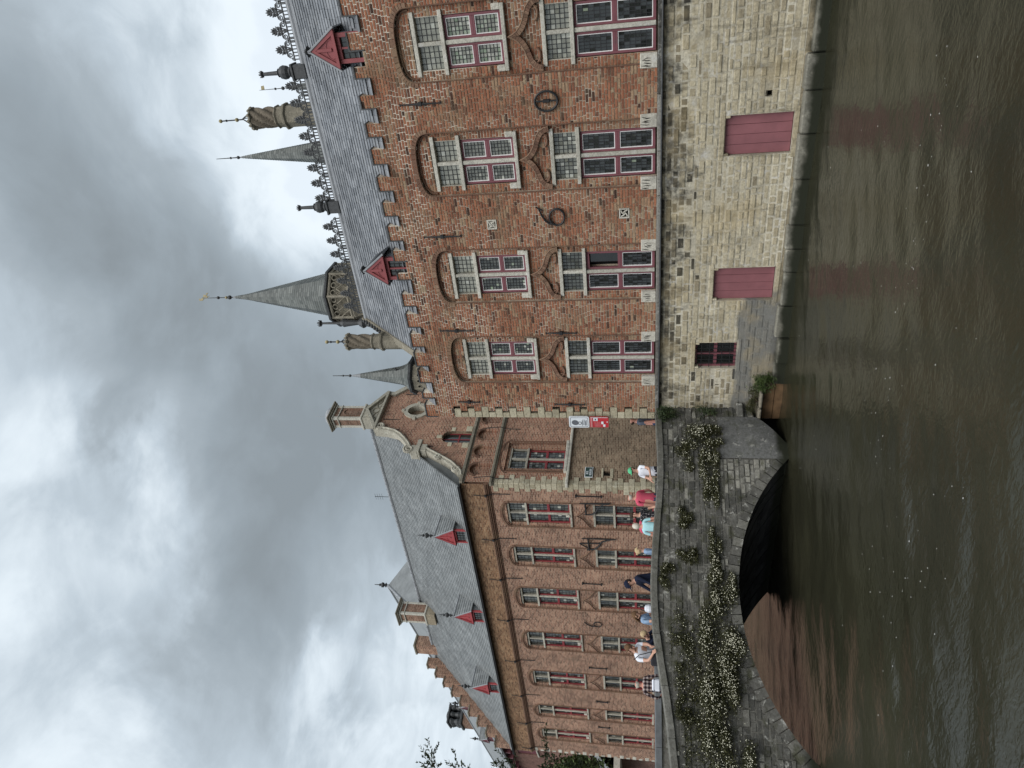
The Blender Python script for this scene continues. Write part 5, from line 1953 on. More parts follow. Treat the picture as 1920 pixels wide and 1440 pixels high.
m.box(1.50, 1.95, -0.12, 0.34, 13.0, 13.34, 0, 0.7, 0.03)
hs(m, 'coping_block', [M_scroll], True)
# pediment
m = MB()
pc = 4.15
m.prism([(pc - 1.08, 15.36), (pc + 1.08, 15.36), (pc, 16.02)], -0.06, 0.3, 0, 0.6)
m.box(pc - 1.24, pc + 1.24, -0.20, 0.36, 15.26, 15.38, 0, 0.4, 0.02)
for sx in (-1, 1):
    m.prism([(pc + sx * 1.26, 15.38), (pc, 16.13), (pc, 15.98), (pc + sx * 0.96, 15.38)][::sx], -0.19, 0.36, 0, 0.5)
hs(m, 'pediment', [M_scroll], True)
m = MB()                              # shield with scrolls in the pediment
m.tube([(pc + 0.16 * math.cos(q), -0.07, 15.62 + 0.16 * math.sin(q)) for q in [2 * math.pi * k / 14 for k in range(14)]], 0.03, 5, 0, 0.5, closed=True)
for sx in (-1, 1):
    m.tube([(pc + sx * 0.18, -0.07, 15.6), (pc + sx * 0.36, -0.07, 15.68), (pc + sx * 0.5, -0.07, 15.52), (pc + sx * 0.7, -0.07, 15.48)], 0.03, 5, 0, 0.5)
    m.tube([(pc + sx * 0.2, -0.07, 15.48), (pc + sx * 0.42, -0.07, 15.45)], 0.025, 5, 0, 0.5)
hs(m, 'pediment_carving', [M_greystone], True)
brick_chimney(house, pc, 0.34, 0.86, 0.60, 15.4, 17.75, 16.22, M=GM, domed=True, foot=M_scroll)
m = MB()
out = [(pc + 0.23 * math.cos(math.pi * k / 10), 17.05 + 0.22 * math.sin(math.pi * k / 10)) for k in range(11)]
out = [(pc + 0.23, 16.35)] + out + [(pc - 0.23, 16.35)]
inn = [(pc + (x - pc) * 0.80, 16.35 + (z - 16.35) * 0.95) for x, z in out]
m.strip(out, inn, 0.025, 0.08, 0, 0.5)
hs(m, 'chimney_niche', [M_chimney], True)
# oval and small window trims
m = MB()
N = 20
out = [(OV[0] + (OV[2] + 0.17) * math.cos(2 * math.pi * k / N), OV[1] + (OV[3] + 0.19) * math.sin(2 * math.pi * k / N)) for k in range(N + 1)]
inn = [(OV[0] + OV[2] * 0.98 * math.cos(2 * math.pi * k / N), OV[1] + OV[3] * 0.98 * math.sin(2 * math.pi * k / N)) for k in range(N + 1)]
m.strip(out, inn, -0.07, 0.25, 0, 0.8)
for dx, dz in ((0, 0.62), (0, -0.62), (0.5, 0), (-0.5, 0)):
    m.box(OV[0] + dx - 0.08, OV[0] + dx + 0.08, -0.10, 0.1, OV[1] + dz - 0.08, OV[1] + dz + 0.08, 0, 0.8, 0.02)
hs(m, 'oval_surround', [M_scroll], True)
m = MB()
m.face([(OV[0] - 0.5, 0.24, OV[1] - 0.6), (OV[0] + 0.5, 0.24, OV[1] - 0.6), (OV[0] + 0.5, 0.24, OV[1] + 0.6), (OV[0] - 0.5, 0.24, OV[1] + 0.6)])
hs(m, 'oval_back', [M_gable_low], True)
m = MB()
xm = (OW[0] + OW[1]) / 2
for a, b, z0, z1 in ((OW[0], OW[0] + 0.04, OW[2], OW[3] + 0.1), (OW[1] - 0.04, OW[1], OW[2], OW[3] + 0.1), (xm - 0.02, xm + 0.02, OW[2], OW[3] + 0.34), (OW[0], OW[1], OW[2], OW[2] + 0.05), (OW[0], OW[1], 11.40, 11.46)):
    m.box(a, b, 0.16, 0.20, z0, z1, 0, 0.5)
aw = hs(m, 'arched_window', [M_red], True)
m = MB()
m.face([(OW[0] - 0.05, 0.19, OW[2]), (OW[1] + 0.05, 0.19, OW[2]), (OW[1] + 0.05, 0.19, OW[3] + 0.45), (OW[0] - 0.05, 0.19, OW[3] + 0.45)], 0, 0.2)
m.build('pane', [M_glass], aw, M=GM)
m = MB()
arch = [(OW[0], OW[2])] + [(xm - 0.35 * math.cos(math.pi * k / 10), OW[3] + 0.36 * math.sin(math.pi * k / 10)) for k in range(11)] + [(OW[1], OW[2])]
for (a, za), (b, zb) in zip(arch[:-1], arch[1:]):
    m.face([(a, 0.0, za), (b, 0.0, zb), (b, 0.2, zb), (a, 0.2, za)])
m.build('reveal', [M_gable_low], aw, M=GM)
for a, b, z0, z1 in ((OW[0] - 0.30, OW[0] + 0.0, 10.88, 11.16), (OW[1], OW[1] + 0.30, 10.88, 11.16), (OW[0] - 0.22, OW[0], 11.62, 11.80), (OW[1], OW[1] + 0.22, 11.62, 11.80), (xm - 0.09, xm + 0.09, 12.15, 12.38)):
    m = MB()
    m.box(a, b, -0.025, 0.1, z0, z1, 0, 0.9, 0.01)
    m.build('stone_block', [M_quoin], aw, M=GM)
for t, z0, z1 in ((0.20, 8.75, 10.3), (3.05, 8.75, 10.3), (2.95, 14.2, 14.75), (3.6, 14.35, 15.1), (5.3, 13.9, 14.5), (1.95, 12.4, 12.62)):
    a = MB()
    if z0 < 9:
        a.tube([(t, -0.03, z0), (t, -0.05, 9.4), (t, -0.16, 9.62), (t, -0.07, z1)], 0.016, 5)
    else:
        a.tube([(t, -0.03, z0), (t, -0.04, z1)], [0.012, 0.022], 5)
    hs(a, 'wall_anchor', [M_iron], True)


# ------------------------------------------------------------------ ground, street, quay, water
def sheet(name, pts, z, mat, kind='structure'):
    m = MB()
    m.face([(x, y, z) for x, y in pts])
    return tag(m.build(name, [mat]), kind=kind)


M_paving = simple('street_paving', (0.16, 0.15, 0.14), 0.9, 0.2, 0.25, 3.0, bump=0.3)
M_ground = simple('far_ground', (0.10, 0.10, 0.085), 0.95, 0.1, 0.3, 0.5)
sheet('street', [(-18.6, 4.5), (-17.3, -1.6), (-11.0, -0.2), (-11.8, 0.0), (-11.8, 60), (-18.0, 60)], 2.300, M_paving)
rw_ = MB()                            # wall that holds the street up from the canal, bridge to house corner
_a, _b = Vector((-17.03, -1.49)), Vector((-18.36, 4.42))
_n = Vector((-(_b - _a).y, (_b - _a).x)).normalized() * 0.4
_q = [_a, _b, _b - _n, _a - _n]
rw_.poly([(p.x, p.y, z) for z in (-1.0, 3.15) for p in _q], [(0, 1, 5, 4), (1, 2, 6, 5), (2, 3, 7, 6), (3, 0, 4, 7), (4, 5, 6, 7)], 0, 0.5)
tag(rw_.build('street_parapet', [M_bridge]), 'dark stone parapet from the far side of the bridge to the gabled house corner', 'wall')
sheet('ground', [(-900, 60), (900, 60), (900, 900), (-900, 900)], 2.0, M_ground)
sheet('ground', [(-900, -30), (-900, -900), (900, -900), (900, -30)], 1.6, M_ground)


def water_mat():
    m, nt, b, pos = new_mat('canal_water', 0.085, 0.5)
    b.inputs['IOR'].default_value = 1.33
    n = noise(nt, scaled(nt, pos, (0.5, 0.5, 1)), 0.5, 4.0)
    c = ramp(nt, n, [(0.3, (0.020, 0.020, 0.0125)), (0.7, (0.034, 0.033, 0.020))])
    nt.links.new(c, b.inputs['Base Color'])
    w1 = noise(nt, scaled(nt, pos, (2.2, 3.4, 1)), 2.6, 4.0, 0.5, 0.6)
    w2 = noise(nt, scaled(nt, pos, (4.0, 6.5, 1)), 3.8, 3.0, 0.5, 0.5)
    h = math_(nt, 'ADD', w1, math_(nt, 'MULTIPLY', w2, 0.35))
    add_bump(nt, b, h, 0.24, 0.05)
    return m


M_water = water_mat()
gx = np.concatenate([np.linspace(-400, -60, 10), np.linspace(-58, -24, 40), np.linspace(-23.9, 2.5, 330), np.linspace(3, 20, 20), np.linspace(30, 400, 10)])
gy = np.concatenate([np.linspace(-40, -17, 12), np.linspace(-16, -12.6, 16), np.linspace(-12.5, 0.1, 200), np.linspace(0.3, 9.0, 30)])
X, Y = np.meshgrid(gx, gy, indexing='ij')
Zw = np.zeros_like(X)
rv = np.random.RandomState(4)
for k in range(46):
    lam = 0.28 * (9.0 ** rv.rand())
    q = rv.normal(0.0, 0.55) + math.pi / 2 + 0.5
    ph = rv.rand() * 6.28
    kk = 2 * math.pi / lam
    Zw += 0.0017 * lam ** 1.15 * np.sin(kk * (X * math.cos(q) + Y * math.sin(q)) + ph + 0.8 * np.sin(0.7 * X + 0.4 * Y + k))
Zw *= np.clip((X + 60) / 30, 0, 1)
nx_, ny_ = X.shape
vv = np.stack([X, Y, Zw], -1).reshape(-1, 3)
idx = np.arange(nx_ * ny_).reshape(nx_, ny_)
ff = np.stack([idx[:-1, :-1], idx[1:, :-1], idx[1:, 1:], idx[:-1, 1:]], -1).reshape(-1, 4)
me = bpy.data.meshes.new('water')
me.from_pydata(vv.tolist(), [], ff.tolist())
me.polygons.foreach_set('use_smooth', [True] * len(ff))
me.materials.append(M_water)
wob_ = bpy.data.objects.new('water', me)
col.objects.link(wob_)
tag(wob_, kind='structure')
fl = MB()                             # seeds and scraps drifting in lines
rf_ = random.Random(8)
for k in range(120):
    if k < 50:
        x = rf_.uniform(-7.5, -1.5)
        y = -6.6 + 0.10 * (x + 4) + rf_.gauss(0, 0.28)
    elif k < 90:
        x, y = -8.0 + rf_.gauss(0, 1.2), -8.6 + rf_.gauss(0, 0.7)
    else:
        x, y = rf_.uniform(-12, -1), rf_.uniform(-10.5, -1)
    s = rf_.uniform(0.004, 0.011) * (1.8 if k == 5 else 1)
    a = rf_.uniform(0, 3)
    fl.poly([(x + s * math.cos(a + t) * (1.6 if t in (0, math.pi) else 0.8), y + s * math.sin(a + t), 0.022) for t in (0, math.pi / 2, math.pi, 1.5 * math.pi)], [(0, 1, 2, 3)], 0)
fo = fl.build('floating_scraps', [M_putty])
tag(fo, kind='stuff')

# ------------------------------------------------------------------ the bridge
BR = R(61.85)
bridge = empty('stone_bridge', (-11.78, -1.73, 0.0), BR, label='dark lichened stone arch bridge with flat coping and daisies growing from its joints', cat='bridge')
SH_V = (-2.27, 4.74)                  # the far face is offset by this: the bridge crosses askew
TOP = [(-12.0, 2.62), (-9.0, 2.82), (-7.05, 2.99), (-6.25, 3.07), (-5.51, 3.17), (-4.96, 3.26), (-4.28, 3.355), (-3.31, 3.395), (-2.55, 3.36), (-1.48, 3.28), (-0.64, 3.215), (0.1, 3.205), (1.08, 3.235), (2.2, 3.24)]


def top_z(x):
    for (a, za), (b, zb) in zip(TOP[:-1], TOP[1:]):
        if a <= x <= b:
            return za + (zb - za) * (x - a) / (b - a)
    return TOP[-1][1]


def yo(x):
    return 0.525 * (max(0.0, x) / 1.68) ** 1.5


AC, AR = (-3.39, -3.47), 4.85
RING = 0.255


def low_z(x):
    """underside of the face right of the arch: the culvert mouth"""
    if x < 0.40:
        return -0.6
    t = min(1, (x - 0.40) / 0.95)
    return 0.74 * (1 - math.sqrt(max(0.0, 1 - t ** 1.6))) * 0.35 + 0.74 * t * 0.65


def blocked(x, z):
    if z > top_z(x) - 0.16:
        return True
    if math.hypot(x - AC[0], z - AC[1]) < AR + RING and z > -0.5:
        return True
    if x > 0.30 and z < low_z(x):
        return True
    # cement apron
    if -0.02 < x < 1.28 and z < 1.56 + 0.05 * math.sin(7 * x):
        return True
    return False


def holes_bridge(za, zb):
    zm = (za + zb) / 2
    h, on, x = [], None, -11.0
    while x < 1.80:
        bl = blocked(x, zm)
        if bl and on is None:
            on = x
        if not bl and on is not None:
            h.append((on - 0.02, x))
            on = None
        x += 0.02
    if on is not None:
        h.append((on - 0.02, 2.0))
    return h


rb = random.Random(31)
bb, bm = courses(-11.0, 1.75, -0.45, 3.35, 0.125, holes_bridge, (0.28, 0.2, 0.34, 0.24), 0.012, rg=rb, vary=0.30)


def bt(b):
    t = rb.betavariate(3.0, 3.6)
    if -0.85 < (b[0] + b[1]) / 2 < 0.02 and (b[2] + b[3]) / 2 < 1.66:
        t = rb.uniform(0.82, 1.0)     # paler stones beside the cement
    if rb.random() < 0.05:
        t = 0.97
    return t


def bworld(b):
    x, z = (b[0] + b[1]) / 2, (b[2] + b[3]) / 2
    return -11.78 + 0.472 * x, -1.73 + 0.882 * x, z


order = sorted(range(len(bb)), key=lambda i: -(bb[i][1] - bb[i][0]) * (bb[i][3] - bb[i][2]) / ((bworld(bb[i])[0]) ** 2 + (bworld(bb[i])[1] + 16) ** 2) + (10 if bb[i][1] < -7.0 else 0))
single = set(order[:280])
mass = MB()
cache = {}
for i, b in enumerate(bb):
    t = bt(b)
    xm = (b[0] + b[1]) / 2
    d = rb.uniform(-0.012, 0.022)
    if i in single and xm < 0.2:
        w, h = round(b[1] - b[0], 2), round(b[3] - b[2], 2)
        key = (w, h, int(t * 7.99))
        if key not in cache:
            m = MB()
            m.brick(-w / 2, w / 2, -h / 2, h / 2, 0.0, 0.06, 0.014, 0, (int(t * 7.99) + 0.5) / 8)
            cache[key] = m.mesh('stone', [M_bridge])
        o = bpy.data.objects.new('stone', cache[key])
        col.objects.link(o)
        o.parent = bridge
        o.location = (xm, yo(xm) - d, (b[2] + b[3]) / 2)
        o.rotation_euler = (rb.uniform(-0.03, 0.03), rb.uniform(-0.012, 0.012), rb.uniform(-0.03, 0.03))
    else:
        n0 = len(mass.v)
        mass.brick(b[0], b[1], b[2], b[3], -d, 0.06, 0.014, 0, t, rb.uniform(-0.004, 0.004))
        for q in range(n0, len(mass.v)):
            x, y, z = mass.v[q]
            mass.v[q] = (x, y + yo(x), z)
q = mass.build('stonework', [M_bridge], bridge)
q['kind'] = 'stuff'
m = MB()
for a, b, za, zb in bm:
    n = max(1, int((b - a) / 0.3))
    for k in range(n):
        x0, x1 = a + (b - a) * k / n, a + (b - a) * (k + 1) / n
        m.face([(x0, 0.012 + yo(x0), za), (x1, 0.012 + yo(x1), za), (x1, 0.012 + yo(x1), zb), (x0, 0.012 + yo(x0), zb)], 0, rb.random())
x = -11.0
while x < 1.75:
    x1_ = min(x + 0.08, 1.78)
    lo = AC[1] + math.sqrt(max(0, (AR + 0.05) ** 2 - ((x + x1_) / 2 - AC[0]) ** 2)) if abs((x + x1_) / 2 - AC[0]) < AR else -0.6
    lo = max(lo, -0.6, low_z(x) + 0.02 if x > 0.42 else -0.6)
    m.face([(x, 0.018 + yo(x), lo), (x1_, 0.018 + yo(x1_), lo), (x1_, 0.018 + yo(x1_), top_z(x1_) - 0.12), (x, 0.018 + yo(x), top_z(x) - 0.12)], 0, 0.3)
    x = x1_
m.build('face_wall', [M_bridge_joint], bridge)
# voussoirs
N = 34
a0 = math.asin(-AC[1] / AR)
for k in range(N):
    q0, q1 = a0 + (math.pi - 2 * a0) * k / N, a0 + (math.pi - 2 * a0) * (k + 1) / N
    g = 0.010 / AR
    r0, r1 = AR, AR + RING - rb.uniform(0.0, 0.03)
    def P(r, q):
        return (AC[0] + r * math.cos(q), AC[1] + r * math.sin(q))
    m = MB()
    m.prism([P(r0, q0 + g), P(r1, q0 + g), P(r1, q1 - g), P(r0, q1 - g)], -0.02 + rb.uniform(-0.012, 0.008), 0.30, 0, rb.uniform(0.25, 0.85))
    m.build('voussoir', [M_bridge], bridge)
# vault, in shallow steps as the rings of stone show
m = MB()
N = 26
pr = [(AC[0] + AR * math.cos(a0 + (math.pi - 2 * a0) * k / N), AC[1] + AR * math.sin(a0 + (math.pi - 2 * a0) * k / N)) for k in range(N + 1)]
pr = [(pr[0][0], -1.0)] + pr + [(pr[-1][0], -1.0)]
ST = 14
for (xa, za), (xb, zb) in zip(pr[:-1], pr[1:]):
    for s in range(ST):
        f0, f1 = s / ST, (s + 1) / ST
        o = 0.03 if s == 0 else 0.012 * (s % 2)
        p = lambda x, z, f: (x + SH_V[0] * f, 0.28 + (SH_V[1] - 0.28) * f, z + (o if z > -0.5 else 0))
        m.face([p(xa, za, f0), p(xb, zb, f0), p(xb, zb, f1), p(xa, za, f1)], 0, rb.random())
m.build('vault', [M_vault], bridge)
# body above the vault, far face, inner parapet faces, deck
m = MB()
xs_ = [-11.0 + 0.25 * k for k in range(52)]
mi_ = MB()
def arch_u(x):
    e = AR ** 2 - (x - AC[0]) ** 2
    return max(-1.0, AC[1] + math.sqrt(e)) if e > 0 else -1.0
for xa, xb in zip(xs_[:-1], xs_[1:]):
    za, zb = max(arch_u(xa), -1.0), max(arch_u(xb), -1.0)
    ta, tb = top_z(xa) - 0.16, top_z(xb) - 0.16
    Sx, Sy = SH_V
    m.face([(xa + Sx, Sy, za), (xb + Sx, Sy, zb), (xb + Sx, Sy, tb), (xa + Sx, Sy, ta)][::-1], 0, 0.4)
    da, db = 2.36 + 0.6 * (ta - 3.08), 2.36 + 0.6 * (tb - 3.08)
    mi_.face([(xa, 0.34 + yo(xa), da - 0.2), (xb, 0.34 + yo(xb), db - 0.2), (xb, 0.34 + yo(xb), tb), (xa, 0.34 + yo(xa), ta)][::-1], 0, 0.4)
m.build('far_face', [M_bridge], bridge)
mi_.build('inner_face', [M_bridge], bridge)
m = MB()
for xa, xb in zip(xs_[:-1], xs_[1:]):
    da, db = 2.33 + 0.5 * (top_z(xa) - 3.25), 2.33 + 0.5 * (top_z(xb) - 3.25)
    m.face([(xa, 0.3 + yo(xa), da), (xb, 0.3 + yo(xb), db), (xb + SH_V[0], SH_V[1] - 0.02, db), (xa + SH_V[0], SH_V[1] - 0.02, da)], 0, 0.4)
m.build('deck', [M_paving], bridge)


def coping_run(x0, x1, y0, y1, zf, h, mat, name, parent, tones_, shear=(0, 0), yfun=lambda x: 0.0):
    x = x0
    while x < x1 - 0.1:
        L = min(rb.uniform(0.85, 1.5), x1 - x)
        m = MB()
        n = 5
        xs2 = [x + 0.004 + (L - 0.008) * k / n for k in range(n + 1)]
        v = []
        dz = rb.uniform(-0.006, 0.006)
        for xx in xs2:
            yy = yfun(xx)
            z = zf(xx) + dz
            X = xx + shear[0]
            v += [(X, y0 + yy + shear[1], z - h), (X, y0 + yy + shear[1], z - 0.025), (X, y0 + 0.03 + yy + shear[1], z), (X, y1 - 0.02 + yy + shear[1], z), (X, y1 + yy + shear[1], z - h)]
        f = []
        for k in range(n):
            for j in range(5):
                a, b_ = k * 5 + j, k * 5 + (j + 1) % 5
                f.append((a, a + 5, b_ + 5, b_))
        f += [(0, 1, 2, 3, 4), tuple(n * 5 + j for j in (4, 3, 2, 1, 0))]
        m.poly(v, f, 0, rb.uniform(*tones_))
        m.build(name, [mat], parent)
        x += L


coping_run(-11.0, 1.78, -0.055, 0.40, top_z, 0.155, M_coping, 'coping_stone', bridge, (0.1, 0.9), yfun=yo)
# far parapet with its grey coping
m = MB()
m.box(-11.0, 0.6, -0.30, 0.0, 2.0, 3.09, 0, 0.6)
fp = m.build('far_parapet', [M_bridge_joint], bridge, loc=(SH_V[0], SH_V[1], 0))
coping_run(-11.0, 0.6, -0.36, 0.05, lambda x: 3.265, 0.18, M_bluestone, 'coping_slab', fp, (0.3, 0.7))
# cement apron and the culvert beside it
m = MB()
xs_ = [-0.02 + 1.32 * k / 16 for k in range(17)]
grid = []
for i, x in enumerate(xs_):
    z0 = max(low_z(x), -0.12) if x > 0.40 else -0.12
    z1 = 1.58 + 0.05 * math.sin(7 * x)
    row = []
    for j_ in range(9):
        f = j_ / 8
        z = z0 + (z1 - z0) * f
        bulge = 0.09 * math.sin(math.pi * min(1, (1 - f) * 0.8 + 0.05)) * math.sin(math.pi * min(1, max(0, (x + 0.02) / 1.32) * 0.86 + 0.1))
        row.append((x, yo(x) - 0.02 - bulge, z))
    grid.append(row)
for i in range(16):
    for j_ in range(8):
        m.face([grid[i][j_], grid[i + 1][j_], grid[i + 1][j_ + 1], grid[i][j_ + 1]], 0, 0.35)
for i in range(16):
    a, b = grid[i][0], grid[i + 1][0]
    m.face([a, (a[0], a[1] + 0.35, a[2]), (b[0], b[1] + 0.35, b[2]), b], 0, 0.1)
for i in range(16):
    a, b = grid[i][8], grid[i + 1][8]
    m.face([a, b, (b[0], b[1] + 0.1, b[2]), (a[0], a[1] + 0.1, a[2])], 0, 0.5)
for j_ in range(8):
    a, b = grid[16][j_], grid[16][j_ + 1]
    m.face([a, (a[0], a[1] + 0.3, a[2]), (b[0], b[1] + 0.3, b[2]), b], 0, 0.2)
m.build('cement_apron', [M_cement], bridge, smooth=True)
m = MB()                              # dark recess closed by old boards
m.box(0.35, 2.4, 1.10, 1.14, -0.6, 1.2, 0)
m.box(0.30, 0.36, 0.25, 1.12, -0.6, 1.2, 0)
m.box(0.3, 2.4, 0.45, 1.14, 0.98, 1.0, 0)
m.build('culvert', [M_gap], bridge)
m = MB()
m.box(1.3, 1.72, 0.30, 0.62, 0.94, 1.12, 0, 0.5, 0.03)
m.build('drain_stone', [M_bridge], bridge)
# boards and slabs under the palace corner
bd = empty('boarded_culvert', (-11.1, -0.15, 0.0), label='low culvert mouth closed with wet brown boards under two pale slabs, where bridge meets palace', cat='culvert')
for k, (z0, z1) in enumerate(((-0.25, 0.17), (0.18, 0.44))):
    m = MB()
    m.box(-0.62, 0.52, 0.02 + 0.01 * k, 0.06, z0, z1, 0, 0.5, 0.008)
    m.build('board', [M_wood], bd)
for k, (x0, x1) in enumerate(((-0.68, -0.12), (-0.09, 0.36))):
    m = MB()
    m.box(x0, x1, -0.30 + 0.05 * k, 0.12, 0.515 - 0.01 * k, 0.60 - 0.015 * k, 0, 0.5, 0.025)
    m.build('slab', [M_greystone], bd)

# ------------------------------------------------------------------ plum coloured house at the far left
PA = Vector((-40.69, 7.52, 0))
pr_ = math.atan2(-0.25508, 0.96692)   # local +x points right, along the eaves
plum = empty('plum_house', (-59.0, 18.10, -1.575), pr_, label='plum red house with long slate roof and dark eaves behind the stepped gable, far left', cat='house')
plum.scale = (1.45, 1.45, 1.45)      # built at two thirds size
m = MB()
ww = [(-9.1, -7.9, 11.05, 12.45)]
wall_cells(m, -30, 12.9, 0.5, 13.2, 0.45, [w_ for w_ in ww])
reveals(m, ww[0], 0.45, 0.6)
m.face([(12.9, 0.45, 0.5), (12.9, 8, 0.5), (12.9, 8, 13.2), (12.9, 0.45, 13.2)])
plum_w = m.build('wall', [M_pinkwall], plum)
m = MB()
m.box(-9.1, -7.9, 0.55, 0.60, 11.05, 12.45, 0)
for k in range(4):
    m.box(-9.08 + 0.3 * k, -9.02 + 0.3 * k, 0.51, 0.56, 11.05, 12.45, 0, 0.7)
m.build('window_shutter', [M_mauve], plum)
m = MB()
m.box(-9.25, -7.75, 0.36, 0.6, 10.95, 11.05, 0, 0.6, 0.01)
m.build('sill', [M_frame], plum)
m = MB()
RX, HX = 9.24, 13.4                   # ridge end and eaves corner of the hipped right end
m.face([(-30, -0.05, 13.24), (HX, -0.05, 13.24), (RX, 4.2, 18.0), (-30, 4.2, 18.0)])
m.face([(HX, 8.4, 13.24), (-30, 8.4, 13.24), (-30, 4.2, 18.0), (RX, 4.2, 18.0)])
m.face([(HX, -0.05, 13.24), (HX, 8.4, 13.24), (RX, 4.2, 18.0)])
pz = m.build('roof', [M_slate2], plum)
m = MB()
m.tube([(-30, 4.2, 18.04), (RX, 4.2, 18.04), (HX, -0.05, 13.28)], 0.07, 6)
m.build('lead_ridge', [M_lead], pz)
m = MB()
m.lathe([(0.05, 0), (0.04, 0.12), (0.14, 0.18), (0.05, 0.25), (0.15, 0.34), (0.15, 0.42), (0.05, 0.50), (0.09, 0.55), (0.03, 0.6), (0.02, 0.85), (0.0, 0.9)], 8, (RX, 4.2, 17.95), 0, 0.4)
m.build('finial', [M_darklead], pz)
m = MB()
m.lathe([(0.05, 0), (0.04, 0.12), (0.14, 0.18), (0.05, 0.25), (0.15, 0.34), (0.15, 0.42), (0.05, 0.50), (0.09, 0.55), (0.03, 0.6), (0.02, 0.85), (0.0, 0.9)], 8, (-11.6, 4.2, 18.0), 0, 0.4)
m.build('finial', [M_darklead], pz)
m = MB()
m.box(-30, HX, -0.12, 0.0, 13.12, 13.25, 0, 0.3)
m.box(-30, HX, -0.02, 0.5, 13.17, 13.20, 0, 0.3)
m.build('eaves_board', [M_darklead], plum)
for k in range(24):
    m = MB()
    m.box(-29 + 1.35 * k, -28.86 + 1.35 * k, 0.0, 0.46, 12.75, 13.14, 0, 0.4)
    m.build('eaves_bracket', [M_mauve], plum)
for c in (0.57, -6.45):
    dormer(plum, (0, 0, 0), c, 0.5, 13.5, 14.25, 14.85, 0.34, 1.5, (M_mauve, M_slate2), fin=0.75, wide=0.45)
m = MB()
m.box(-25.4, -23.8, 6.0, 7.6, 13.0, 20.6, 0)
pc_ = m.build('chimney', [M_chimney], plum)
m = MB()
m.box(-25.55, -23.65, 5.85, 7.75, 20.6, 20.85, 0, 0.4, 0.05)
m.box(-25.5, -23.7, 5.9, 7.7, 21.9, 22.1, 0, 0.4, 0.05)
for i in range(3):
    for k in range(3):
        m.lathe([(0.20, 20.85), (0.26, 21.1), (0.16, 21.4), (0.27, 21.7), (0.2, 21.9)], 8, (-25.2 + 0.6 * k, 6.2 + 0.6 * i, 0), 0, 0.3)
m.lathe([(0.5, 22.1), (0.4, 22.3), (0.1, 22.4)], 8, (-24.6, 6.8, 0), 0, 0.3)
m.build('cap', [M_darklead], pc_)
m = MB()
m.box(-13, -5.0, -1.0, 0.45, 5.15, 5.55, 0, 0.8)
m.poly([(-13, -1.05, 5.6), (-5.0, -1.05, 5.6), (-5.6, 0.45, 7.1), (-13, 0.45, 7.1)], [(0, 1, 2, 3)], 1, 0.6)
m.box(-13, -4.95, -1.06, -1.0, 5.35, 5.75, 2, 0.8)
m.box(-13, -5.1, -0.96, -0.9, 4.7, 5.2, 3, 0.8)
m.build('porch_roof', [M_frame, M_slate2, M_frame, M_red], plum)



# ------------------------------------------------------------------ plants
def leaf_mat(name, lo, hi):
    m, nt, b, pos = new_mat(name, 0.6, 0.3)
    c = ramp(nt, tone_of(nt), [(0, lo), (1, hi)])
    nt.links.new(c, b.inputs['Base Color'])
    b.inputs['Subsurface Weight'].default_value = 0.0
    return m


M_leaf = leaf_mat('daisy_leaves', (0.018, 0.020, 0.008), (0.085, 0.085, 0.032))
M_leafg = leaf_mat('green_leaves', (0.022, 0.036, 0.012), (0.085, 0.12, 0.035))
M_leafd = leaf_mat('dark_leaves', (0.018, 0.028, 0.012), (0.055, 0.078, 0.030))
M_twig = simple('twig_bark', (0.05, 0.038, 0.026), 0.9, 0.1)
M_petal = simple('white_petals', (0.76, 0.74, 0.58), 0.6, 0.2, 0.06, 20.0)
rp = random.Random(77)


def leaf(mb, p, d, L, W, tone, mi=0):
    """a bent leaf blade of two faces"""
    d = d.normalized()
    s = d.cross(Vector((rp.uniform(-1, 1), rp.uniform(-1, 1), rp.uniform(-1, 1))))
    s = s.normalized() if s.length > 1e-4 else Vector((1, 0, 0))
    n = d.cross(s)
    a, m_, e = p, p + d * L * 0.5 + n * L * 0.10, p + d * L
    mb.poly([tuple(a), tuple(m_ + s * W), tuple(e), tuple(m_ - s * W)], [(0, 1, 2), (0, 2, 3)], mi, tone)


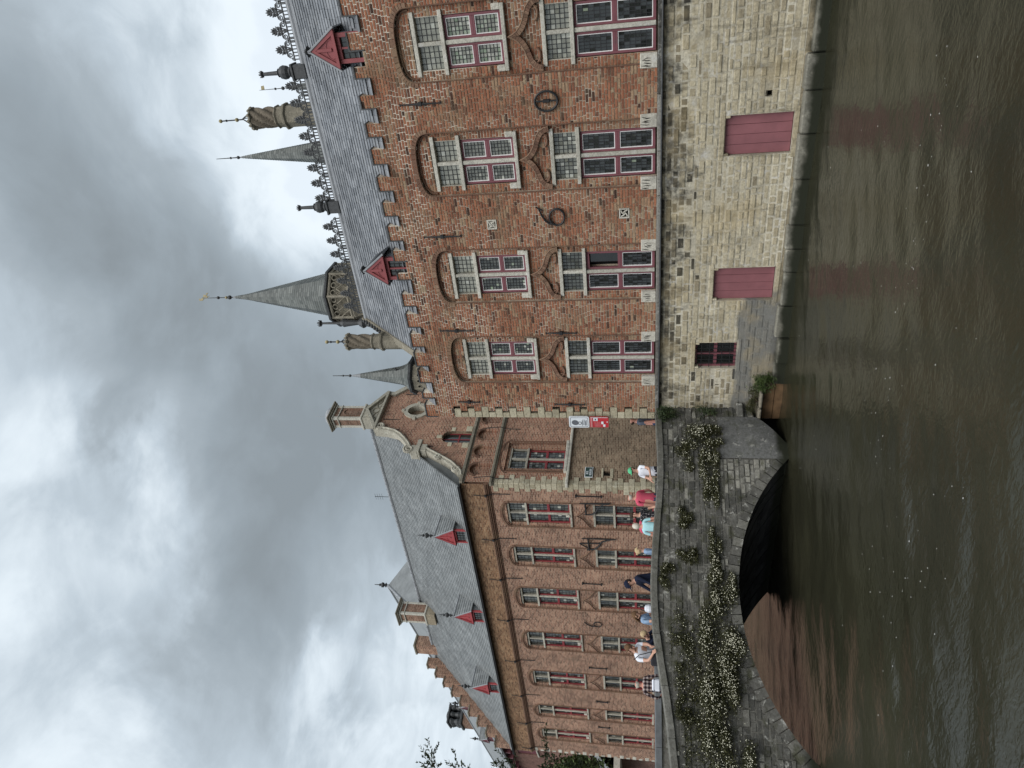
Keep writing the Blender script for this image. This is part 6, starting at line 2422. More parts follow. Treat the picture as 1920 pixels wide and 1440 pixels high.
def daisy_clump(x0, x1, z0, z1, n_leaf, n_flower, label, depth=0.14, seed=0, lump=3):
    cx, cz = (x0 + x1) / 2, (z0 + z1) / 2
    M = Matrix.Rotation(BR, 4, 'Z')
    loc = Vector((-11.78, -1.73, 0)) + (M @ Vector((cx, yo(cx), cz)))
    root = empty('daisy_plant', loc, BR, label=label, cat='plant', group='daisies growing out of the bridge face')
    lobes = [(rp.uniform(x0, x1) - cx, rp.uniform(z0, z1) - cz, rp.uniform(0.22, 0.55)) for _ in range(lump * 2)]
    f, w = MB(), MB()
    hx, hz = (x1 - x0) / 2, (z1 - z0) / 2
    def spot():
        lx, lz, r = rp.choice(lobes)
        for _ in range(20):
            u, v = rp.gauss(0, 0.62), rp.gauss(0, 0.62)
            x, z = lx + u * r * hx, lz + v * max(r * hz, 0.05)
            k = 1 - min(1, (u * u + v * v) / 2.0)
            if (x / (1.45 * hx)) ** 2 + (z / (1.35 * hz)) ** 2 < rp.uniform(0.55, 1.0):
                break
        return x, z, k
    for _ in range(int(n_leaf * 1.8)):
        x, z, k = spot()
        y = yo(cx + x) - yo(cx) - rp.uniform(0.0, depth) * (0.3 + k)
        d = Vector((rp.uniform(-1, 1), rp.uniform(-1.2, 0.1), rp.uniform(-1.0, 0.7)))
        leaf(f, Vector((x, y, z)), d, rp.uniform(0.035, 0.085), rp.uniform(0.005, 0.012), rp.betavariate(1.6, 2.2))
    for _ in range(int(n_flower * 1.25)):
        x, z, k = spot()
        y = yo(cx + x) - yo(cx) - depth * (0.4 + k) * rp.uniform(0.7, 1.25)
        r = rp.uniform(0.005, 0.0098)
        nrm = Vector((rp.uniform(-0.6, 0.6), -1, rp.uniform(-0.2, 0.9))).normalized()
        s = nrm.cross(Vector((0, 0, 1))).normalized()
        t = nrm.cross(s)
        p = Vector((x, y, z))
        vs = [tuple(p + nrm * 0.004)] + [tuple(p + (s * math.cos(q) + t * math.sin(q)) * r) for q in [2 * math.pi * i / 7 for i in range(7)]]
        w.poly(vs, [(0, i + 1, (i + 1) % 7 + 1) for i in range(7)], 0, 0.5)
    tag(f.build('foliage', [M_leaf], root), kind='stuff')
    tag(w.build('flower', [M_petal], root), kind='stuff')


def dc(s0, s1, z0, z1, nl, nf, label, **k):
    daisy_clump(-s1, -s0, z0, z1, nl, nf, label, **k)


dc(-0.95, -0.25, 1.60, 2.55, 2600, 260, 'daisy clump above the grey cement apron, beside the palace corner', depth=0.2, lump=6)
dc(-0.15, 0.80, 1.70, 2.15, 1500, 170, 'daisy drift on the bridge face just left of the cement apron', lump=4)
dc(-0.25, 0.35, 2.30, 2.75, 700, 70, 'thin daisies high under the coping above the apron', depth=0.07)
dc(0.62, 1.50, 1.75, 2.08, 900, 95, 'narrow daisy strip over the right end of the arch', depth=0.1)
dc(1.30, 1.85, 2.30, 2.72, 900, 30, 'green tuft with few flowers below the turquoise top', depth=0.12)
dc(1.90, 2.75, 1.70, 2.02, 1100, 130, 'daisy drift directly over the arch crown, right of the middle', depth=0.11, lump=4)
dc(2.15, 2.72, 2.25, 2.80, 800, 45, 'olive tuft under the coping right of the dark blue jacket', depth=0.1)
dc(2.75, 3.80, 1.45, 2.02, 2300, 300, 'dense daisy band along the arch crown', depth=0.16, lump=5)
dc(2.80, 3.35, 2.80, 3.16, 700, 26, 'green tuft right below the coping at the hump', depth=0.1)
dc(3.75, 5.15, 1.42, 2.28, 4600, 620, 'broad daisy cushion on the left half of the arch', depth=0.22, lump=7)
dc(3.90, 5.05, 2.35, 2.95, 900, 70, 'scattered daisies under the coping below the bent heads', depth=0.07, lump=5)
dc(4.95, 5.75, 2.25, 2.85, 900, 75, 'daisies on the face below the plaid shirt', depth=0.08, lump=4)
dc(5.15, 7.10, 1.35, 2.30, 6200, 820, 'largest daisy cushion, at the left end of the bridge', depth=0.26, lump=9)
dc(5.75, 6.15, 2.50, 2.85, 600, 14, 'broad leaved tuft high at the left end of the bridge', depth=0.1)
dc(6.0, 7.4, 2.3, 2.75, 500, 30, 'few daisies under the lowest part of the coping', depth=0.06, lump=5)


def shrub(name, label, cat, loc, rad, n, mat, leafs=(0.06, 0.12), width=(0.012, 0.03), twigs=10, lobes=9, droop=0.0, up=0.4, group=None):
    root = empty(name, loc, 0, label=label, cat=cat, group=group)
    t, f = MB(), MB()
    L = []
    for _ in range(lobes):
        v = Vector((rp.gauss(0, 0.45) * rad[0], rp.gauss(0, 0.45) * rad[1], rp.uniform(0.15, 0.95) * rad[2]))
        L.append((v, rp.uniform(0.25, 0.5)))
        t.tube([(0, 0, 0), tuple(v * 0.55 + Vector((0, 0, 0.05))), tuple(v)], [0.02, 0.012, 0.004], 4)
    for _ in range(n):
        c, r = rp.choice(L)
        p = c + Vector((rp.gauss(0, 0.5) * r * rad[0], rp.gauss(0, 0.5) * r * rad[1], rp.gauss(0, 0.5) * r * rad[2]))
        leaf(f, p, Vector((rp.uniform(-1, 1), rp.uniform(-1, 1), rp.uniform(-1, 1) + up - droop)), rp.uniform(*leafs), rp.uniform(*width), rp.betavariate(1.8, 2.0))
    t.build('stem', [M_twig], root)
    tag(f.build('foliage', [mat], root), kind='stuff')
    return root


shrub('waterside_plant', 'straggly green weed on the footing slab right of the boarded culvert', 'plant', (-10.55, -0.20, 0.26), (0.25, 0.14, 0.38), 900, M_leafg, (0.06, 0.16), (0.006, 0.012), lobes=12, up=0.5)
shrub('waterside_plant', 'dry brown weed hanging over the pale slabs of the culvert', 'plant', (-11.05, -0.25, 0.60), (0.34, 0.14, 0.22), 700, M_leaf, (0.05, 0.12), (0.004, 0.009), lobes=8, up=-0.2)
shrub('wall_fern', 'dark brownish fern tuft where coping meets the palace ledge', 'plant', (-11.30, -0.42, 2.70), (0.28, 0.16, 0.40), 1000, M_leafd, (0.05, 0.13), (0.006, 0.012), lobes=9, up=0.0)
shrub('wall_fern', 'mossy tuft half way up the corner between bridge and palace', 'plant', (-11.38, -0.38, 1.72), (0.24, 0.14, 0.34), 700, M_leafd, (0.04, 0.10), (0.006, 0.012), lobes=8, up=-0.2)
shrub('climbing_shrub', 'round green climber in front of the plum house wall, far left', 'shrub', (-42.4, 5.6, 5.9), (1.5, 0.8, 2.4), 3000, M_leafg, (0.14, 0.26), (0.05, 0.09), lobes=16)

# tree at the left edge, only its outer twigs reach into view
tree = empty('leafy_tree', (-25.9, -4.5, 2.0), 0, label='tree with narrow leaves whose twigs reach in against the sky at the far left', cat='tree')
t, f = MB(), MB()
t.tube([(0, 0, 0), (0.1, 0.05, 2.5), (0.0, 0.1, 5.5), (0.15, 0.2, 9.0)], [0.26, 0.20, 0.14, 0.05], 8)
for k in range(54):
    z0 = rp.uniform(2.6, 8.6)
    q = rp.uniform(0, 6.283)
    L = rp.uniform(1.3, 2.7) * (1.15 - 0.06 * (z0 - 2.6))
    tip = Vector((L * math.cos(q), L * math.sin(q), z0 + rp.uniform(0.3, 1.8)))
    pts = [Vector((0.05, 0.1, z0)), Vector((0.05, 0.1, z0)).lerp(tip, 0.5) + Vector((0, 0, 0.25)), tip]
    t.tube(pts, [0.04, 0.018, 0.005], 5)
    for j_ in range(9):
        s0 = pts[1].lerp(pts[2], rp.uniform(0, 1.0))
        e = s0 + Vector((rp.uniform(-0.7, 0.7), rp.uniform(-0.7, 0.7), rp.uniform(-0.1, 0.75)))
        t.tube([s0, e], [0.006, 0.002], 3)
        for i in range(26):
            p = s0.lerp(e, rp.uniform(0.1, 1.0))
            leaf(f, p, (e - s0).normalized() + Vector((rp.uniform(-0.9, 0.9), rp.uniform(-0.9, 0.9), rp.uniform(-0.7, 0.7))), rp.uniform(0.09, 0.17), rp.uniform(0.018, 0.030), rp.betavariate(1.6, 2.2))
t.build('trunk', [M_twig], tree)
tag(f.build('crown', [M_leafd], tree), kind='stuff')

# ------------------------------------------------------------------ signs
M_signwhite = simple('sign_white', (0.62, 0.65, 0.68), 0.4, 0.4, 0.05, 3.0)
M_signred = simple('sign_red', (0.40, 0.022, 0.03), 0.45, 0.4, 0.1, 3.0)
M_signgrey = simple('sign_grey', (0.10, 0.105, 0.12), 0.5, 0.3, 0.1, 3.0)
M_signgreen = simple('sign_green', (0.010, 0.038, 0.030), 0.4, 0.4, 0.1, 3.0)
M_signpink = simple('sign_pink', (0.52, 0.20, 0.20), 0.5, 0.3, 0.1, 3.0)


def rounded(x0, x1, z0, z1, r):
    out = []
    for cx, cz, a in ((x1 - r, z0 + r, -90), (x1 - r, z1 - r, 0), (x0 + r, z1 - r, 90), (x0 + r, z0 + r, 180)):
        for k in range(5):
            q = R(a + 22.5 * k)
            out.append((cx + r * math.cos(q), cz + r * math.sin(q)))
    return out


sg = empty('white_sign', (-11.87, -0.14, 5.06), 0, label='white round-cornered sign with a grey fruit-like emblem on the palace corner', cat='sign')
m = MB()
m.prism(rounded(-0.19, 0.19, 0.0, 0.57, 0.05), -0.02, 0.02)
m.build('panel', [M_signwhite], sg)
m = MB()
o = rounded(-0.16, 0.16, 0.035, 0.535, 0.035)
i_ = rounded(-0.152, 0.152, 0.043, 0.527, 0.03)
m.strip(o + o[:1], i_ + i_[:1], -0.026, -0.015)
m.prism([(-0.015 + 0.085 * math.cos(q) - 0.02 * math.sin(q), 0.395 + 0.085 * math.sin(q) * 1.1 + 0.03 * math.cos(q)) for q in [2 * math.pi * k / 16 for k in range(16)]], -0.026, -0.015)
m.tube([(-0.035 + 0.045 * math.cos(q), -0.022, 0.265 + 0.05 * math.sin(q)) for q in [2 * math.pi * k / 12 for k in range(12)]], 0.010, 4, closed=True)
for z, a, b in ((0.19, -0.12, 0.06), (0.165, -0.10, 0.10), (0.12, -0.11, 0.09), (0.10, -0.11, 0.04), (0.075, -0.11, 0.08)):
    m.prism([(a, z), (b, z), (b, z + 0.012), (a, z + 0.012)], -0.025, -0.015)
m.build('print', [M_signgrey], sg)
sg = empty('red_board', (-11.87, -0.14, 4.52), 0, label='red notice board with white lines and small pictures, under the white sign', cat='sign')
m = MB()
m.prism(rounded(-0.175, 0.175, 0.0, 0.52, 0.02), -0.02, 0.02)
m.build('panel', [M_signred], sg)
m = MB()
m.prism([(0.160, 0.02), (0.172, 0.02), (0.172, 0.50), (0.160, 0.50)], -0.026, -0.015)
for bx in ((-0.165, 0.16, 0.45, 0.50, 1), (0.05, 0.15, 0.30, 0.42, 0), (-0.06, 0.03, 0.14, 0.20, 0), (-0.15, -0.07, 0.09, 0.15, 0), (0.0, 0.03, 0.02, 0.05, 0)):
    a, b, c, d, mi = bx
    m.prism([(a, c), (b, c), (b, d), (a, d)], -0.026 - 0.001 * mi, -0.015, mi)
for k in range(5):
    m.prism([(-0.15, 0.23 + 0.035 * k), (0.02 - 0.02 * (k % 2), 0.23 + 0.035 * k), (0.02 - 0.02 * (k % 2), 0.242 + 0.035 * k), (-0.15, 0.242 + 0.035 * k)], -0.025, -0.015, 1)
m.prism([(0.07, 0.34), (0.13, 0.34), (0.13, 0.385), (0.07, 0.385)], -0.028, -0.02, 2)
m.build('print', [M_signwhite, M_signpink, M_signgrey], sg)

hm = Matrix.Translation(Vector(CW)) @ Matrix.Rotation(WA, 4, 'Z') @ GM
pl = hm @ Vector((0.66, -0.03, 5.70))
sg = empty('street_nameplate', pl, WA + R(84.728), label='small dark green plate with two lines of white letters on the street wall', cat='sign')
m = MB()
m.box(-0.27, 0.27, -0.012, 0.02, -0.16, 0.16, 0, 0.5, 0.004)
m.build('rim', [M_signwhite], sg)
m = MB()
m.box(-0.245, 0.245, -0.018, -0.010, -0.135, 0.135, 0)
m.build('panel', [M_signgreen], sg)
m = MB()                              # too small in the photograph to read: letter-sized strokes
def strokes(x0, n, z, h, w):
    for k in range(n):
        x = x0 + k * w * 1.35
        m.box(x, x + w * 0.28, -0.022, -0.016, z, z + h)
        if k % 2 == 0:
            m.box(x + w * 0.7, x + w, -0.022, -0.016, z, z + h)
            m.box(x + w * 0.28, x + w * 0.7, -0.0215, -0.016, z + h * 0.4, z + h * 0.62)
        else:
            m.box(x + w * 0.28, x + w, -0.0215, -0.016, z, z + h * 0.25)
            m.box(x + w * 0.28, x + w * 0.8, -0.0215, -0.016, z + h * 0.75, z + h)
strokes(-0.12, 4, 0.02, 0.085, 0.034)
strokes(-0.17, 7, -0.105, 0.085, 0.036)
m.build('lettering', [M_signwhite], sg)


# ------------------------------------------------------------------ people on the bridge
def cloth(name, c, var=0.12):
    return simple(name, c, 0.85, 0.15, var, 14.0)


M_skin = simple('skin', (0.50, 0.29, 0.21), 0.55, 0.35, 0.07, 10.0)
M_skin2 = simple('sunburnt_skin', (0.50, 0.25, 0.19), 0.55, 0.35, 0.07, 10.0)
M_white_c = cloth('white_cotton', (0.68, 0.70, 0.76), 0.06)
M_pink_c = cloth('pink_cotton', (0.52, 0.085, 0.135), 0.08)
M_navy_c = cloth('navy_cotton', (0.012, 0.016, 0.034))
M_grey_c = cloth('grey_blue_cotton', (0.10, 0.115, 0.15))
M_turq_c = cloth('turquoise_cotton', (0.36, 0.60, 0.64), 0.1)
M_denim = cloth('pale_denim', (0.22, 0.31, 0.44), 0.25)
M_jeans = cloth('blue_jeans', (0.04, 0.06, 0.12), 0.2)
M_dark_c = cloth('dark_trousers', (0.03, 0.03, 0.035))
M_green_c = cloth('green_cap_cloth', (0.10, 0.42, 0.22), 0.1)
M_shoe = cloth('shoe_leather', (0.05, 0.04, 0.035))
M_hair_w = cloth('white_hair', (0.60, 0.56, 0.48), 0.15)
M_hair_b = cloth('brown_hair', (0.13, 0.075, 0.042), 0.35)
M_hair_f = cloth('fair_hair', (0.45, 0.34, 0.20), 0.25)
M_hair_d = cloth('dark_hair', (0.045, 0.030, 0.022), 0.3)
M_eye = cloth('eye_dark', (0.02, 0.015, 0.012))
M_lip = cloth('lips', (0.33, 0.10, 0.09))


def plaid_mat():
    m, nt, b, pos = new_mat('plaid_flannel', 0.9, 0.1)
    oc = nt.nodes.new('ShaderNodeTexCoord').outputs['Object']
    s = node(nt, 'ShaderNodeSeparateXYZ', {0: oc})
    def stripe(v, f, w):
        fr = math_(nt, 'FRACT', math_(nt, 'MULTIPLY', v, f))
        return math_(nt, 'LESS_THAN', fr, w)
    xx = math_(nt, 'ADD', s.outputs[0], math_(nt, 'MULTIPLY', s.outputs[1], 0.4))
    d = math_(nt, 'ADD', stripe(xx, 9.5, 0.55), stripe(s.outputs[2], 9.5, 0.55))
    c = ramp(nt, math_(nt, 'MULTIPLY', d, 0.5), [(0.0, (0.36, 0.33, 0.31)), (0.25, (0.36, 0.33, 0.31)), (0.5, (0.085, 0.060, 0.062)), (0.9, (0.014, 0.011, 0.013))], 'CONSTANT')
    l = math_(nt, 'MAXIMUM', stripe(math_(nt, 'ADD', xx, 0.03), 9.5, 0.10), stripe(math_(nt, 'ADD', s.outputs[2], 0.03), 9.5, 0.10))
    c = mix(nt, math_(nt, 'MULTIPLY', l, 0.5), c, (0.30, 0.20, 0.19))
    nt.links.new(c, b.inputs['Base Color'])
    return m


def speckle_mat(name, base, spot, sc=34.0, th=0.60):
    m, nt, b, pos = new_mat(name, 0.85, 0.2)
    oc = nt.nodes.new('ShaderNodeTexCoord').outputs['Object']
    n = noise(nt, oc, sc, 2.0, 0.5)
    c = mix(nt, maprange(nt, n, th, th + 0.03), base, spot)
    nt.links.new(c, b.inputs['Base Color'])
    return m


M_plaid = plaid_mat()
M_speck = speckle_mat('black_print_blouse', (0.014, 0.014, 0.018), (0.45, 0.42, 0.42))
people = []


def person(label, xy, z_top, facing, shirt, trousers, skin=None, hair=None, hair_style='short', lean=0.0, head=(0.0, 0.0), hands=((-0.24, 0.05, 0.80), (0.24, 0.05, 0.80)),
           sleeve=0.42, broad=1.0, cap=None, foot=2.36, twist=0.0):
    """skeleton in body space: x = left/right, y = forward (negated later), z up; facing = heading of the look, degrees from +x"""
    skin = skin or M_skin
    V_, E_, Rr, lab = [], [], [], []

    def add(p, r, par=None, l='shirt'):
        V_.append(Vector(p))
        Rr.append(r if hasattr(r, '__len__') else (r, r))
        lab.append(l)
        if par is not None:
            E_.append((par, len(V_) - 1))
        return len(V_) - 1
    dirv = Vector((0, math.sin(lean), math.cos(lean)))
    pel = Vector((0, -0.10 * math.sin(lean), 0.95))
    p0 = add(pel, (0.155 * broad, 0.115 * broad), None, 'trousers')
    p1 = add(pel + dirv * 0.17, (0.145 * broad, 0.105 * broad), p0)
    p2 = add(pel + dirv * 0.36, (0.175 * broad, 0.115 * broad), p1)
    p3 = add(pel + dirv * 0.475, (0.12 * broad, 0.085), p2)
    nk = pel + dirv * 0.535
    p4 = add(nk, (0.056, 0.058), p3, 'skin')
    hl = lean + head[0]
    hd = Vector((math.sin(head[1]) * 0.6, math.sin(hl), math.cos(hl))).normalized()
    hb = nk + hd * 0.075 + Vector((0, 0.012, 0))
    p5 = add(hb, (0.062, 0.072), p4, 'skin')
    hc = nk + hd * 0.155 + Vector((0, 0.006, 0))
    p6 = add(hc, (0.078, 0.096), p5, 'skin')
    p7 = add(nk + hd * 0.215, (0.066, 0.082), p6, 'skin')
    for sx, hand in ((-1, hands[0]), (1, hands[1])):
        sh = pel + dirv * 0.455 + Vector((sx * 0.185 * broad, 0, 0))
        a = add(sh, 0.062, p3)
        hv = Vector(hand)
        mid_ = (sh + hv) / 2
        L = (hv - sh).length
        bend = math.sqrt(max(0.0, 0.28 ** 2 - (L / 2) ** 2)) if L < 0.56 else 0.0
        el = mid_ + Vector((sx * 0.55, -0.45, -0.7)).normalized() * bend
        f_ = add(sh.lerp(el, 0.55), 0.050, a)
        b_ = add(el, 0.042, f_, 'skin' if sleeve < 0.6 else 'shirt')
        w_ = add(el.lerp(hv, 0.82), 0.030, b_, 'skin' if sleeve < 0.95 else 'shirt')
        d_ = (hv - el).normalized()
        pm = add(hv, (0.040, 0.022), w_, 'skin')
        side = d_.cross(Vector((0, 1, 0.2)))
        side = side.normalized() if side.length > 0.05 else Vector((1, 0, 0))
        curl = Vector((0, 0.25, -0.55))
        for k, (o, fl_) in enumerate(((-0.030, 0.070), (-0.010, 0.080), (0.011, 0.075), (0.030, 0.058))):
            k1 = add(hv + d_ * 0.045 + side * o, 0.0115, pm, 'skin')
            k2 = add(hv + d_ * (0.045 + fl_ * 0.55) + side * o * 1.1 + curl * 0.012, 0.010, k1, 'skin')
            add(hv + d_ * (0.045 + fl_ * 0.9) + side * o * 1.1 + curl * 0.045, 0.008, k2, 'skin')
        t1 = add(hv + side * -0.045 * sx + d_ * 0.005, 0.013, pm, 'skin')
        add(hv + side * -0.062 * sx + d_ * 0.045 + curl * 0.02, 0.010, t1, 'skin')
    for sx in (-1, 1):
        h_ = add(pel + Vector((sx * 0.095, 0.0, -0.08)), 0.092, p0, 'trousers')
        k_ = add(Vector((sx * 0.11, 0.02, 0.50)), 0.062, h_, 'trousers')
        an = add(Vector((sx * 0.115, -0.02, 0.09)), 0.045, k_, 'trousers')
        add(Vector((sx * 0.13, 0.14, 0.04)), 0.036, an, 'shoe')
    top = (nk + hd * 0.215).z + 0.085
    sc = (z_top - foot) / top
    q = R(facing) - math.pi / 2       # body +y turned to the facing direction
    M = Matrix.Translation(Vector((0, 0, 0)))
    root = empty('person', (xy[0], xy[1], foot), q, label=label, cat='person')
    root.scale = (sc, sc, sc)
    me = bpy.data.meshes.new('body')
    me.from_pydata([tuple(v) for v in V_], E_, [])
    ob = bpy.data.objects.new('body', me)
    col.objects.link(ob)
    ob.parent = root
    md = ob.modifiers.new('skin', 'SKIN')
    md.use_smooth_shade = True
    sv = me.skin_vertices[0].data
    for i, r in enumerate(Rr):
        sv[i].radius = r
        sv[i].use_root = (i == 0)
    ob.modifiers.new('sub', 'SUBSURF').levels = 1
    people.append((ob, V_, E_, lab, {'skin': skin, 'shirt': shirt, 'trousers': trousers, 'shoe': M_shoe}, sleeve))
    # face, hair, cap
    fw = Vector((0, 1, 0))
    fw = (fw - hd * fw.dot(hd)).normalized()
    sd = fw.cross(hd)

    def H(a, b, c):
        return tuple(hc + sd * a + fw * b + hd * c)
    fm = MB()
    for sx in (-1, 1):
        fm.tube([H(sx * 0.033, 0.082, 0.012), H(sx * 0.033, 0.098, 0.012)], [0.013, 0.010], 6, 0)
        fm.tube([H(sx * 0.014, 0.093, 0.036), H(sx * 0.052, 0.084, 0.036)], 0.005, 4, 0)
        fm.tube([H(sx * 0.080, -0.005, -0.02), H(sx * 0.096, -0.012, 0.0), H(sx * 0.086, -0.006, 0.03)], [0.010, 0.014, 0.010], 6, 2)
    fm.tube([H(0, 0.09, 0.012), H(0, 0.118, -0.028), H(0, 0.094, -0.036)], [0.009, 0.015, 0.010], 6, 2)
    fm.tube([H(-0.024, 0.088, -0.066), H(0, 0.094, -0.064), H(0.024, 0.088, -0.066)], [0.004, 0.007, 0.004], 5, 1)
    fm.build('face', [M_eye, M_lip, skin], root)
    if hair:
        hm_ = MB()
        nu, nv = 16, 10
        grid = {}
        for i in range(nu):
            for j_ in range(nv + 1):
                th, ph = 2 * math.pi * i / nu, math.pi * j_ / nv
                a, b, c = math.sin(ph) * math.cos(th), math.sin(ph) * math.sin(th), math.cos(ph)
                k = 1 + 0.05 * math.sin(7 * th + 3 * j_)
                grid[i, j_] = (a * 0.092 * k, b * 0.112 * k - 0.008, c * 0.118 * k + 0.022)
        for i in range(nu):
            for j_ in range(nv):
                p = [grid[i, j_], grid[(i + 1) % nu, j_], grid[(i + 1) % nu, j_ + 1], grid[i, j_ + 1]]
                cx = [sum(v[t] for v in p) / 4 for t in range(3)]
                keep = cx[2] > 0.045 or (cx[1] < 0.0 and cx[2] > -0.075) if hair_style == 'short' else cx[2] > 0.05 or (cx[1] < 0.02 and cx[2] > -0.11)
                if hair_style == 'bald':
                    keep = cx[1] < -0.02 and -0.07 < cx[2] < 0.025
                if keep:
                    hm_.face([H(*v) for v in p], 0, rp.random())
        if hair_style == 'long':
            for k in range(14):
                a = -0.075 + 0.15 * k / 13
                hm_.tube([H(a, -0.08, 0.02), H(a * 1.1, -0.10, -0.08), H(a * 1.15, -0.085, -0.19)], [0.022, 0.024, 0.012], 5)
        if hair_style == 'bun':
            hm_.lathe([(0.045 * math.sin(math.pi * k / 6) + 0.001, -0.045 * math.cos(math.pi * k / 6)) for k in range(7)], 8, H(0, -0.12, 0.05))
        hm_.build('hair', [hair], root, smooth=True)
    if cap:
        cm_ = MB()
        nu, nv = 16, 6
        gr = {}
        for i in range(nu):
            for j_ in range(nv + 1):
                th, ph = 2 * math.pi * i / nu, 0.5 * math.pi * j_ / nv
                gr[i, j_] = H(math.sin(ph) * math.cos(th) * 0.100, math.sin(ph) * math.sin(th) * 0.118, math.cos(ph) * 0.105 + 0.042)
        for i in range(nu):
            for j_ in range(nv):
                cm_.face([gr[i, j_], gr[(i + 1) % nu, j_], gr[(i + 1) % nu, j_ + 1], gr[i, j_ + 1]], 0)
        vs = []
        for k in range(9):
            th = R(25 + 130 * k / 8)
            vs.append((H(math.cos(th) * 0.098, math.sin(th) * 0.115, 0.045), H(math.cos(th) * 0.092, math.sin(th) * 0.205, 0.028)))
        for (a, b), (c, d) in zip(vs[:-1], vs[1:]):
            lo = [tuple(Vector(p) - hd * 0.008) for p in (a, b, d, c)]
            cm_.poly([a, b, d, c] + lo, [(0, 1, 2, 3), (7, 6, 5, 4), (1, 5, 6, 2)], 0)
        cm_.build('cap', [cap], root, smooth=True)
    return root


BRX, BRY = Vector((0.472, 0.882)), Vector((-0.882, 0.472))
OUT = math.degrees(math.atan2(-0.472, 0.882))            # facing out over the parapet, towards the camera side
IN = OUT + 180
LEFT, RIGHT = math.degrees(math.atan2(-0.882, -0.472)), math.degrees(math.atan2(0.882, 0.472))
person('man in grey-blue shirt with white earpiece at the palace corner, partly hidden by it', (-12.57, 0.83), 4.03, 20, M_grey_c, M_jeans, M_skin2, M_hair_d, 'bald', hands=((-0.2, 0.28, 1.15), (0.2, 0.1, 0.85)))
person('person in green cap and white t-shirt holding something small in both hands', (-13.02, -0.86), 3.99, LEFT + 25, M_white_c, M_dark_c, hair=M_hair_d, cap=M_green_c, hands=((-0.10, 0.34, 1.10), (0.10, 0.34, 1.06)))
person('bald man in pink t-shirt seen from behind, arm stretched to the right', (-13.35, -1.62), 4.06, IN + 25, M_pink_c, M_jeans, M_skin2, M_hair_w, 'bald', broad=1.25, hands=((-0.26, 0.0, 0.82), (0.42, 0.20, 0.98)))
person('woman in black patterned blouse with hair tied up, between pink and turquoise shirts', (-13.25, -2.38), 3.92, OUT + 10, M_speck, M_dark_c, hair=M_hair_d, hair_style='bun', hands=((-0.20, 0.22, 0.95), (0.20, 0.18, 0.9)))
person('white-haired woman in a turquoise sleeveless top seen from behind', (-13.05, -2.98), 3.84, IN - 20, M_turq_c, M_dark_c, M_skin2, M_hair_w, 'short', lean=0.12, sleeve=0.1, hands=((-0.25, 0.12, 0.88), (0.25, 0.12, 0.88)))
person('person half hidden behind the white-haired woman, only a pink face showing', (-13.95, -2.06), 3.94, OUT, M_pink_c, M_dark_c, M_skin2, M_hair_f, 'bald')
person('fair-haired woman in pale denim jacket standing alone at the parapet', (-14.10, -2.85), 3.79, RIGHT - 20, M_denim, M_jeans, hair=M_hair_f, hair_style='bun', sleeve=1.0, lean=0.05, hands=((-0.18, 0.2, 0.95), (0.18, 0.2, 0.95)))
person('man in black cap and navy sweater walking left with stooped head', (-13.80, -3.95), 4.03, LEFT + 5, M_navy_c, M_dark_c, M_skin, M_hair_d, 'short', lean=0.30, head=(0.15, 0), sleeve=1.0, broad=1.15, cap=M_navy_c, hands=((-0.22, 0.35, 0.85), (0.22, 0.40, 0.88)))
wd = person('brown-haired woman in pale denim dress bending over a white bag', (-14.25, -4.95), 3.84, RIGHT - 35, M_denim, M_jeans, hair=M_hair_b, hair_style='long', lean=0.22, head=(0.35, 0.1), sleeve=0.2, hands=((-0.12, 0.40, 1.12), (0.14, 0.38, 1.04)))
person('person in dark navy top leaning on the parapet behind the white t-shirt', (-14.75, -5.22), 3.62, OUT + 30, M_navy_c, M_dark_c, M_skin, M_hair_f, 'short', lean=0.75, head=(0.3, 0), sleeve=0.9, hands=((-0.12, 0.75, 1.02), (0.18, 0.78, 1.02)))
person('young man in white t-shirt with camera strap leaning over the parapet, head bowed', (-14.45, -5.72), 3.985, OUT + 20, M_white_c, M_white_c, M_skin, M_hair_b, 'short', lean=0.34, head=(0.42, -0.1), hands=((0.02, 0.46, 1.06), (0.20, 0.48, 1.02)), broad=1.08)
person('white-haired man in plaid shirt seen from behind at the left end of the group', (-15.10, -6.08), 3.83, IN - 15, M_plaid, M_dark_c, M_skin2, M_hair_w, 'bald', sleeve=0.95, broad=1.12, hands=((-0.26, 0.08, 0.95), (0.28, 0.02, 0.88)))

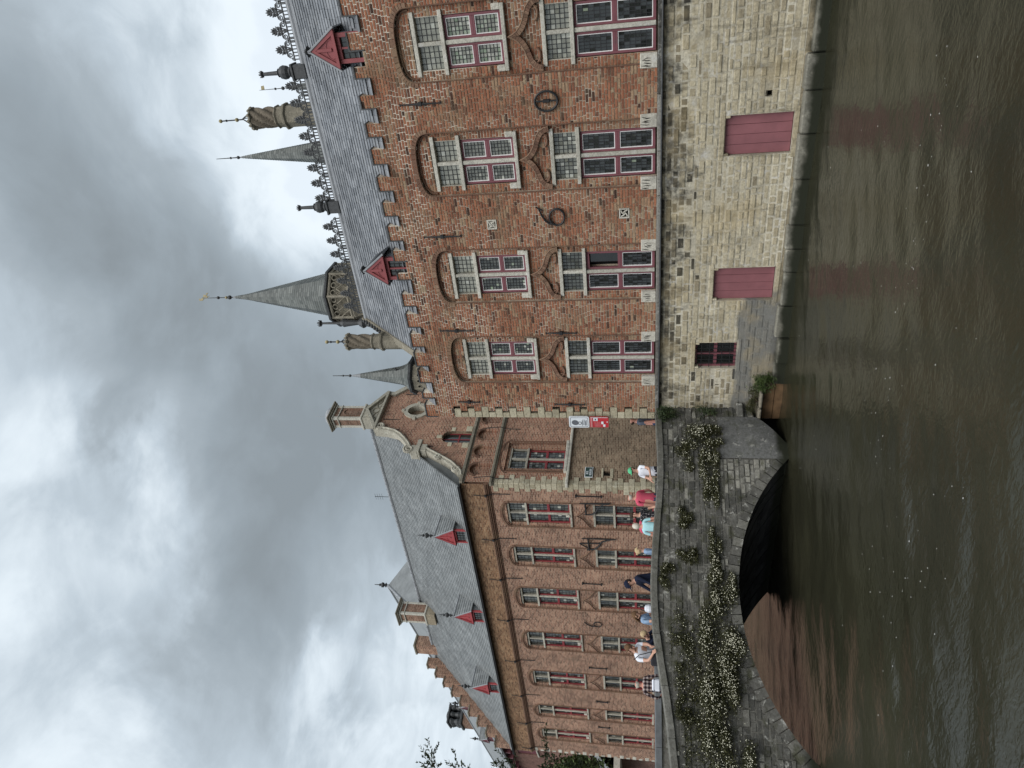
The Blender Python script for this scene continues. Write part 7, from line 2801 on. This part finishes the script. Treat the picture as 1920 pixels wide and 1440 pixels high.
dg = bpy.context.evaluated_depsgraph_get()
dg.update()
for ob, V_, E_, lab, mats, sleeve in people:
    nm = bpy.data.meshes.new_from_object(ob.evaluated_get(dg))
    ob.modifiers.clear()
    old = ob.data
    ob.data = nm
    nm.name = 'body'
    bpy.data.meshes.remove(old)
    nm.materials.clear()
    keys = ['skin', 'shirt', 'trousers', 'shoe']
    for k in keys:
        nm.materials.append(mats[k])
    A = np.array([tuple(V_[a]) for a, b in E_])
    B = np.array([tuple(V_[b]) for a, b in E_])
    L = [keys.index(lab[b]) for a, b in E_]
    cen = np.empty(len(nm.polygons) * 3)
    nm.polygons.foreach_get('center', cen)
    cen = cen.reshape(-1, 3)
    AB = B - A
    tt = np.clip(((cen[:, None] - A) * AB).sum(-1) / np.maximum((AB * AB).sum(-1), 1e-9), 0, 1)
    dd = np.linalg.norm(cen[:, None] - (A + tt[..., None] * AB), axis=-1)
    best = dd.argmin(1)
    nm.polygons.foreach_set('material_index', [L[i] for i in best])
    nm.polygons.foreach_set('use_smooth', [True] * len(nm.polygons))

# things they carry
m = MB()
bag = empty('white_bag', (-14.05, -4.72, 3.42), R(30), label='small white bag held against the denim dress', cat='bag')
m.lathe([(0.02, -0.10), (0.085, -0.085), (0.10, 0.0), (0.085, 0.08), (0.04, 0.11)], 10, (0, 0, 0), 0, 0.5)
m.build('pouch', [M_white_c], bag)
m = MB()
m.tube([(-0.06, 0, 0.09), (-0.04, 0, 0.2), (0.04, 0, 0.2), (0.06, 0, 0.09)], 0.012, 5)
m.build('handle', [M_dark_c], bag)
ph = empty('phone', (-14.08, -5.80, 3.40), R(OUT - 90), label='black phone in the hands of the young man in white', cat='phone')
m = MB()
m.box(-0.036, 0.036, -0.004, 0.004, -0.075, 0.075, 0, 0.5, 0.003)
m.build('case', [M_dark_c], ph)
m = MB()
m.face([(-0.033, 0.0048, -0.07), (-0.033, 0.0048, 0.07), (0.033, 0.0048, 0.07), (0.033, 0.0048, -0.07)])
m.build('screen', [M_signgrey], ph)
sb_ = empty('shoulder_bag', (-14.20, -5.98, 3.27), R(OUT - 90), label='black shoulder bag hanging at the side of the young man in white', cat='bag')
m = MB()
m.box(-0.16, 0.16, -0.06, 0.06, -0.12, 0.12, 0, 0.5, 0.03)
m.build('pouch', [M_dark_c], sb_)
m = MB()
m.tube([(-0.14, 0, 0.10), (-0.05, 0.02, 0.38), (0.06, 0.02, 0.50)], 0.010, 5)
m.build('strap', [M_dark_c], sb_)
wb_ = empty('white_pouch', (-14.95, -6.15, 3.27), R(OUT - 90), label='white waist bag below the plaid shirt', cat='bag')
m = MB()
m.box(-0.13, 0.13, -0.06, 0.06, -0.10, 0.09, 0, 0.5, 0.03)
m.build('pouch', [M_white_c], wb_)
m = MB()
m.box(-0.14, 0.14, -0.064, 0.064, 0.04, 0.06, 0, 0.5, 0.006)
m.build('band', [M_grey_c], wb_)
